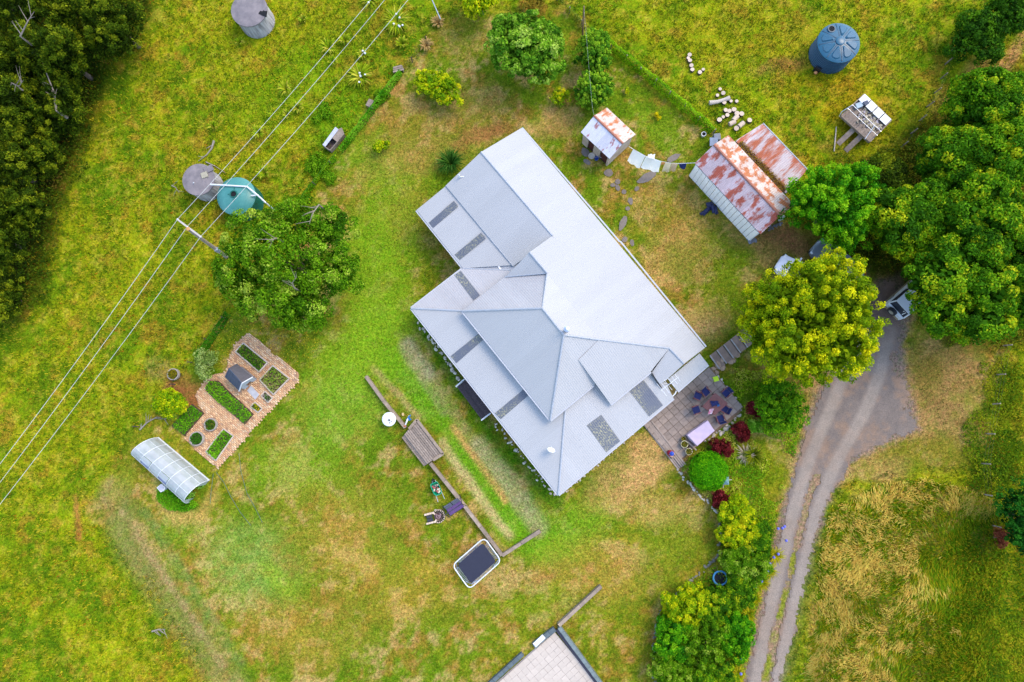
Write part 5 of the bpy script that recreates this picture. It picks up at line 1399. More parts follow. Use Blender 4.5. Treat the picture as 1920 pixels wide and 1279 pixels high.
# herringbone-ish courses of small bricks, far too many to pick apart: one part
pv = MB().prism([tuple(P(x, y).xy) for x, y in PLOT], -.05, .03).build('brick_paving', M('sandy_bed', srgb(206, 170, 138, .66), .95, .3, 5, col2=srgb(160, 118, 88, .66)), None, label='peach brick paving of the vegetable garden', kind='structure')
def brick_field():
    uu = (P(*zz8(1140, 370))-P(*zz8(795, 90))); uu.z = 0; uu.normalize(); vv = Vector((-uu.y, uu.x, 0))
    pts = [P(x, y, .05) for x, y in PLOT]; o = pts[0]; q = [((p-o).dot(uu), (p-o).dot(vv)) for p in pts]
    L, W_ = .26, .13
    A, B_ = np.meshgrid(np.arange(min(a for a, _ in q), max(a for a, _ in q), L), np.arange(min(b for _, b in q), max(b for _, b in q), W_))
    A = A+(np.arange(A.shape[0]) % 2)[:, None]*L/2
    A = A.ravel(); B_ = B_.ravel(); k = (sdf(A, B_, q) < .1*rng.random(len(A))) & (rng.random(len(A)) < .97); A = A[k]; B_ = B_[k]; n = len(A)
    hx = (L-.02)/2; hy = (W_-.02)/2; z = .045+rng.random(n)*.015
    U = np.array(uu)[:2]; Vv = np.array(vv)[:2]; O = np.array(o)[:2]
    cs = []
    for zz_, sc in ((0.02, 1), (None, .96)):
        for sx, sy in ((-1, -1), (1, -1), (1, 1), (-1, 1)):
            xy = O+(A+sx*hx*sc)[:, None]*U+(B_+sy*hy*sc)[:, None]*Vv
            cs.append(np.concatenate([xy, (np.full(n, zz_) if zz_ else z)[:, None]], 1))
    V = np.stack(cs, 1).reshape(-1, 3)
    f = np.array([[4, 5, 6, 7], [0, 1, 5, 4], [1, 2, 6, 5], [2, 3, 7, 6], [3, 0, 4, 7]])
    F = (np.arange(n)[:, None, None]*8+f[None]).reshape(-1).astype(np.int32)
    t = rng.random(n)
    col = np.where((t < .5)[:, None], np.array(srgb(230, 182, 132, .7)), np.where((t < .8)[:, None], np.array(srgb(216, 162, 116, .68)), np.array(srgb(236, 198, 154, .7))))*rng.uniform(.8, 1.15, n)[:, None]
    m, nt, b, new, lk = newmat('garden_brick'); a = new('ShaderNodeAttribute'); a.attribute_name = 'Col'; lk(a.outputs[0], b.inputs['Base Color']); b.inputs['Roughness'].default_value = .9
    me = fast_mesh('bricks', V, 4, np.repeat(col[:, None], 8, 1).reshape(-1, 3), m, faces=F)
    tag(link('bricks', me, pv), kind='stuff')
brick_field()
EDGE = M('bed_edging', srgb(226, 206, 184, .66), .85, .2, 4, randvar=.1)
def bed(label, pts, kind, hgt=.22, edge=True, seed=1, dens=260, hmax=.28):
    w = [P(*zz8(x, y)) for x, y in pts]; c = sum(w, Vector())/len(w)
    t = thing('garden_bed', label, 'garden bed', c); n = len(w)
    MB().prism([tuple(p.xy) for p in w], -.03, hgt*.72).build('soil', SOIL, t)
    if edge:
        for i in range(n):
            a, b = w[i], w[(i+1) % n]
            MB().beam(a+up*hgt*.5, b+up*hgt*.5, .09, hgt).build('edging_board', EDGE, t)
    g = np.random.default_rng(seed)
    x = np.array([p.x for p in w]); y = np.array([p.y for p in w]); ar = .5*abs(sum(x[i]*y[(i+1) % n]-x[(i+1) % n]*y[i] for i in range(n)))
    N = int(ar*dens*3); X = g.uniform(x.min(), x.max(), N); Y = g.uniform(y.min(), y.max(), N)
    pl = [(p.x, p.y) for p in w]; k = inpoly(X, Y, pl) & (polydist(X, Y, pl, True) > .06); X = X[k]; Y = Y[k]; N = len(X)
    nz = fbm(X, Y, 1.3, seed, 3); hh = hgt*.75+g.random(N)*hmax*(.4+nz)
    pal = {'lush': (C8(84, 156, 26)*1.4, C8(124, 186, 40)*1.5), 'mixed': (C8(66, 122, 30)*1.3, C8(150, 184, 60)*1.3), 'flower': (C8(90, 150, 40), C8(226, 214, 40)), 'pink': (C8(80, 130, 60), C8(232, 214, 214)), 'weedy': (C8(120, 166, 44)*1.4, C8(180, 168, 110)*1.4)}[kind]
    tt = sst(.35, .7, nz*.6+g.random(N)*.4)
    col = pal[0]*(1-tt)[:, None]+pal[1]*tt[:, None]
    if kind == 'flower': kk = g.random(N) < .3; col[kk] = C8(236, 214, 20)
    nn = g.normal(0, .55, (N, 3)); nn[:, 2] += 1
    leaf_mesh('plants', np.stack([X, Y, hh], -1), nn, g.uniform(.08, .2, N), .4, col*g.uniform(.7, 1.2, N)[:, None], t, kind='stuff')
bed('raised bed of dark green plants at the top corner of the brick garden', [(775, 155), (935, 285), (880, 347), (722, 212)], 'mixed', seed=1)
bed('square raised bed with pale board edges and weedy growth', [(970, 305), (1080, 390), (975, 497), (884, 400)], 'weedy', seed=2, dens=190)
bed('tiny bed with white flowers next to the square bed', [(915, 475), (967, 520), (937, 550), (889, 505)], 'pink', .12, seed=3)
bed('tiny bed with yellow flowers beside the long lush bed', [(850, 547), (897, 590), (870, 617), (820, 578)], 'flower', .12, seed=4)
bed('long lush green bed running beside the playhouse', [(525, 440), (550, 405), (605, 405), (680, 478), (842, 628), (782, 697), (600, 545), (520, 470)], 'lush', .14, False, 5)
bed('lush green bed beside the wide brick path and greenhouse', [(430, 560), (512, 622), (382, 772), (292, 705)], 'lush', .14, False, 6)
bed('lush green bed in the lowest corner of the brick garden', [(640, 725), (707, 772), (590, 937), (523, 876)], 'lush', .14, True, 7)
def ring_planter(label, px, py, r, hgt, pal, mat):
    c = P(px, py); t = thing('ring_planter', label, 'planter', c)
    MB().lathe(c, [(r, -.02), (r, hgt), (r*.84, hgt), (r*.82, hgt-.12)], 28, False, False).build('ring', mat, t, smooth=40)
    MB().lathe(c, [(0.0, hgt-.12), (r*.84, hgt-.11)], 24, False, True).build('soil', SOIL, t)
    g = np.random.default_rng(int(px*7)); N = int(500*r*r*2); a = g.uniform(0, 6.28, N); q = np.sqrt(g.random(N))*r*.84
    nn = g.normal(0, .5, (N, 3)); nn[:, 2] += 1
    leaf_mesh('plants', np.stack([c.x+np.cos(a)*q, c.y+np.sin(a)*q, hgt-.08+g.random(N)*.2], -1), nn, g.uniform(.08, .17, N), .45, np.where((g.random(N) < .6)[:, None], pal[0], pal[1])*g.uniform(.7, 1.2, N)[:, None], t)
CR = M('concrete_ring', srgb(190, 178, 164, .66), .9, .25, 4)
ring_planter('round concrete planter nearer the wide brick path', *zz8(560, 697), .5, .32, (C8(70, 130, 30), C8(128, 140, 60)), CR)
ring_planter('round concrete planter nearer the greenhouse', *zz8(468, 790), .56, .32, (C8(64, 130, 40), C8(84, 150, 50)), CR)
ring_planter('concrete ring trough filled with yellow-green weed by the paddock fence', *zz8(311, 363), .46, .3, (C8(160, 150, 40), C8(130, 140, 40)), CR)
# playhouse
def zpl(x, y): return (420+x/8.527, 620+y/8.527)
t = thing('playhouse', 'dark grey roofed childrens playhouse with white gable trim', 'playhouse', P(446, 707))
zr, ze = 1.95, 1.2
r0, r1 = P(*zpl(75, 598), zr), P(*zpl(288, 840), zr); n0, n1 = P(*zpl(203, 527), 1.35), P(*zpl(458, 745), 1.35); s0, s1 = P(*zpl(8, 735), .95), P(*zpl(242, 968), .95)
PHR = M('slate_grey_roof', srgb(84, 92, 112, .62), .45, .15, 2); PHR2 = M('slate_brown_roof', srgb(96, 92, 98, .62), .5, .15, 2)
for A_, mt in (([r0, r1, n1, n0], PHR2), ([r0, r1, s1, s0], PHR)):
    ro = MB().slab([p-up*.02 for p in A_], .04).build('roof_panel', mt, t)
    for i in range(7):
        f = (i+.5)/7; MB().beam(A_[0].lerp(A_[1], f), A_[3].lerp(A_[2], f), .03, .025).build('batten', mt, ro)
MB().tube([r0, r1], .04, 8).build('ridge_cap', PHR, t)
axp = (r1-r0).normalized(); b0_ = n0.lerp(s0, .12)+axp*.1; b1_ = n1.lerp(s1, .12)-axp*.12; c0_ = n0.lerp(s0, .86)+axp*.1; c1_ = n1.lerp(s1, .86)-axp*.12
w = MB()
for a, b in ((b0_, b1_), (c0_, c1_), (b0_, c0_)): w.beam(Vector((a.x, a.y, .5)), Vector((b.x, b.y, .5)), .05, 1.0)
w.build('wall', M('playhouse_wall', srgb(150, 146, 150, .62), .7), t)
w = MB(); rr = r1-axp*.1
w.slab([Vector((b1_.x, b1_.y, .75)), Vector((rr.x, rr.y, zr-.08)), Vector((c1_.x, c1_.y, .75))], .04); w.beam(Vector((b1_.x, b1_.y, .4)), Vector((b1_.lerp(c1_, .3).x, b1_.lerp(c1_, .3).y, .4)), .05, .8); w.beam(Vector((c1_.x, c1_.y, .4)), Vector((c1_.lerp(b1_, .3).x, c1_.lerp(b1_, .3).y, .4)), .05, .8)
w.build('gable_wall', M('playhouse_front', srgb(196, 204, 206, .66), .6), t)
for e in (n1, s1): MB().beam(r1, e, .06, .1).build('barge_board', WHITE, t)
MB().slab([P(*zpl(x, y), .06) for x, y in ((430, 880), (565, 1020), (500, 1105), (368, 960))], .05).build('doorstep', M('pale_grey_slab', srgb(206, 204, 206, .66), .85), t)

# ------------------------------------------------------------------ greenhouse tunnel
def greenhouse():
    A0, A1 = P(*zz8(70, 903)), P(*zz8(412, 1215)); B0, B1 = P(*zz8(203, 783)), P(*zz8(543, 1068))
    # far base edge lies lower than it looks because its wall is upright
    t = thing('polycarbonate_greenhouse', 'white-ribbed arched polycarbonate greenhouse beside the vegetable beds', 'greenhouse', (A0+A1+B0+B1)/4)
    w0 = B0-A0; w1 = B1-A1; hh = 1.75
    m, nt, b, new, lk = newmat('polycarbonate')
    n = noise(nt, 2.0, 3, .6); r = ramp(nt, [(.3, srgb(196, 200, 200, .66)), (.7, srgb(220, 222, 220, .66))]); lk(n.outputs[0], r.inputs[0]); lk(r.outputs[0], b.inputs['Base Color']); b.inputs['Roughness'].default_value = .3
    tr_ = new('ShaderNodeBsdfTransparent'); tr_.inputs[0].default_value = (.92, .95, .93, 1); mx = new('ShaderNodeMixShader'); mx.inputs[0].default_value = .7
    lk(tr_.outputs[0], mx.inputs[1]); lk(b.outputs[0], mx.inputs[2]); lk(mx.outputs[0], nt.nodes['Material Output'].inputs['Surface'])
    K = 10; NR = 6
    def arc(f, k, e=0.0):
        a = math.pi*k/K; a0 = A0.lerp(A1, f); ww = w0.lerp(w1, f)
        return a0+ww*(.5-(.5+e)*math.cos(a))+up*(max(0, math.sin(a))**.8*(hh+e)+.02)
    RIB = M('white_rib', (.58, .59, .6), .4, .05)
    for i in range(NR+1):
        MB().tube([arc(i/NR, k, .008) for k in range(K+1)], .022, 6).build('rib', RIB, t, smooth=60)
    for k in (2, 5, 8): MB().tube([arc(0, k, .006), arc(1, k, .006)], .012, 6).build('purlin', RIB, t)
    for i in range(NR):
        for k0, k1 in ((0, 2), (2, 5), (5, 8), (8, 10)):
            if i in (1, 3) and k0 == 2: continue
            b_ = MB()
            for k in range(k0, k1): b_.add([arc(i/NR, k), arc((i+1)/NR, k), arc((i+1)/NR, k+1), arc(i/NR, k+1)], [(0, 1, 2, 3)])
            b_.build('panel', m, t, smooth=True)
    # roof vents propped open on the lower-left side
    for i in (1, 3):
        f0, f1 = (i+.05)/NR, (i+.95)/NR
        b_ = MB()
        for k in (3.5, 4.2): b_.add([arc(f0, k, .04), arc(f1, k, .04), arc(f1, k+.7, .04), arc(f0, k+.7, .04)], [(0, 1, 2, 3)])
        o = b_.build('vent', m, t, smooth=True)
        MB().add([arc(f0, 2.5), arc(f1, 2.5), arc(f1, 3.6), arc(f0, 3.6)], [(0, 1, 2, 3)]).build('vent_opening_strip', M('vent_opening_tone', srgb(136, 144, 186, .66), .4), o)  # blue-grey strip put in for the dark opening under the vent
        MB().add([arc(f0, 2), arc(f1, 2), arc(f1, 2.5), arc(f0, 2.5)], [(0, 1, 2, 3)]).build('vent_sill', m, o)
    # ends: rear closed, front with a doorway
    for f, door in ((0, False), (1, True)):
        if not door:
            MB().add([arc(f, k) for k in range(K+1)], [list(range(K+1))]).build('end_panel', m, t)
        else:
            MB().add([arc(f, k) for k in (0, 1, 2, 3)]+[Vector((*arc(f, 3).xy, 0))], [[0, 1, 2, 3, 4]]).build('end_panel', m, t)
            MB().add([arc(f, k) for k in (7, 8, 9, 10)]+[Vector((*arc(f, 7).xy, 0))], [[0, 1, 2, 3, 4]]).build('end_panel', m, t)
    for s in (A0, B0):
        e = A1 if s is A0 else B1; MB().beam(s+up*.05, e+up*.05, .08, .12).build('base_rail', RIB, t)
    g = np.random.default_rng(3); N = 2200; f = g.random(N); s = .12+.76*g.random(N); s = np.where(abs(s-.5) < .1, s+.2*np.sign(s-.5), s)
    A0n, A1n, W0, W1 = map(np.array, (A0, A1, w0, w1))
    p = A0n+(A1n-A0n)*f[:, None]+(W0+(W1-W0)*f[:, None])*s[:, None]; p[:, 2] = g.random(N)*.8
    nn = g.normal(0, .5, (N, 3)); nn[:, 2] += 1
    leaf_mesh('crop_plants', p, nn, g.uniform(.1, .25, N), .5, C8(120, 170, 70)*1.6*g.uniform(.6, 1.3, N)[:, None], t)
greenhouse()
t = thing('water_box', 'white lidded box on the grass below the greenhouse', 'box', P(307, 914), R(-40), world=False)
MB().prism([(-.28, -.2), (.2, -.26), (.32, .02), (.24, .26), (-.2, .24)], 0, .4).build('tub', WHITE, t)
MB().prism([(-.2, -.14), (.14, -.18), (.22, .02), (.17, .18), (-.14, .17)], .4, .44).build('lid', M('lilac_white', srgb(214, 212, 224, .68), .5), t)
for i, pts in enumerate(([(405, 885), (420, 905), (432, 930), (450, 960), (470, 985)], [(448, 850), (452, 885), (463, 925), (480, 955), (492, 980)], [(400, 888), (396, 920), (394, 945)])):
    tag(MB().tube([P(x, y, .03) for x, y in pts], .022, 6).build('garden_hose', M('green_hose', srgb(120, 140, 100, .6), .6), smooth=60), ('green hose running from the brick corner down the lawn', 'longest thin hose curving right across the lawn', 'short hose beside the greenhouse front')[i], 'hose')

# ------------------------------------------------------------------ washing line and washing
def zz4(x, y): return (1060+x/7.308, 170+y/7.308)
LZ = 1.95
lp = [P(*zz4(x, y), z) for x, y, z in ((870, 765, 2.0), (930, 803, LZ), (1100, 898, LZ-.05), (1320, 972, LZ-.08), (1460, 995, LZ-.06), (1560, 1000, LZ-.02), (1780, 990, 2.1))]
tag(MB().tube(lp, .018, 6).build('washing_line', WHITE, smooth=60), 'white washing line strung between outhouse and barn', 'washing line')
def hang(name, label, cat, a, b, bl_, br_, mat, seed=1, n=9, wave=.05):
    """cloth pegged along a-b; bl_, br_ are its lower corners"""
    g = np.random.default_rng(seed); m = MB(); m2 = n
    for j in range(m2+1):
        for i in range(n+1):
            v = a.lerp(b, i/n).lerp(bl_.lerp(br_, i/n), j/m2)
            s = math.sin(math.pi*j/m2*.9)
            v = v+Vector((.35, .5, 0)).normalized()*(-s*.12+wave*math.sin(i*1.4+seed)*j/m2)+up*(.02*math.sin(i*2.1+j))
            m.v.append(v)
    for j in range(m2):
        for i in range(n): m.f.append([j*(n+1)+i, j*(n+1)+i+1, (j+1)*(n+1)+i+1, (j+1)*(n+1)+i]); m.mi.append(0)
    return tag(m.build(name, mat, smooth=True), label, cat)
LIN = M('white_linen', (.9, .88, .84), .8, .03)
_nt = LIN.node_tree; _t = _nt.nodes.new('ShaderNodeBsdfTranslucent'); _t.inputs[0].default_value = (.9, .9, .9, 1); _x = _nt.nodes.new('ShaderNodeMixShader'); _x.inputs[0].default_value = .5
_nt.links.new(_nt.nodes['Principled BSDF'].outputs[0], _x.inputs[1]); _nt.links.new(_t.outputs[0], _x.inputs[2]); _nt.links.new(_x.outputs[0], _nt.nodes['Material Output'].inputs['Surface'])
def zp(x, y, z): return P(*zz4(x, y), z)
hang('bed_sheet', 'large white sheet hanging nearest the outhouse', 'laundry', zp(930, 805, LZ), zp(1098, 898, LZ), zp(850, 962, .75), zp(1018, 1065, .7), LIN, 1)
hang('bed_sheet', 'second white sheet hanging in the middle of the line', 'laundry', zp(1106, 900, LZ), zp(1318, 973, LZ), zp(1032, 1052, .75), zp(1278, 1120, .7), LIN, 2)
hang('pillowcase', 'small white cloth folded over the far side of the line', 'laundry', zp(1140, 915, LZ), zp(1232, 945, LZ), zp(1140, 865, 1.75), zp(1236, 868, 1.75), LIN, 3)
hang('tea_towel', 'small orange cloth on the washing line', 'laundry', zp(1325, 974, LZ), zp(1368, 982, LZ), zp(1322, 1010, 1.6), zp(1358, 1018, 1.6), M('orange_cloth', srgb(236, 160, 80, .66), .8), 4, 5)
hang('bath_towel', 'cream towel hanging beside the orange cloth', 'laundry', zp(1372, 983, LZ), zp(1456, 996, LZ), zp(1334, 1102, .95), zp(1424, 1112, .95), M('cream_towel', srgb(240, 218, 172, .9), .85), 5, 6)
hang('bath_towel', 'tan towel hanging between cream towel and blue shorts', 'laundry', zp(1460, 996, LZ), zp(1545, 1000, LZ), zp(1440, 1098, 1.0), zp(1508, 1104, 1.0), M('tan_towel', srgb(224, 190, 146, .9), .85), 6, 6)
sh = thing('blue_shorts', 'navy shorts pegged at the barn end of the washing line', 'laundry', zp(1610, 1000, LZ))
hang_ = MB()
NV = M('navy_cloth', srgb(36, 58, 128, .62), .8)
MB().slab([zp(1560, 1000, LZ), zp(1662, 998, LZ), zp(1655, 1030, 1.65), zp(1562, 1032, 1.65)], .05).build('waist', NV, sh)
MB().slab([zp(1564, 1032, 1.65), zp(1606, 1032, 1.65), zp(1606, 1078, 1.3), zp(1578, 1060, 1.35)], .05).build('trouser_leg', NV, sh)
MB().slab([zp(1610, 1032, 1.65), zp(1655, 1030, 1.65), zp(1640, 1074, 1.3), zp(1608, 1080, 1.3)], .05).build('trouser_leg', NV, sh)
# stepping stones
SST = M('slate_stepping_stone', srgb(158, 144, 132, .54), .9, .25, 3, randvar=.12)
def step_stone(label, px, py, rx, ry, a, seed, grp=None):
    rd = random.Random(seed); n = 11; c = P(px, py)
    pts = [(c.x+math.cos(a)*x-math.sin(a)*y, c.y+math.sin(a)*x+math.cos(a)*y) for x, y in ((rx*math.cos(2*math.pi*k/n)*rd.uniform(.82, 1.08), ry*math.sin(2*math.pi*k/n)*rd.uniform(.82, 1.08)) for k in range(n))]
    tag(MB().prism(pts, -.04, .035).build('stepping_stone', SST), label, 'paving', grp)
step_stone('long grey flagstone in the path below the white sheets', 1214, 332, .95, .34, R(28), 1); step_stone('long grey flagstone in the path beyond the towels', 1263, 296, .62, .26, R(28), 2)
step_stone('largest oval slab of the stepping path near the house', 1168, 418, .68, .26, R(68), 3)
for i, (x, y) in enumerate(((1149, 347), (1158, 341), (1158, 352), (1170, 360), (1194, 354), (1182, 377), (1177, 391), (1171, 449), (1185, 455))):
    step_stone('small stepping stone of the worn path, '+('leftmost of the upper three', 'topmost of all', 'lower right of the upper three', 'alone below the upper three', 'rightmost, nearest the white sheets', 'just below the rightmost one', 'just above the large oval slab', 'nearest the roof edge below the oval slab', 'lowest of the path by the lawn')[i], x, y, .2+.05*(i % 3), .17+.04*(i % 2), i, 10+i, 'small stepping stones of the worn path')
for i, (x, y, rx, ry, a, lb) in enumerate(((1098, 286, .45, .3, -.8, 'broken grey slab against the outhouse front'), (1101, 304, .36, .2, -.6, 'small broken slab furthest below the outhouse'), (1141, 324, .38, .32, .3, 'pale slab on the worn spot below the outhouse'))):
    step_stone(lb, x, y, rx, ry, a, 30+i)
c = P(1118, 299); t = thing('bucket', 'bright blue bucket in front of the outhouse', 'bucket', c)
MB().lathe(c, [(.12, 0), (.17, .28), (.15, .28), (.12, .1)], 18, True, True).build('pail', M('bucket_blue', srgb(40, 96, 200, .64), .5), t, smooth=40)
MB().tube([c+Vector((.17*math.cos(a), .03, .28+.12*math.sin(a))) for a in [math.pi*i/8 for i in range(9)]], .008, 5).build('handle', CHROME, t)
for i, (x, y, lb) in enumerate(((1128, 292, 'white basin at the right-hand outhouse doorway'), (1109, 294, 'pale lump of rubble left of the blue bucket'))):
    c = P(x, y); tag(MB().lathe(c, [(.18, 0), (.27, .2), (.24, .22), (.18, .12)], 14, True, True).build(('basin', 'rubble_lump')[i], (WHITE, STONE)[i], smooth=40), lb, ('basin', 'stone')[i])
c = P(1318, 254); tag(MB().lathe(c, [(.16, 0), (.2, .3), (.15, .3), (.13, .1)], 16, True, True).build('white_bucket', [WHITE], smooth=40), 'white bucket at the fence corner above the barn', 'bucket')
MB().lathe(c, [(.0, .27), (.15, .28)], 14, False, True).build('bucket_dark_inside', M('black_void', (.004, .004, .005), .9), bpy.data.objects['white_bucket'])  # black disc stands in for the dark inside of the bucket
t = thing('tin_lean_to', 'small blue-grey tin box at the upper corner of the barn', 'shed', P(1338, 266))
MB().slab([P(1331, 258, 1.3), P(1346, 258, 1.3), P(1346, 272, 1.2), P(1331, 274, 1.2)], .05).build('lid', M('blue_tin', srgb(140, 154, 176, .64), .5), t)
MB().box(P(1338, 267), .5, .5, 1.15, .1).build('cabinet', M('grey_tin', srgb(130, 136, 146, .62), .6), t)
c = P(1461, 413, .0); tag(MB().lathe(c, [(.1, 0), (.16, .5), (.14, .9), (.03, 1.0)], 14).build('gas_bottle', WHITE, smooth=50), 'small white gas bottle at the lower end of the barn', 'gas bottle')
g = np.random.default_rng(12); b = MB()
n = 14
for k, (dx, dy, lx, ly, a) in enumerate(((-.15, -.2, .9, .35, .75), (.1, .25, .5, .5, .2), (.35, 0, .35, .8, .3), (.55, -.15, .3, .7, .25), (-.5, -.4, .4, .25, .6))):
    c = P(1328, 391)+Vector((dx, dy, 0)); kk = len(b.v)
    for j in range(8):
        for i in range(8):
            x, y = (i/7-.5)*lx, (j/7-.5)*ly; b.v.append(c+Vector((x*math.cos(a)-y*math.sin(a), x*math.sin(a)+y*math.cos(a), .05+.22*(1-((i-3.5)/3.5)**2)*(1-((j-3.5)/3.5)**2)+abs(g.normal(0, .05)))))
    for j in range(7):
        for i in range(7): b.f.append([kk+j*8+i, kk+j*8+i+1, kk+(j+1)*8+i+1, kk+(j+1)*8+i]); b.mi.append(0)
tag(b.build('crumpled_tarpaulin', M('navy_tarp', srgb(38, 44, 92, .6), .5, .3, 4), smooth=True), 'crumpled navy tarpaulin on the lawn below the barn wall', 'tarpaulin')
stones('rubble_heap', 'grey rubble at the lower corner of the barn', [(1402, 446), (1412, 450)], 9, .12, .3, M('grey_rubble', srgb(150, 152, 160, .62), .9, randvar=.2), .16, 21)
stones('rubble_heap', 'scattered grey stones below the lower end of the barn', [(1440, 432), (1456, 424), (1466, 418)], 10, .08, .22, M('grey_rubble', srgb(150, 152, 160, .62), .9, randvar=.2), .14, 22)

# ------------------------------------------------------------------ vehicles (x forward)
TYRE = M('tyre_rubber', (.02, .02, .022), .8, .2); RIM = M('alloy', (.5, .5, .52), .35, .1, metal=.7)
LAMP = M('headlamp_glass', (.7, .72, .75), .15, .1); TAIL = M('tail_lamp', (.35, .02, .02), .2, .1)
def loft(secs):
    """secs: list of lists of (x,y,z) with the same count, mirrored closed outline"""
    b = MB(); n = len(secs[0]); b.v = [Vector(p) for s in secs for p in s]
    for i in range(len(secs)-1):
        for j in range(n): b.f.append([i*n+j, i*n+(j+1) % n, (i+1)*n+(j+1) % n, (i+1)*n+j]); b.mi.append(0)
    b.f.append(list(reversed(range(n)))); b.mi.append(0); b.f.append([(len(secs)-1)*n+j for j in range(n)]); b.mi.append(0)
    return b
def car(label, loc, rz, paint, L=4.2, W=1.72, Hh=1.45, suv=False, trim=None):
    t = thing('parked_suv' if suv else 'parked_car', label, 'car', loc, rz, world=False)
    def sec(x, w, z0, z1, wt): return [(x, -w, z0), (x, w, z0), (x, w*1.0, (z0+z1)/2), (x, wt, z1), (x, wt*.6, z1+.03), (x, -wt*.6, z1+.03), (x, -wt, z1), (x, -w, (z0+z1)/2)]
    hw = W/2; l = L/2
    if suv:
        S = [sec(-l, hw*.93, .45, 1.0, hw*.9), sec(-l+.1, hw, .38, 1.05, hw*.94), sec(-.3, hw, .36, 1.08, hw*.95), sec(l-1.35, hw, .36, 1.06, hw*.94), sec(l-.25, hw*.96, .4, .98, hw*.88), sec(l, hw*.85, .45, .85, hw*.78)]
    else:
        S = [sec(-l, hw*.72, .4, .8, hw*.62), sec(-l+.22, hw*.92, .3, .95, hw*.82), sec(-l+.9, hw, .26, .98, hw*.9), sec(0, hw, .25, .96, hw*.92), sec(l-1.2, hw, .26, .93, hw*.88), sec(l-.4, hw*.93, .3, .8, hw*.78), sec(l-.1, hw*.78, .34, .7, hw*.62), sec(l, hw*.55, .4, .6, hw*.42)]
    loft(S).build('body', paint, t, smooth=35)
    def cab(x, w, z): return [(x, -w, z), (x, w, z)]
    zb = 1.06 if suv else .95; zt = Hh+(.3 if suv else 0)
    xs = (-l+.12, -l+.3, .75, 1.3) if suv else (-l+.35, -l+1.05, .55, 1.15)
    wt = hw*.8 if suv else hw*.7; wb_ = hw*.93 if suv else hw*.88
    b = MB(); b.add([(xs[0], -wb_, zb), (xs[0], wb_, zb), (xs[3], wb_, zb), (xs[3], -wb_, zb), (xs[1], -wt, zt-.04), (xs[1], wt, zt-.04), (xs[2], wt, zt-.04), (xs[2], -wt, zt-.04)], [(3, 2, 1, 0), (0, 1, 5, 4), (1, 2, 6, 5), (2, 3, 7, 6), (3, 0, 4, 7)])
    b.build('glasshouse', GLASS, t)
    rf = MB(); e = .05
    ring = rrect([Vector((xs[1]-e, -wt-e, zt)), Vector((xs[2]+e, -wt-e, zt)), Vector((xs[2]+e, wt+e, zt)), Vector((xs[1]-e, wt+e, zt))], .18, 4); rf.slab(ring, .06)
    ro = rf.build('roof', paint, t)
    for s in (-1, 1):
        MB().beam((xs[0], s*wb_, zb), (xs[1], s*wt, zt), .09, .07).build('pillar', paint, t); MB().beam((xs[3], s*wb_, zb), (xs[2], s*wt, zt), .09, .07).build('pillar', paint, t); MB().beam((-.25, s*(wb_+.01), zb), (-.2, s*(wt+.01), zt-.03), .08, .05).build('pillar', paint, t)
        MB().box((.85, s*(hw+.08), zb-.02), .12, .18, .12).build('mirror', paint, t)
        MB().box((l-.22 if not suv else l-.05, s*hw*.68, .58 if not suv else .65), .2 if not suv else .1, .3, .14).build('headlight', LAMP, t)
        MB().box((-l+.06, s*hw*.78, .62), .1, .16, .3).build('tail_light', TAIL, t)
        for x in (-l+.85, l-.85):
            w = MB().tube([(x, s*(hw-.2), .32), (x, s*(hw+.01), .32)], .34 if suv else .31, 20).build('wheel', TYRE, t, smooth=40)
            MB().tube([(x, s*(hw-.02), .32), (x, s*(hw+.02), .32)], .2, 16).build('rim', RIM, w, smooth=40)
    MB().box((l-.02 if suv else l-.08, 0, .4), .1, W*.8, .16).build('bumper', DARKM if not suv else CHROME, t)
    MB().box((-l+.0, 0, .4), .12, W*.85, .16).build('bumper', DARKM if not suv else trim or paint, t)
    if suv:
        sp = MB().tube([(-l-.02, .12, .95), (-l-.24, .12, .95)], .36, 22).build('spare_wheel', TYRE, t, smooth=40)
        MB().tube([(-l-.2, .12, .95), (-l-.26, .12, .95)], .2, 18).build('rim', M('beige_cover', srgb(190, 182, 160, .62), .6), sp, smooth=40)
        MB().beam((-l-.05, hw*.55, .7), (-l-.05, hw*.55, 1.0), .1, .1).build('hinge', CHROME, t)
        for s in (-1, 1): MB().beam((-l+.3, s*(hw+.04), .42), (l-.3, s*(hw+.04), .42), .12, .06).build('side_step', trim or CHROME, t)
        for i in range(4): MB().beam((-l+.16+.01*i, -wt+.2+.16*i, 1.16), (-l+.26+.01*i, -wt+.2+.16*i, 1.6), .05, .03).build('rear_ladder_bar', WHITE, t)
    return t
SILV = M('silver_paint', (.6, .61, .62), .3, .04); WHT = M('white_car_paint', (.74, .72, .76), .25, .04); GRB = M('grey_blue_paint', (.22, .25, .29), .28, .08, metal=.35)
fd = P(1722, 545)-P(1686, 576)
car('silver off-road car with spare wheel, half under the trees', P(1702, 556), math.atan2(fd.y, fd.x), SILV, 4.1, 1.66, 1.5, True, M('tan_trim', srgb(190, 170, 130, .62), .6))
car('white car nose showing from under the yellow cypress', P(1498, 521), math.atan2(.56, -.83), WHT, 4.2, 1.74, 1.42)
car('grey-blue car showing between yellow cypress and green trees', P(1562, 496), math.atan2(.66, -.75), GRB, 4.3, 1.76, 1.46)

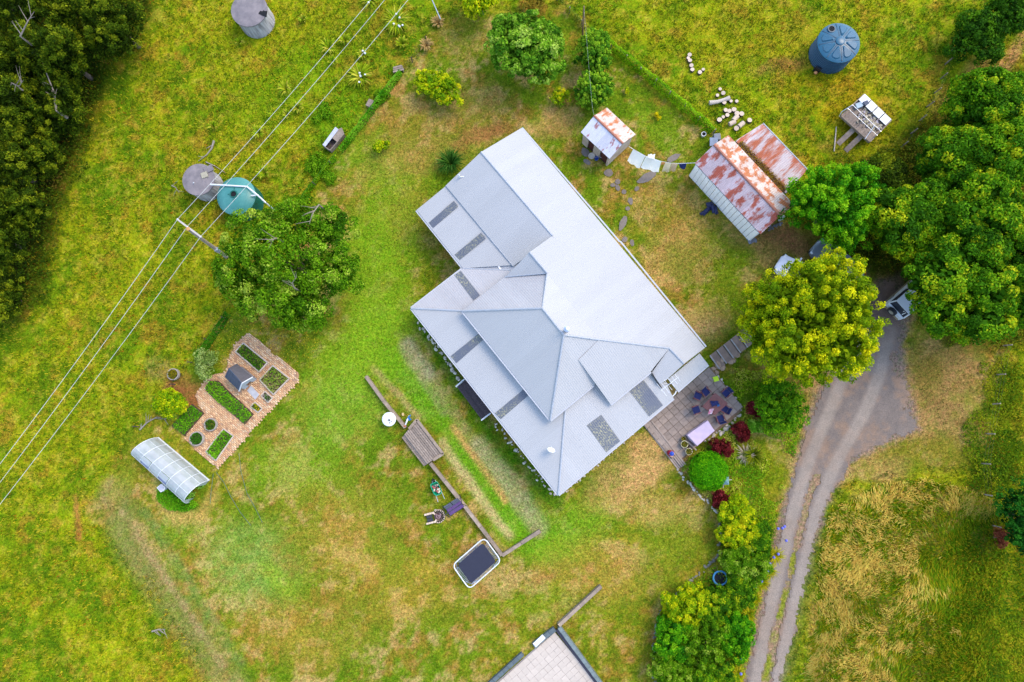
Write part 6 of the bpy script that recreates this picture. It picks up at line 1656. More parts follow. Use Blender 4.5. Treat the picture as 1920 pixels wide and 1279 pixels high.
# ------------------------------------------------------------------ power pole and wires
t = thing('power_pole', 'leaning timber power pole with a crossarm', 'power pole', P(425, 482))
pb_ = P(425, 482); ptp = P(352, 429, 6.4)
MB().tube([pb_-up*.2, pb_.lerp(ptp, .5), ptp], [.16, .13, .11], 10).build('pole', M('grey_pole', srgb(186, 172, 156, .64), .9, .3, 4), t, smooth=60)
MB().lathe(ptp-up*.1, [(.14, 0), (.14, .12), (.02, .16)], 10).build('pole_cap', M('orange_cap', srgb(222, 166, 96, .64), .8), t, smooth=60)
ca, cb_ = P(332, 411, 6.3), P(378, 445, 6.3)
ca2 = ca
arm = MB().beam(ca, cb_, .12, .12).build('crossarm', M('pale_arm', srgb(216, 206, 194, .66), .85), t)
MB().box(pb_.lerp(ptp, .3)-up*.25+Vector((.1, -.05, 0)), .3, .25, .5, .5).build('meter_box', M('grey_box', srgb(186, 194, 204, .64), .6), t)
WIRE = M('aluminium_wire', (.5, .49, .45), .5, .05)
for i, ((x0, y0), (xm, ym), (x1, y1), lb) in enumerate((((-120, 1026), (333, 411), (740, -55), 'overhead wire furthest to the upper left'), ((-120, 1060), (351, 425), (770, -60), 'middle overhead wire of the three'), ((-120, 1098), (376, 444), (806, -50), 'overhead wire nearest the house'))):
    m_ = P(xm, ym, 6.4); a = P(x0, y0, 6.3); b = P(x1, y1, 6.6)
    pts = [a.lerp(m_, k/10)-up*(.35*(1-(k/5-1)**2)) for k in range(11)]+[m_.lerp(b, k/10)-up*(.35*(1-(k/5-1)**2)) for k in range(1, 11)]
    tag(MB().tube(pts, .014, 6).build('power_line', WIRE, smooth=60), lb, 'power line')
    MB().lathe(m_-up*.08, [(.05, 0), (.05, .1), (.02, .12)], 8).build('insulator', WHITE, t)
    _ = 0
# tall thin pole with stay near the round tree
tag(MB().tube([P(1092, 80), P(1093, 50, 2.2), P(1095, 12, 4.6)], [.07, .06, .05], 8).build('line_pole', M('brown_pole', srgb(164, 128, 104, .62), .85), smooth=60), 'tall thin brown pole standing above the two round shrubs', 'pole')
tag(MB().tube([P(1095, 14, 4.4), P(1110, 195, 2.9), P(1114, 218, 2.95)], .004, 5).build('service_wire', WIRE), 'thin wire from brown pole down to the outhouse ridge', 'wire')

# ------------------------------------------------------------------ fences
def fence(label, pts, nposts, wires=2, hh=1.0, mat=None, r=.05):
    pl = [P(x, y) for x, y in pts]; t = thing('wire_fence', label, 'fence', pl[0]); L = [(pl[i+1]-pl[i]).length for i in range(len(pl)-1)]; T = sum(L)
    tops = []
    for k in range(nposts):
        d = T*k/(nposts-1); i = 0
        while i < len(L)-1 and d > L[i]: d -= L[i]; i += 1
        p = pl[i].lerp(pl[i+1], min(1, d/L[i])); tops.append(p)
        MB().tube([p-up*.1, p+Vector((random.uniform(-.05, .05), random.uniform(-.05, .05), hh))], [r, r*.85], 7).build('post', mat or WOODG, t)
    for w in range(wires): MB().tube([p+up*hh*(.95-.35*w) for p in tops], .004, 4).build('wire', DARKM, t)
    return t
fence('old post fence between paddock and the right-hand trees', [(1800, 70), (1776, 108), (1760, 160), (1735, 205), (1722, 230), (1690, 275)], 9, 2)
fence('post and wire fence through the rough grass at the right edge', [(1880, 648), (1865, 720), (1855, 790), (1842, 840), (1838, 905), (1860, 985)], 7, 3, 1.0, TIMBER)
fence('overgrown boundary fence at the upper left of the garden', [(825, 38), (808, 62), (790, 100), (757, 134), (712, 188), (668, 250), (620, 310), (520, 440), (420, 600), (330, 720), (260, 800)], 20, 1, .8, WOODD, .04)
fence('boundary fence running inside the clipped hedge', [(1045, 0), (1100, 62), (1160, 105), (1240, 170), (1335, 252)], 12, 3, 1.0)
tag(MB().tube([P(808, -5, 1.0), P(826, 36, 1.0)], .05, 7).build('gate_rail', CHROME), 'grey gate rail at the top edge above the fence corner', 'rail')
# feed trough, box and bench near the fence
def zzt(x, y): return (560+x/5.81, 90+y/5.81)
t = thing('feed_trough', 'weathered timber trough with a pale roof strip in the paddock', 'trough', P(626, 260))
Q = [P(*zzt(x, y), .55) for x, y in ((405, 866), (492, 940), (342, 1115), (264, 1060))]
MB().slab([Vector((*p.xy, .1)) for p in Q], .12).build('floor', WOODD, t)
for i in range(4): MB().beam(Vector((*Q[i].xy, .3)), Vector((*Q[(i+1) % 4].xy, .3)), .05, .55).build('side_board', WOODG, t)
f = .36; MB().slab([Q[0]+up*.12, Q[0].lerp(Q[1], f)+up*.06, Q[3].lerp(Q[2], f)+up*.06, Q[3]+up*.12], .03).build('roof_strip', M('pale_zinc', srgb(206, 208, 222, .66), .5), t)
MB().slab([Q[0].lerp(Q[1], f)+up*.03, Q[1]+up*.0, Q[1].lerp(Q[2], .48)+up*.0, Q[0].lerp(Q[1], f).lerp(Q[3].lerp(Q[2], f), .48)+up*.03], .03).build('lid', WOODG, t)
t = thing('hive_box', 'small weathered wooden box against the overgrown fence', 'box', P(697, 199), R(-25), world=False)
MB().box((0, 0, 0), .42, .5, .5).build('crate', WOODG, t); MB().slab([(-.27, -.32, .56), (.27, -.32, .56), (.27, .32, .5), (-.27, .32, .5)], .04).build('lid', WOODG, t)
t = thing('plank_seat', 'broken plank seat at the upper end of the overgrown fence', 'bench', P(748, 133), R(14), world=False)
for i in range(3): MB().box((0, -.2+.17*i, .4), .9-.1*i, .14, .04).build('plank', WOODG, t)
for x in (-.35, .35): MB().box((x, -.02, 0), .08, .4, .4).build('leg', WOODG, t)
t = thing('hive_box', 'half-hidden wooden box on the fence line at the lawn edge', 'box', P(641, 252), .4, world=False)
MB().box((0, 0, 0), .4, .45, .45).build('crate', WOODG, t); MB().box((0, 0, .45), .5, .55, .05).build('lid', WOODG, t)
# driftwood branches on the grass
DRY_ = M('dead_wood', srgb(176, 164, 148, .62), .9, .3, 5)
def branch(label, pts, r, twigs, seed):
    rd = random.Random(seed); pl = [P(x, y, .08) for x, y in pts]; b = MB(); n = len(pl)
    b.tube(pl, [r*(1-.75*i/(n-1)) for i in range(n)], 7)
    for _k in range(twigs):
        i = rd.randrange(1, n); p = pl[i-1].lerp(pl[i], rd.random()); d = (pl[i]-pl[i-1]).normalized(); d = Matrix.Rotation(rd.choice((-1, 1))*rd.uniform(.5, 1.1), 3, 'Z') @ d
        L_ = rd.uniform(.3, .9); b.tube([p, p+d*L_*.5+up*.1, p+d*L_+up*rd.uniform(.05, .35)], [r*.45, r*.3, r*.1], 5)
    tag(b.build('fallen_branch', DRY_, smooth=60), label, 'branch')
branch('bent grey branch lying above the smaller concrete tank', [(401, 264), (397, 278), (388, 290), (372, 302)], .1, 2, 1)
branch('thin forked stick left of the smaller concrete tank', [(322, 348), (330, 352), (336, 362)], .05, 3, 2)
branch('stick lying right beside the smaller concrete tank', [(386, 304), (404, 312), (422, 324)], .06, 1, 3)
branch('pile of dead branches beside the greenhouse shrub', [(262, 806), (276, 792), (294, 782), (310, 786)], .07, 9, 4)
branch('dry stick at the edge of the lower left lawn', [(285, 1184), (298, 1180), (310, 1180)], .07, 6, 5)
# ------------------------------------------------------------------ vegetation
ORG_LAST = ['']
def unit(v): return v/(np.linalg.norm(v, axis=-1, keepdims=True)+1e-9)
BARKB = M('tree_bark', srgb(118, 100, 84, .62), .95, .4, 5, bump=.4)
BARKP = M('pale_bark', srgb(186, 170, 152, .42), .9, .25, 5)
def pal_mix(pal, t): 
    p = np.array([C8(*c) for c in pal])*1.55; n = len(p)-1
    x = np.clip(t, 0, .9999)*n; i = x.astype(int); f = (x-i)[:, None]
    return p[i]*(1-f)+p[i+1]*f
def trunk_mesh(t, base, top, lobes, r0, mat, g):
    b = MB(); base = Vector(base); top = Vector(top)
    m1 = base.lerp(top, .45)+Vector((g.normal(0, .15), g.normal(0, .15), 0))
    b.tube([base-up*.15, m1, top], [r0*1.25, r0*.85, r0*.35], 9)
    for L in lobes:
        L = Vector(L); s = base.lerp(top, g.uniform(.3, .75)); mid = s.lerp(L, .55)+up*g.uniform(-.1, .3)
        b.tube([s, mid, L], [r0*.5, r0*.3, r0*.1], 6)
    b.build('trunk', mat, t, smooth=60)
def tree(name, label, px, py, rpx, zc, rz, pal, kind='broad', nl=9, clumps=220, per=44, leaf=.24, seed=1, ry=None, cat='tree', group=None, trunk=True, bark=None, rot=0.0, asp=.55, clump_r=.42, lobe=.5, lobes=None, fill=.2, fsz=1.0):
    """px,py: centre of the crown in the photograph, seen at crown height zc; rpx: half width"""
    g = np.random.default_rng(seed)
    c = np.array(P(px, py, zc)); rx = rpx/ppm(zc); ry_ = (ry or rpx)/ppm(zc)
    base = Vector((c[0], c[1], 0)); t = thing(name, label, cat, base, group=group); ORG_LAST[0] = t.name
    ca, sa = math.cos(rot), math.sin(rot)
    # lobes
    if lobes is None:
        lob = []
        k = 0
        while len(lob) < nl and k < 400:
            k += 1
            a = g.uniform(0, 2*np.pi); q = np.sqrt(g.random())*.66; z = g.uniform(-.25, .55)*(1-q*.6)
            p = np.array([np.cos(a)*q, np.sin(a)*q, z])
            if all(np.linalg.norm(p-o[0]) > .30 for o in lob): lob.append((p, g.uniform(lobe*.75, lobe*1.15)))
    else: lob = [(np.array([x, y, z]), r) for x, y, z, r in lobes]
    LC = np.array([o[0] for o in lob]); LR = np.array([o[1] for o in lob])
    S = np.array([rx, ry_, rz])
    pts = []; dirs = []; li = []
    n_try = clumps*6
    i = g.choice(len(lob), n_try, p=(LR**2)/(LR**2).sum()); d = unit(g.normal(size=(n_try, 3))); d[:, 2] = np.where(d[:, 2] < -.45, -d[:, 2], d[:, 2])
    p = LC[i]+d*LR[i][:, None]*g.uniform(.86, 1.04, n_try)[:, None]
    dist = np.linalg.norm(p[:, None]-LC[None], axis=2)/LR[None]; dist[np.arange(n_try), i] = 9
    ok = (dist.min(1) > .82); p = p[ok][:clumps]; d = d[ok][:clumps]
    n = len(p)
    p = p*S; p = np.stack([p[:, 0]*ca-p[:, 1]*sa, p[:, 0]*sa+p[:, 1]*ca, p[:, 2]], 1)
    dd = np.stack([d[:, 0]*ca-d[:, 1]*sa, d[:, 0]*sa+d[:, 1]*ca, d[:, 2]], 1)
    ct = np.clip(g.normal(.48, .24, n), 0, 1)                       # each clump its own tone
    P_ = np.repeat(p, per, 0); D_ = np.repeat(dd, per, 0); T_ = np.repeat(ct, per); N = len(P_)
    tr = np.repeat(clump_r*g.uniform(.9, 1.9, n), per)                 # each tuft is a small leafy dome
    e = unit(unit(g.normal(size=(N, 3)))+D_*.75+np.array([0, 0, .35])); sh = g.uniform(.55, 1.06, N)**.7
    if kind == 'broad':
        pos = P_+e*(tr*sh)[:, None]*np.array([1, 1, .8]); nr = unit(e*.9+g.normal(size=(N, 3))*.5); axis = None
    elif kind == 'spiky':                                              # upright feathery shoots
        s = unit(dd*.9+np.array([0, 0, .6])+g.normal(size=(n, 3))*.2); s_ = np.repeat(s, per, 0)
        al = (e*s_).sum(1, keepdims=True); e2 = (e-s_*al)*.62+s_*al*1.5
        pos = P_+e2*(tr*sh)[:, None]; nr = unit(e*.8+g.normal(size=(N, 3))*.6); axis = s_*.8+e*.5+g.normal(size=(N, 3))*.4
        T_ = np.clip(T_+np.clip(al[:, 0], 0, 1)*.3-.1, 0, 1)           # paler towards the shoot tips
    else:                                                              # tight clipped surface
        off = g.normal(size=(N, 3))*clump_r; off -= D_*(off*D_).sum(1, keepdims=True)*.75
        pos = P_+off; nr = unit(D_+g.normal(size=(N, 3))*.45); axis = None
    pos = pos+c; pos[:, 2] = np.maximum(pos[:, 2], .06)
    col = pal_mix(pal, np.clip(T_+g.normal(0, .16, N), 0, 1))*g.uniform(.72, 1.2, N)[:, None]
    # inner filling foliage
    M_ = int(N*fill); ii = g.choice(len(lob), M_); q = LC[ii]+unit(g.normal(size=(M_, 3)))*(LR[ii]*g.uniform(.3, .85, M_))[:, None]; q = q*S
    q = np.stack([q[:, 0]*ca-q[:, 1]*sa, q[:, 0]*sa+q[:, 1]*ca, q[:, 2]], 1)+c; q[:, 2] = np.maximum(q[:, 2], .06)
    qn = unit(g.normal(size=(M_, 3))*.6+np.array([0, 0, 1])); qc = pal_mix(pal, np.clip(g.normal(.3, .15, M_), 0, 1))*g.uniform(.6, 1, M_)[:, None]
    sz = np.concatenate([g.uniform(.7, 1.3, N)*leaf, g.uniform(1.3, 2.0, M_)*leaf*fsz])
    ax = None if axis is None else np.concatenate([axis, g.normal(size=(M_, 3))])
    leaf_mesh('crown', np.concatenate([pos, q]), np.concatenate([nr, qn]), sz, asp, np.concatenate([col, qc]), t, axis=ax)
    if trunk:
        ltops = [tuple(c+np.array([o[0][0]*rx*ca-o[0][1]*ry_*sa, o[0][0]*rx*sa+o[0][1]*ry_*ca, o[0][2]*rz])) for o in lob]
        trunk_mesh(t, base, (c[0], c[1], c[2]+rz*.2), ltops, max(.05, rx*.06), bark or BARKB, g)
    return t
# palettes, dark to light
PB = [(42, 86, 14), (78, 128, 20), (114, 160, 30), (168, 192, 76)]
PY = [(70, 108, 14), (108, 144, 16), (152, 174, 20), (212, 208, 26)]
PG = [(30, 92, 20), (56, 134, 20), (98, 170, 26), (150, 200, 40)]
PD = [(26, 42, 10), (46, 70, 16), (78, 104, 24), (132, 144, 36)]
PR = [(38, 82, 18), (66, 120, 22), (104, 156, 26), (182, 192, 40)]
PF = [(54, 104, 30), (92, 146, 40), (132, 178, 56), (178, 206, 90)]
PC = [(48, 108, 36), (84, 140, 44), (124, 172, 48), (160, 196, 60)]
PS = [(80, 132, 22), (134, 172, 22), (190, 204, 28), (230, 214, 44)]
PX = [(56, 14, 26), (94, 26, 40), (124, 40, 58), (150, 60, 76)]

tree('broadleaf_tree', 'large dark-green tree with pale dead twigs beside the green tank', 545, 497, 126, 4.6, 3.4, PB, 'broad', 12, 240, 135, .18, 2, ry=118, lobe=.46, clump_r=.40,
     lobes=[(-.55, .42, .1, .42), (.1, .6, .2, .40), (.62, .55, .05, .36), (-.62, -.1, .15, .40), (-.1, .1, .35, .5), (.55, 0, .2, .46), (-.2, -.5, .1, .46), (.3, -.6, .05, .38), (.75, -.2, .0, .3), (-.75, -.3, -.1, .32), (.0, -.85, -.2, .24)])
tree('cypress_tree', 'big yellow-green cypress beside the gravel drive', 1518, 598, 110, 5.2, 4.2, PY, 'spiky', 20, 400, 130, .15, 3, ry=114, asp=.55, clump_r=.42, lobe=.46, fill=.35, fsz=1.8)
tree('fig_tree', 'large rounded bright-green tree above the house', 985, 100, 78, 2.8, 2.3, PF, 'broad', 13, 220, 85, .19, 4, ry=84, asp=.7, clump_r=.25, lobe=.42)
tree('round_shrub', 'upper of the two round clipped green shrubs', 1113, 107, 37, 1.6, 1.5, PC, 'spiky', 9, 190, 60, .16, 5, ry=38, cat='shrub', clump_r=.2, asp=.5, lobe=.52)
tree('round_shrub', 'lower of the two round shrubs, nearer the outhouse', 1110, 172, 36, 1.6, 1.4, PC, 'spiky', 9, 190, 60, .16, 6, ry=36, cat='shrub', clump_r=.2, asp=.5, lobe=.52)
tree('yellow_shrub', 'straggly yellow-green shrub left of the rounded tree', 824, 166, 66, 1.2, .9, PS, 'broad', 18, 120, 34, .17, 7, ry=42, cat='shrub', clump_r=.17, lobe=.22, rot=-.5)
tree('leafy_tree', 'pale green tree cut off by the top edge', 900, -4, 46, 2.2, 1.6, PS, 'broad', 9, 110, 34, .24, 8, ry=30, clump_r=.26, lobe=.42)
tree('small_shrub', 'small yellow-green bush beside the rounded tree', 1050, 182, 17, .6, .5, PS, 'broad', 6, 40, 26, .13, 9, cat='shrub', clump_r=.14)
tree('small_shrub', 'small bright bush alone on the lawn left of the house', 716, 276, 14, .5, .45, PS, 'broad', 5, 34, 24, .14, 10, cat='shrub', clump_r=.12)
tree('small_shrub', 'tiny yellow plant right of the round shrubs', 1172, 171, 7, .3, .25, PS, 'broad', 3, 12, 20, .1, 11, cat='shrub', clump_r=.08, trunk=False)
tree('small_shrub', 'tiny yellow plant on the lawn right of the outhouse', 1231, 218, 7, .3, .25, [(190, 180, 20), (236, 220, 30)], 'broad', 3, 12, 20, .1, 12, cat='shrub', clump_r=.08, trunk=False)
tree('small_shrub', 'low bushy red-tinged plant at the top edge behind the rounded tree', 1000, 10, 24, .8, .5, [(110, 110, 40), (160, 140, 60), (190, 150, 70)], 'broad', 6, 60, 26, .14, 13, cat='shrub', clump_r=.16)

# trees on the right-hand side
tree('conifer_tree', 'dense bright-green conifer leaning over the barn end', 1568, 392, 90, 3.6, 2.8, PG, 'spiky', 13, 230, 120, .16, 20, ry=84, clump_r=.36, lobe=.42, rot=.5)
for i, (x, y, r, ry, zc, rz, lb, pl) in enumerate((
        (1804, 547, 112, 98, 5.0, 3.4, 'big leafy tree overhanging the silver car', PR), (1705, 420, 84, 80, 4.2, 3.0, 'leafy tree between the bright conifer and the silver car tree', PR),
        (1850, 420, 96, 90, 5.0, 3.4, 'tall leafy tree at the right edge above the silver car tree', PR), (1795, 312, 76, 72, 4.0, 2.8, 'leafy tree just right of the white-panelled trailer', PR),
        (1885, 300, 84, 80, 4.6, 3.0, 'leafy tree at the right edge of the view', PR), (1850, 200, 78, 62, 3.8, 2.6, 'uppermost leafy tree of the right-hand grove', PR),
        (1920, 520, 80, 100, 5.0, 3.4, 'tree crown cut off by the right edge beside the silver car tree', PR), (1640, 350, 50, 50, 2.6, 1.8, 'small dark tree behind the bright conifer', PD))):
    tree('leafy_tree', lb, x, y, r, zc, rz, pl, 'broad', 14, 200, 130, .19, 30+i, ry=ry, asp=.62, clump_r=.36, lobe=.38, fill=.25, fsz=1.5, group='grove on the right-hand side')
tree('dark_shrub', 'dark green shrub at the upper right corner beside the fence', 1835, 72, 52, 1.8, 1.4, [(26, 60, 20), (50, 96, 22), (92, 140, 30)], 'broad', 9, 170, 40, .2, 50, ry=44, cat='shrub', clump_r=.28)
tree('dark_shrub', 'dark green shrub cut by the upper right corner', 1892, 28, 44, 1.8, 1.4, [(26, 60, 20), (50, 96, 22), (92, 140, 30)], 'broad', 9, 150, 40, .2, 51, ry=44, cat='shrub', clump_r=.28)
tree('dark_shrub', 'dark conifer bush cut by the lower right edge', 1908, 970, 34, 2.2, 2.0, [(14, 52, 24), (30, 92, 36), (60, 130, 44)], 'spiky', 9, 150, 40, .17, 52, ry=70, cat='shrub', clump_r=.26)
tree('dry_bush', 'reddish dead bush beside the dark conifer bush', 1872, 1006, 16, .6, .5, [(120, 60, 50), (160, 90, 76)], 'broad', 5, 40, 24, .12, 53, cat='shrub', clump_r=.16)

# dark wood in the upper left corner
for i, (x, y, r, ry, zc, rz, lb) in enumerate((
        (40, 30, 74, 62, 6.0, 3.6, 'dark pine in the extreme upper left corner'), (150, 28, 66, 56, 6.0, 3.4, 'dark pine second from the left along the top edge'), (222, 52, 52, 62, 5.0, 3.0, 'outermost dark pine along the top edge'),
        (120, 108, 60, 52, 6.5, 3.6, 'dark pine with sunlit tufts in the middle of the wood'), (30, 120, 58, 52, 5.0, 3.0, 'shaded pine on the left edge below the corner'), (34, 218, 54, 52, 6.0, 3.4, 'bright-topped pine on the left edge'),
        (105, 200, 54, 58, 3.2, 2.2, 'low shaded pine at the inner edge of the wood'), (20, 320, 52, 50, 4.6, 2.8, 'pine on the left edge below the bright-topped one'), (50, 384, 46, 44, 3.8, 2.4, 'lowest dark pine of the wood'),
        (0, 450, 46, 50, 4.0, 2.6, 'pine cut by the left edge under the wood'), (75, 290, 44, 50, 2.4, 1.8, 'low dark bush skirting the wood'), (10, 560, 36, 50, 2.2, 1.6, 'dark bush cut by the left edge far below the wood'))):
    tree('pine_tree', lb, x, y, r, rz*.95, rz*1.1, PD, 'spiky', 12, 120, 100, .19, 60+i, ry=ry, asp=.4, clump_r=.40, lobe=.38, group='dark wood in the upper left corner', trunk=False)
    _b = P(x, y, rz*.95); MB().tube([(_b.x, _b.y, -.1), (_b.x, _b.y, rz*1.2)], [.2, .08], 8).build('trunk', BARKB, bpy.data.objects[ORG_LAST[0]])
def dead_branch(label, pts, z, r, tw, seed):
    rd = random.Random(seed); pl = [P(x, y, z+.3*i) for i, (x, y) in enumerate(pts)]; b = MB(); n = len(pl)
    base = pl[0]-up*1.2; b.tube([base]+pl, [r*1.4]+[r*(1-.8*i/(n-1)) for i in range(n)], 6)
    for _ in range(tw):
        i = rd.randrange(1, n); p = pl[i-1].lerp(pl[i], rd.random()); d = Matrix.Rotation(rd.choice((-1, 1))*rd.uniform(.4, 1.2), 3, 'Z') @ (pl[i]-pl[i-1]).normalized(); L_ = rd.uniform(.4, 1.2)
        b.tube([p, p+d*L_*.6+up*.15, p+d*L_+up*.2], [r*.4, r*.25, r*.08], 5)
    tag(b.build('dead_tree', BARKP, smooth=60), label, 'dead tree')
dead_branch('long bare bleached trunk at the edge of the dark wood', [(106, 208), (100, 170), (92, 150), (80, 118)], 3.8, .09, 4, 1)
dead_branch('bare forked branches between the dark pines', [(38, 68), (52, 40), (64, 22)], 6.5, .07, 8, 2)
dead_branch('pale bare twigs on the left of the dark wood', [(20, 155), (36, 162), (44, 150)], 6.0, .05, 7, 3)
dead_branch('pale dead twigs standing out of the large dark-green tree', [(520, 446), (505, 450), (497, 447)], 7.4, .06, 5, 4)
dead_branch('dead twigs on the right side of the large dark-green tree', [(598, 384), (586, 400), (580, 420)], 6.6, .06, 7, 5)
dead_branch('dead twigs low in the large dark-green tree', [(552, 540), (548, 530), (556, 520)], 6.6, .05, 5, 6)

# flower bed and shrubbery right of the terrace
tree('clipped_ball', 'tightly clipped round green ball shrub below the terrace', 1328, 883, 35, 1.1, 1.15, [(44, 120, 12), (74, 160, 16), (128, 196, 24)], 'tight', 1, 330, 46, .11, 80, cat='shrub', clump_r=.15, lobes=[(0, 0, 0, .97)])
for i, (x, y, r, ry, lb) in enumerate(((1417, 768, 16, 14, 'dark red bush nearest the green shrub by the drive'), (1388, 811, 15, 15, 'dark red bush in the middle of the flower bed'), (1352, 838, 20, 16, 'widest dark red bush beside the clipped ball'), (1348, 935, 17, 14, 'lowest dark red bush under the clipped ball'))):
    tree('red_bush', lb, x, y, r, .55, .5, PX, 'broad', 7, 80, 34, .12, 90+i, ry=ry, cat='shrub', group='dark red bushes of the flower bed', clump_r=.13)
tree('green_shrub', 'dark green round shrub between flower bed and drive', 1464, 768, 42, 1.4, 1.2, [(44, 96, 20), (78, 140, 24), (130, 176, 34)], 'broad', 10, 190, 36, .15, 100, ry=50, cat='shrub', clump_r=.2)
tree('green_shrub', 'low loose green shrub under the yellow cypress beside the steps garden', 1440, 728, 24, .5, .4, [(60, 118, 24), (100, 154, 30), (150, 184, 44)], 'broad', 9, 70, 40, .13, 103, ry=20, cat='shrub', clump_r=.16, lobe=.32, trunk=False)
tree('green_shrub', 'pale green leafy plant between two dark red bushes', 1415, 800, 18, .4, .35, [(84, 150, 40), (120, 180, 54), (160, 200, 80)], 'broad', 8, 50, 36, .13, 104, ry=15, cat='shrub', clump_r=.13, lobe=.34, trunk=False)
SHR = [(1385, 985, 34, 46, PS, 'yellow-green shrub at the top of the lower shrubbery'), (1420, 1010, 28, 40, PR, 'shrub overhanging the drive at the top of the shrubbery'), (1390, 1050, 40, 34, PB, 'dark shrub just right of the blue-rimmed trampoline'),
       (1285, 1130, 38, 34, PS, 'yellowest shrub at the left edge of the shrubbery'), (1345, 1135, 40, 38, PR, 'green shrub below the blue-rimmed trampoline'), (1262, 1190, 34, 36, PG, 'bright green shrub on the left edge lower down'),
       (1320, 1205, 46, 40, PB, 'broad dark shrub in the heart of the shrubbery'), (1375, 1190, 30, 44, PG, 'green shrub close to the lower drive'), (1265, 1258, 40, 34, PB, 'shrub at the bottom left of the shrubbery'),
       (1330, 1268, 46, 36, PR, 'shrub cut by the bottom edge left of the drive'), (1385, 1110, 26, 30, PR, 'small shrub between trampoline and drive')]
for i, (x, y, r, ry, pl, lb) in enumerate(SHR):
    tree('garden_shrub', lb, x, y, r*1.12, 1.1, 1.0, pl, 'broad', 10, 120, 90, .125, 110+i, ry=ry*1.12, cat='shrub', group='shrubbery along the lower drive', clump_r=.20, lobe=.42)
tree('garden_shrub', 'rounded green shrub beside the brick garden and greenhouse', 322, 756, 30, .9, .8, PS, 'broad', 9, 130, 34, .15, 130, ry=26, cat='shrub', clump_r=.2)
tree('grey_shrub', 'grey-green feathery shrub above the playhouse corner', 386, 681, 24, .8, .6, [(96, 128, 60), (140, 166, 84), (176, 196, 120)], 'broad', 8, 80, 30, .13, 131, ry=28, cat='shrub', clump_r=.2, lobe=.36)
for i, (x, y, r, lb) in enumerate(((600, 212, 22, 'dark weedy clump beside the wires in the paddock'), (592, 305, 26, 'dark weedy clump below the timber trough'), (615, 330, 14, 'small dark weed patch near the lawn edge'), (718, 180, 14, 'leafy creeper on the fence beside the wooden box'))):
    tree('weed_clump', lb, x, y, r*1.2, .2, .18, [(70, 124, 24), (104, 156, 30), (140, 176, 44)], 'broad', 9, 46, 26, .15, 140+i, cat='weeds', clump_r=.15, trunk=False, lobe=.26)

# strap-leaved plants
def straps(name, label, px, py, rpx, n, w, pal, seed, hgt=.8, cat='plant', group=None, droop=.5, flowers=None):
    g = np.random.default_rng(seed); c = P(px, py); t = thing(name, label, cat, c, group=group)
    r = rpx/ppm(.3); a = g.uniform(0, 2*np.pi, n); L = r*g.uniform(.55, 1.12, n); K = 5; V = []; 
    dx, dy = np.cos(a), np.sin(a); hh = hgt*g.uniform(.6, 1.1, n)
    sx, sy = -dy*w/2, dx*w/2
    col = pal_mix(pal, g.random(n))*g.uniform(.5, .85, n)[:, None]
    rows = []
    for k in range(K+1):
        f = k/K; rr = L*f; z = hh*(np.sin(f*np.pi*(.5+droop*.35)))*1.0+.02; ww = max(.05, (1-f**2))
        x0 = c.x+dx*(.04+rr); y0 = c.y+dy*(.04+rr)
        rows.append((np.stack([x0-sx*ww, y0-sy*ww, z], -1), np.stack([x0+sx*ww, y0+sy*ww, z+.01], -1)))
    quads = [np.stack([rows[k][0], rows[k][1], rows[k+1][1], rows[k+1][0]], 1) for k in range(K)]
    V = np.concatenate(quads, 0).reshape(-1, 3); C_ = np.repeat(np.tile(col, (K, 1))[:, None], 4, 1).reshape(-1, 3)
    o = link('leaves', fast_mesh('leaves', V, 4, np.clip(C_, 0, .7), LEAF, org=org_of(t)), t)
    if flowers:
        for i in range(flowers):
            aa = g.uniform(0, 6.28); q = r*g.uniform(.1, .7); p = c+Vector((math.cos(aa)*q, math.sin(aa)*q, hgt*1.05))
            MB().lathe(p, [(.02, -.06), (.09, 0), (.06, .06)], 7).build('flower', WHITE, t)
    return t
straps('flax_clump', 'dark green strappy clump at the upper left house corner', 846, 309, 30, 260, .07, [(30, 76, 30), (58, 116, 46), (110, 156, 70)], 1, 1.0)
straps('yucca', 'spiky rosette with pale dead leaves in the flower bed', 1410, 853, 22, 140, .07, [(60, 96, 14), (130, 150, 30), (170, 170, 60)], 2, .7)
straps('dry_grass_tuft', 'straw-white dead leaves left of the spiky rosette', 1396, 850, 21, 80, .05, [(220, 206, 186), (236, 226, 206)], 3, .35)
straps('strappy_clump', 'light green arching clump at the top of the lower shrubbery', 1368, 955, 22, 160, .05, [(120, 150, 40), (170, 180, 60)], 4, .6); straps('strappy_clump', 'second arching clump beside the bed edge', 1362, 985, 18, 120, .05, [(110, 144, 40), (160, 172, 60)], 5, .5)
GIN = [(110, 158, 28), (168, 190, 40), (222, 216, 84)]
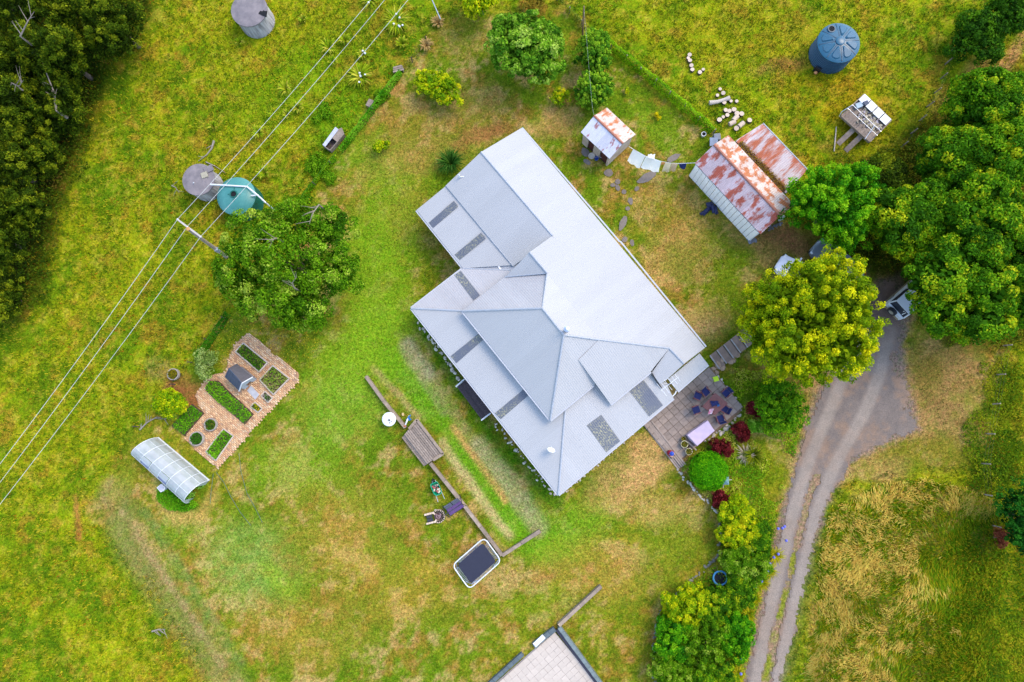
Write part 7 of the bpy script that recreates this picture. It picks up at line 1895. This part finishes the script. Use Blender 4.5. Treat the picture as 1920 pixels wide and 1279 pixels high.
for i, (x, y, r, n, fl, lb) in enumerate(((676, 146, 25, 90, 5, 'large ginger-like plant with white flowers under the nearest wire'), (745, 42, 28, 100, 6, 'largest ginger-like plant with white flowers near the top edge'), (696, 2, 20, 60, 2, 'ginger-like plant cut by the top edge'), (682, 106, 11, 30, 2, 'small flowering plant just above the large one under the wire'),
        (755, 84, 13, 34, 0, 'small yellow-leaved plant below the largest ginger-like plant'), (487, 250, 14, 40, 0, 'yellow-leaved plant between the wires above the green tank'), (497, 326, 14, 40, 0, 'yellow-leaved plant just right of the green tank'), (537, 168, 15, 40, 0, 'yellow-leaved plant half way along the wires'),
        (560, 204, 12, 34, 0, 'yellow-leaved plant right of the middle wire'), (540, 218, 10, 24, 0, 'small yellow-leaved plant beneath the middle wire'), (618, 92, 17, 46, 0, 'spreading yellow-leaved plant crossed by the wires'), (570, 40, 9, 22, 0, 'tiny yellow-leaved plant right of the top concrete tank'),
        (402, 240, 9, 20, 0, 'tiny yellow-leaved plant in the open paddock'), (626, 118, 11, 26, 0, 'small yellow-leaved plant near the spreading one'), (648, 78, 12, 28, 0, 'yellow-leaved plant above the large flowering one'), (452, 82, 10, 20, 0, 'small leafy plant at the foot of the top concrete tank'),
        (822, 45, 13, 40, 0, 'straw-tinted tuft at the fence corner'), (800, 88, 14, 46, 0, 'straw-coloured tuft along the upper fence'))):
    pl = GIN if i < 16 else [(190, 160, 96), (222, 190, 120)]
    straps('paddock_plant', lb, x, y, r*1.1, int(n*1.5), .15, pl, 20+i, .5, group='yellow-leaved plants of the paddock', flowers=fl)
# agapanthus beside the drive: leaves as clumps, blue heads
AGL = ('left of the topmost three', 'middle of the topmost three', 'right of the topmost three', 'fourth from the top', 'fifth from the top', 'sixth from the top', 'ninth from the top', 'eighth from the top', 'seventh from the top', 'innermost left', 'second innermost', 'fifth from the bottom', 'fourth from the bottom', 'third from the bottom', 'lowest', 'tenth from the top')
AGB = M('blue_flower', srgb(130, 132, 232, .66), .7, .15)
for i, (x, y) in enumerate(((1452, 988), (1460, 987), (1464, 984), (1467, 1010), (1452, 1035), (1444, 1041), (1433, 1066), (1430, 1059), (1437, 1053), (1400, 1092), (1410, 1095), (1402, 1175), (1384, 1230), (1383, 1256), (1371, 1275), (1421, 1085))):
    p = P(x, y); h_ = .75; tt = thing('agapanthus', AGL[i]+' blue agapanthus head along the drive edge', 'flower', p, group='agapanthus along the drive')
    MB().tube([p, p+up*h_], .012, 5).build('stem', M('green_stem', (.08, .16, .03), .6), tt)
    MB().lathe(p+up*(h_-.05), [(.03, 0), (.1, .05), (.11, .11), (.06, .18), (.01, .2)], 9).build('flower_head', AGB, tt, smooth=60)
for i, (x, y) in enumerate(((1425, 1092), (1412, 1120), (1402, 1150), (1396, 1190), (1390, 1225), (1382, 1262), (1440, 1068), (1452, 1040))):
    straps('agapanthus_leaves', ('bright strappy leaf clump on the drive edge, number %s from the top' % ('fourth', 'fifth', 'sixth', 'seventh', 'eighth', 'lowest', 'third', 'uppermost')[i]).replace('number ', ''), x, y, 17, 120, .05, [(150, 176, 26), (206, 204, 40), (232, 218, 60)], 60+i, .45, group='strappy clumps on the drive edge')

# hedges
def hedge(label, pts, w, hgt, pal, seed, dens=420, gaps=0.0):
    g = np.random.default_rng(seed); pl = [np.array(P(x, y)) for x, y in pts]; t = thing('hedge', label, 'hedge', Vector(pl[0]))
    P0 = []; N0 = []
    for a, b in zip(pl[:-1], pl[1:]):
        L = np.linalg.norm(b-a); n = int(L*dens); f = g.random(n); d = (b-a)/L; s = np.array([-d[1], d[0], 0]); th = g.uniform(0, np.pi, n)
        lump = .75+.5*vnoise((a[0]+d[0]*L*f)*2.2, (a[1]+d[1]*L*f)*2.2, seed)
        o = np.cos(th)*w*lump; z = np.abs(np.sin(th))*hgt*.55*lump+hgt*.45*g.random(n)*(np.abs(np.cos(th)) > .5)+np.where(np.abs(np.cos(th)) > .5, 0, hgt*.45)
        p = a+d*(L*f)[:, None]+s*o[:, None]; p[:, 2] = z
        nn = s*np.cos(th)[:, None]+np.array([0, 0, 1])*np.sin(th)[:, None]+g.normal(size=(n, 3))*.5
        P0.append(p); N0.append(nn)
    p = np.concatenate(P0); nn = np.concatenate(N0); n = len(p)
    if gaps: k = vnoise(p[:, 0]*.9, p[:, 1]*.9, seed+5) > gaps; p = p[k]; nn = nn[k]; n = len(p)
    tt = np.clip(vnoise(p[:, 0]*1.8, p[:, 1]*1.8, seed+2)*.7+g.normal(.15, .2, n), 0, 1)
    leaf_mesh('foliage', p, nn, g.uniform(.08, .17, n), .6, pal_mix(pal, tt)*g.uniform(.75, 1.2, n)[:, None], t)
hedge('long clipped green hedge along the upper right boundary', [(1106, 64), (1165, 106), (1245, 172), (1300, 220), (1334, 250)], .34, .95, [(60, 116, 14), (110, 164, 20), (160, 196, 40)], 1)
hedge('thin straggly growth on the boundary fence near the top edge', [(1045, 2), (1075, 35), (1106, 64)], .18, .8, [(70, 100, 30), (120, 140, 40), (170, 160, 80)], 2, 240, .4)
hedge('green creeper hedge on the fence above the lawn', [(752, 140), (716, 186), (690, 222), (668, 250), (640, 285)], .2, .8, [(44, 110, 16), (84, 154, 24), (140, 190, 60)], 3, 380)
hedge('low growth on the fence line behind the large dark tree', [(640, 285), (600, 330), (560, 385)], .2, .45, [(60, 120, 16), (100, 150, 24), (150, 180, 40)], 4, 260, .3)
hedge('dark green growth along the fence above the playhouse', [(430, 588), (400, 632), (372, 672)], .26, .5, [(36, 96, 16), (60, 124, 24), (96, 150, 40)], 5, 320, .15)

# ground cover in the beds and under the trees, one mass each
def cover(name, label, region, keep, n, leaf, hgt, pal, seed):
    g = np.random.default_rng(seed); c = [P(region[0], region[1]), P(region[2], region[3])]
    X = g.uniform(min(c[0].x, c[1].x), max(c[0].x, c[1].x), n); Y = g.uniform(min(c[0].y, c[1].y), max(c[0].y, c[1].y), n); px, py = W2P(X, Y)
    k = keep(X, Y, px, py); X = X[k]; Y = Y[k]; m = len(X); nz = fbm(X, Y, .9, seed, 3)
    z = g.random(m)*hgt*(.3+1.2*nz)+.02; nn = g.normal(size=(m, 3))*.5; nn[:, 2] += 1
    leaf_mesh(name, np.stack([X, Y, z], -1), nn, g.uniform(.7, 1.3, m)*leaf, .5, pal_mix(pal, np.clip(nz*1.3-.15+g.normal(0, .15, m), 0, 1))*g.uniform(.7, 1.2, m)[:, None], None, label=label, cat='ground cover', kind='stuff')
BEDP = [(1350, 690), (1430, 690), (1500, 720), (1505, 790), (1470, 900), (1450, 1000), (1370, 1000), (1345, 960), (1270, 880), (1300, 850), (1380, 800), (1400, 765)]
cover('flower_bed_plants', 'mixed low green plants of the flower bed below the terrace', (1260, 680, 1520, 1010), lambda X, Y, px, py: (sdf(px, py, BEDP) < (fbm(X, Y, .7, 4, 2)-.5)*20) & (sdf(px, py, PATIO) > 4) & (fbm(X, Y, .5, 6, 3) > .40), 34000, .13, .25, [(64, 124, 24), (104, 160, 30), (156, 180, 44), (196, 186, 90)], 201)
cover('shrubbery_plants', 'low undergrowth filling the lower shrubbery', (1215, 930, 1480, 1310), lambda X, Y, px, py: sdf(px, py, [(1352, 960), (1460, 960), (1440, 1060), (1415, 1150), (1385, 1310), (1230, 1310), (1232, 1150), (1290, 1100), (1350, 1050)]) < 0, 24000, .15, .4, [(40, 96, 18), (80, 130, 22), (130, 160, 26), (190, 190, 40)], 202)
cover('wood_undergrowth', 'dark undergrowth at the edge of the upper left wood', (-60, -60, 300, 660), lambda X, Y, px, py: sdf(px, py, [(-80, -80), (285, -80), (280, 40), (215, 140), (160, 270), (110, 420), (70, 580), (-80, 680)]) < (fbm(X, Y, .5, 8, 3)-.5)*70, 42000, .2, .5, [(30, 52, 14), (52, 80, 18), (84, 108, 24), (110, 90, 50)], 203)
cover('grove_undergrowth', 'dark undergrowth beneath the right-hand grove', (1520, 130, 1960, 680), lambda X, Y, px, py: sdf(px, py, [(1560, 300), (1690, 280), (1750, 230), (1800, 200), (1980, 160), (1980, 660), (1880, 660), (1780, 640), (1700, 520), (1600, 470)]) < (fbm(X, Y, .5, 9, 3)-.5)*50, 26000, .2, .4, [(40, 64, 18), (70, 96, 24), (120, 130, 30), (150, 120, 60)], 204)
cover('rough_growth', 'dark lush growth along the right-hand fence', (1780, 680, 1960, 1320), lambda X, Y, px, py: sdf(px, py, [(1870, 640), (1960, 640), (1960, 1320), (1790, 1320), (1780, 1060), (1830, 1000), (1830, 850), (1850, 760)]) < (fbm(X, Y, .4, 10, 3)-.45)*220, 15000, .16, .3, [(44, 84, 14), (76, 112, 16), (120, 140, 20), (160, 150, 40)], 205)
cover('greenhouse_weeds', 'lush green weeds in front of the greenhouse', (290, 890, 380, 965), lambda X, Y, px, py: sdf(px, py, [(300, 915), (345, 935), (370, 945), (350, 955), (318, 952), (300, 935)]) < 4, 6000, .13, .3, [(50, 120, 16), (80, 150, 24), (120, 176, 40)], 206)
cover('fallen_leaves', 'yellow fallen leaves on the grass around the large dark tree', (400, 590, 620, 720), lambda X, Y, px, py: (np.hypot(px-490, (py-630)*1.6) < 110) & (sdf(px, py, PLOT) > 3), 1300, .09, .02, [(210, 180, 40), (226, 196, 60)], 207)
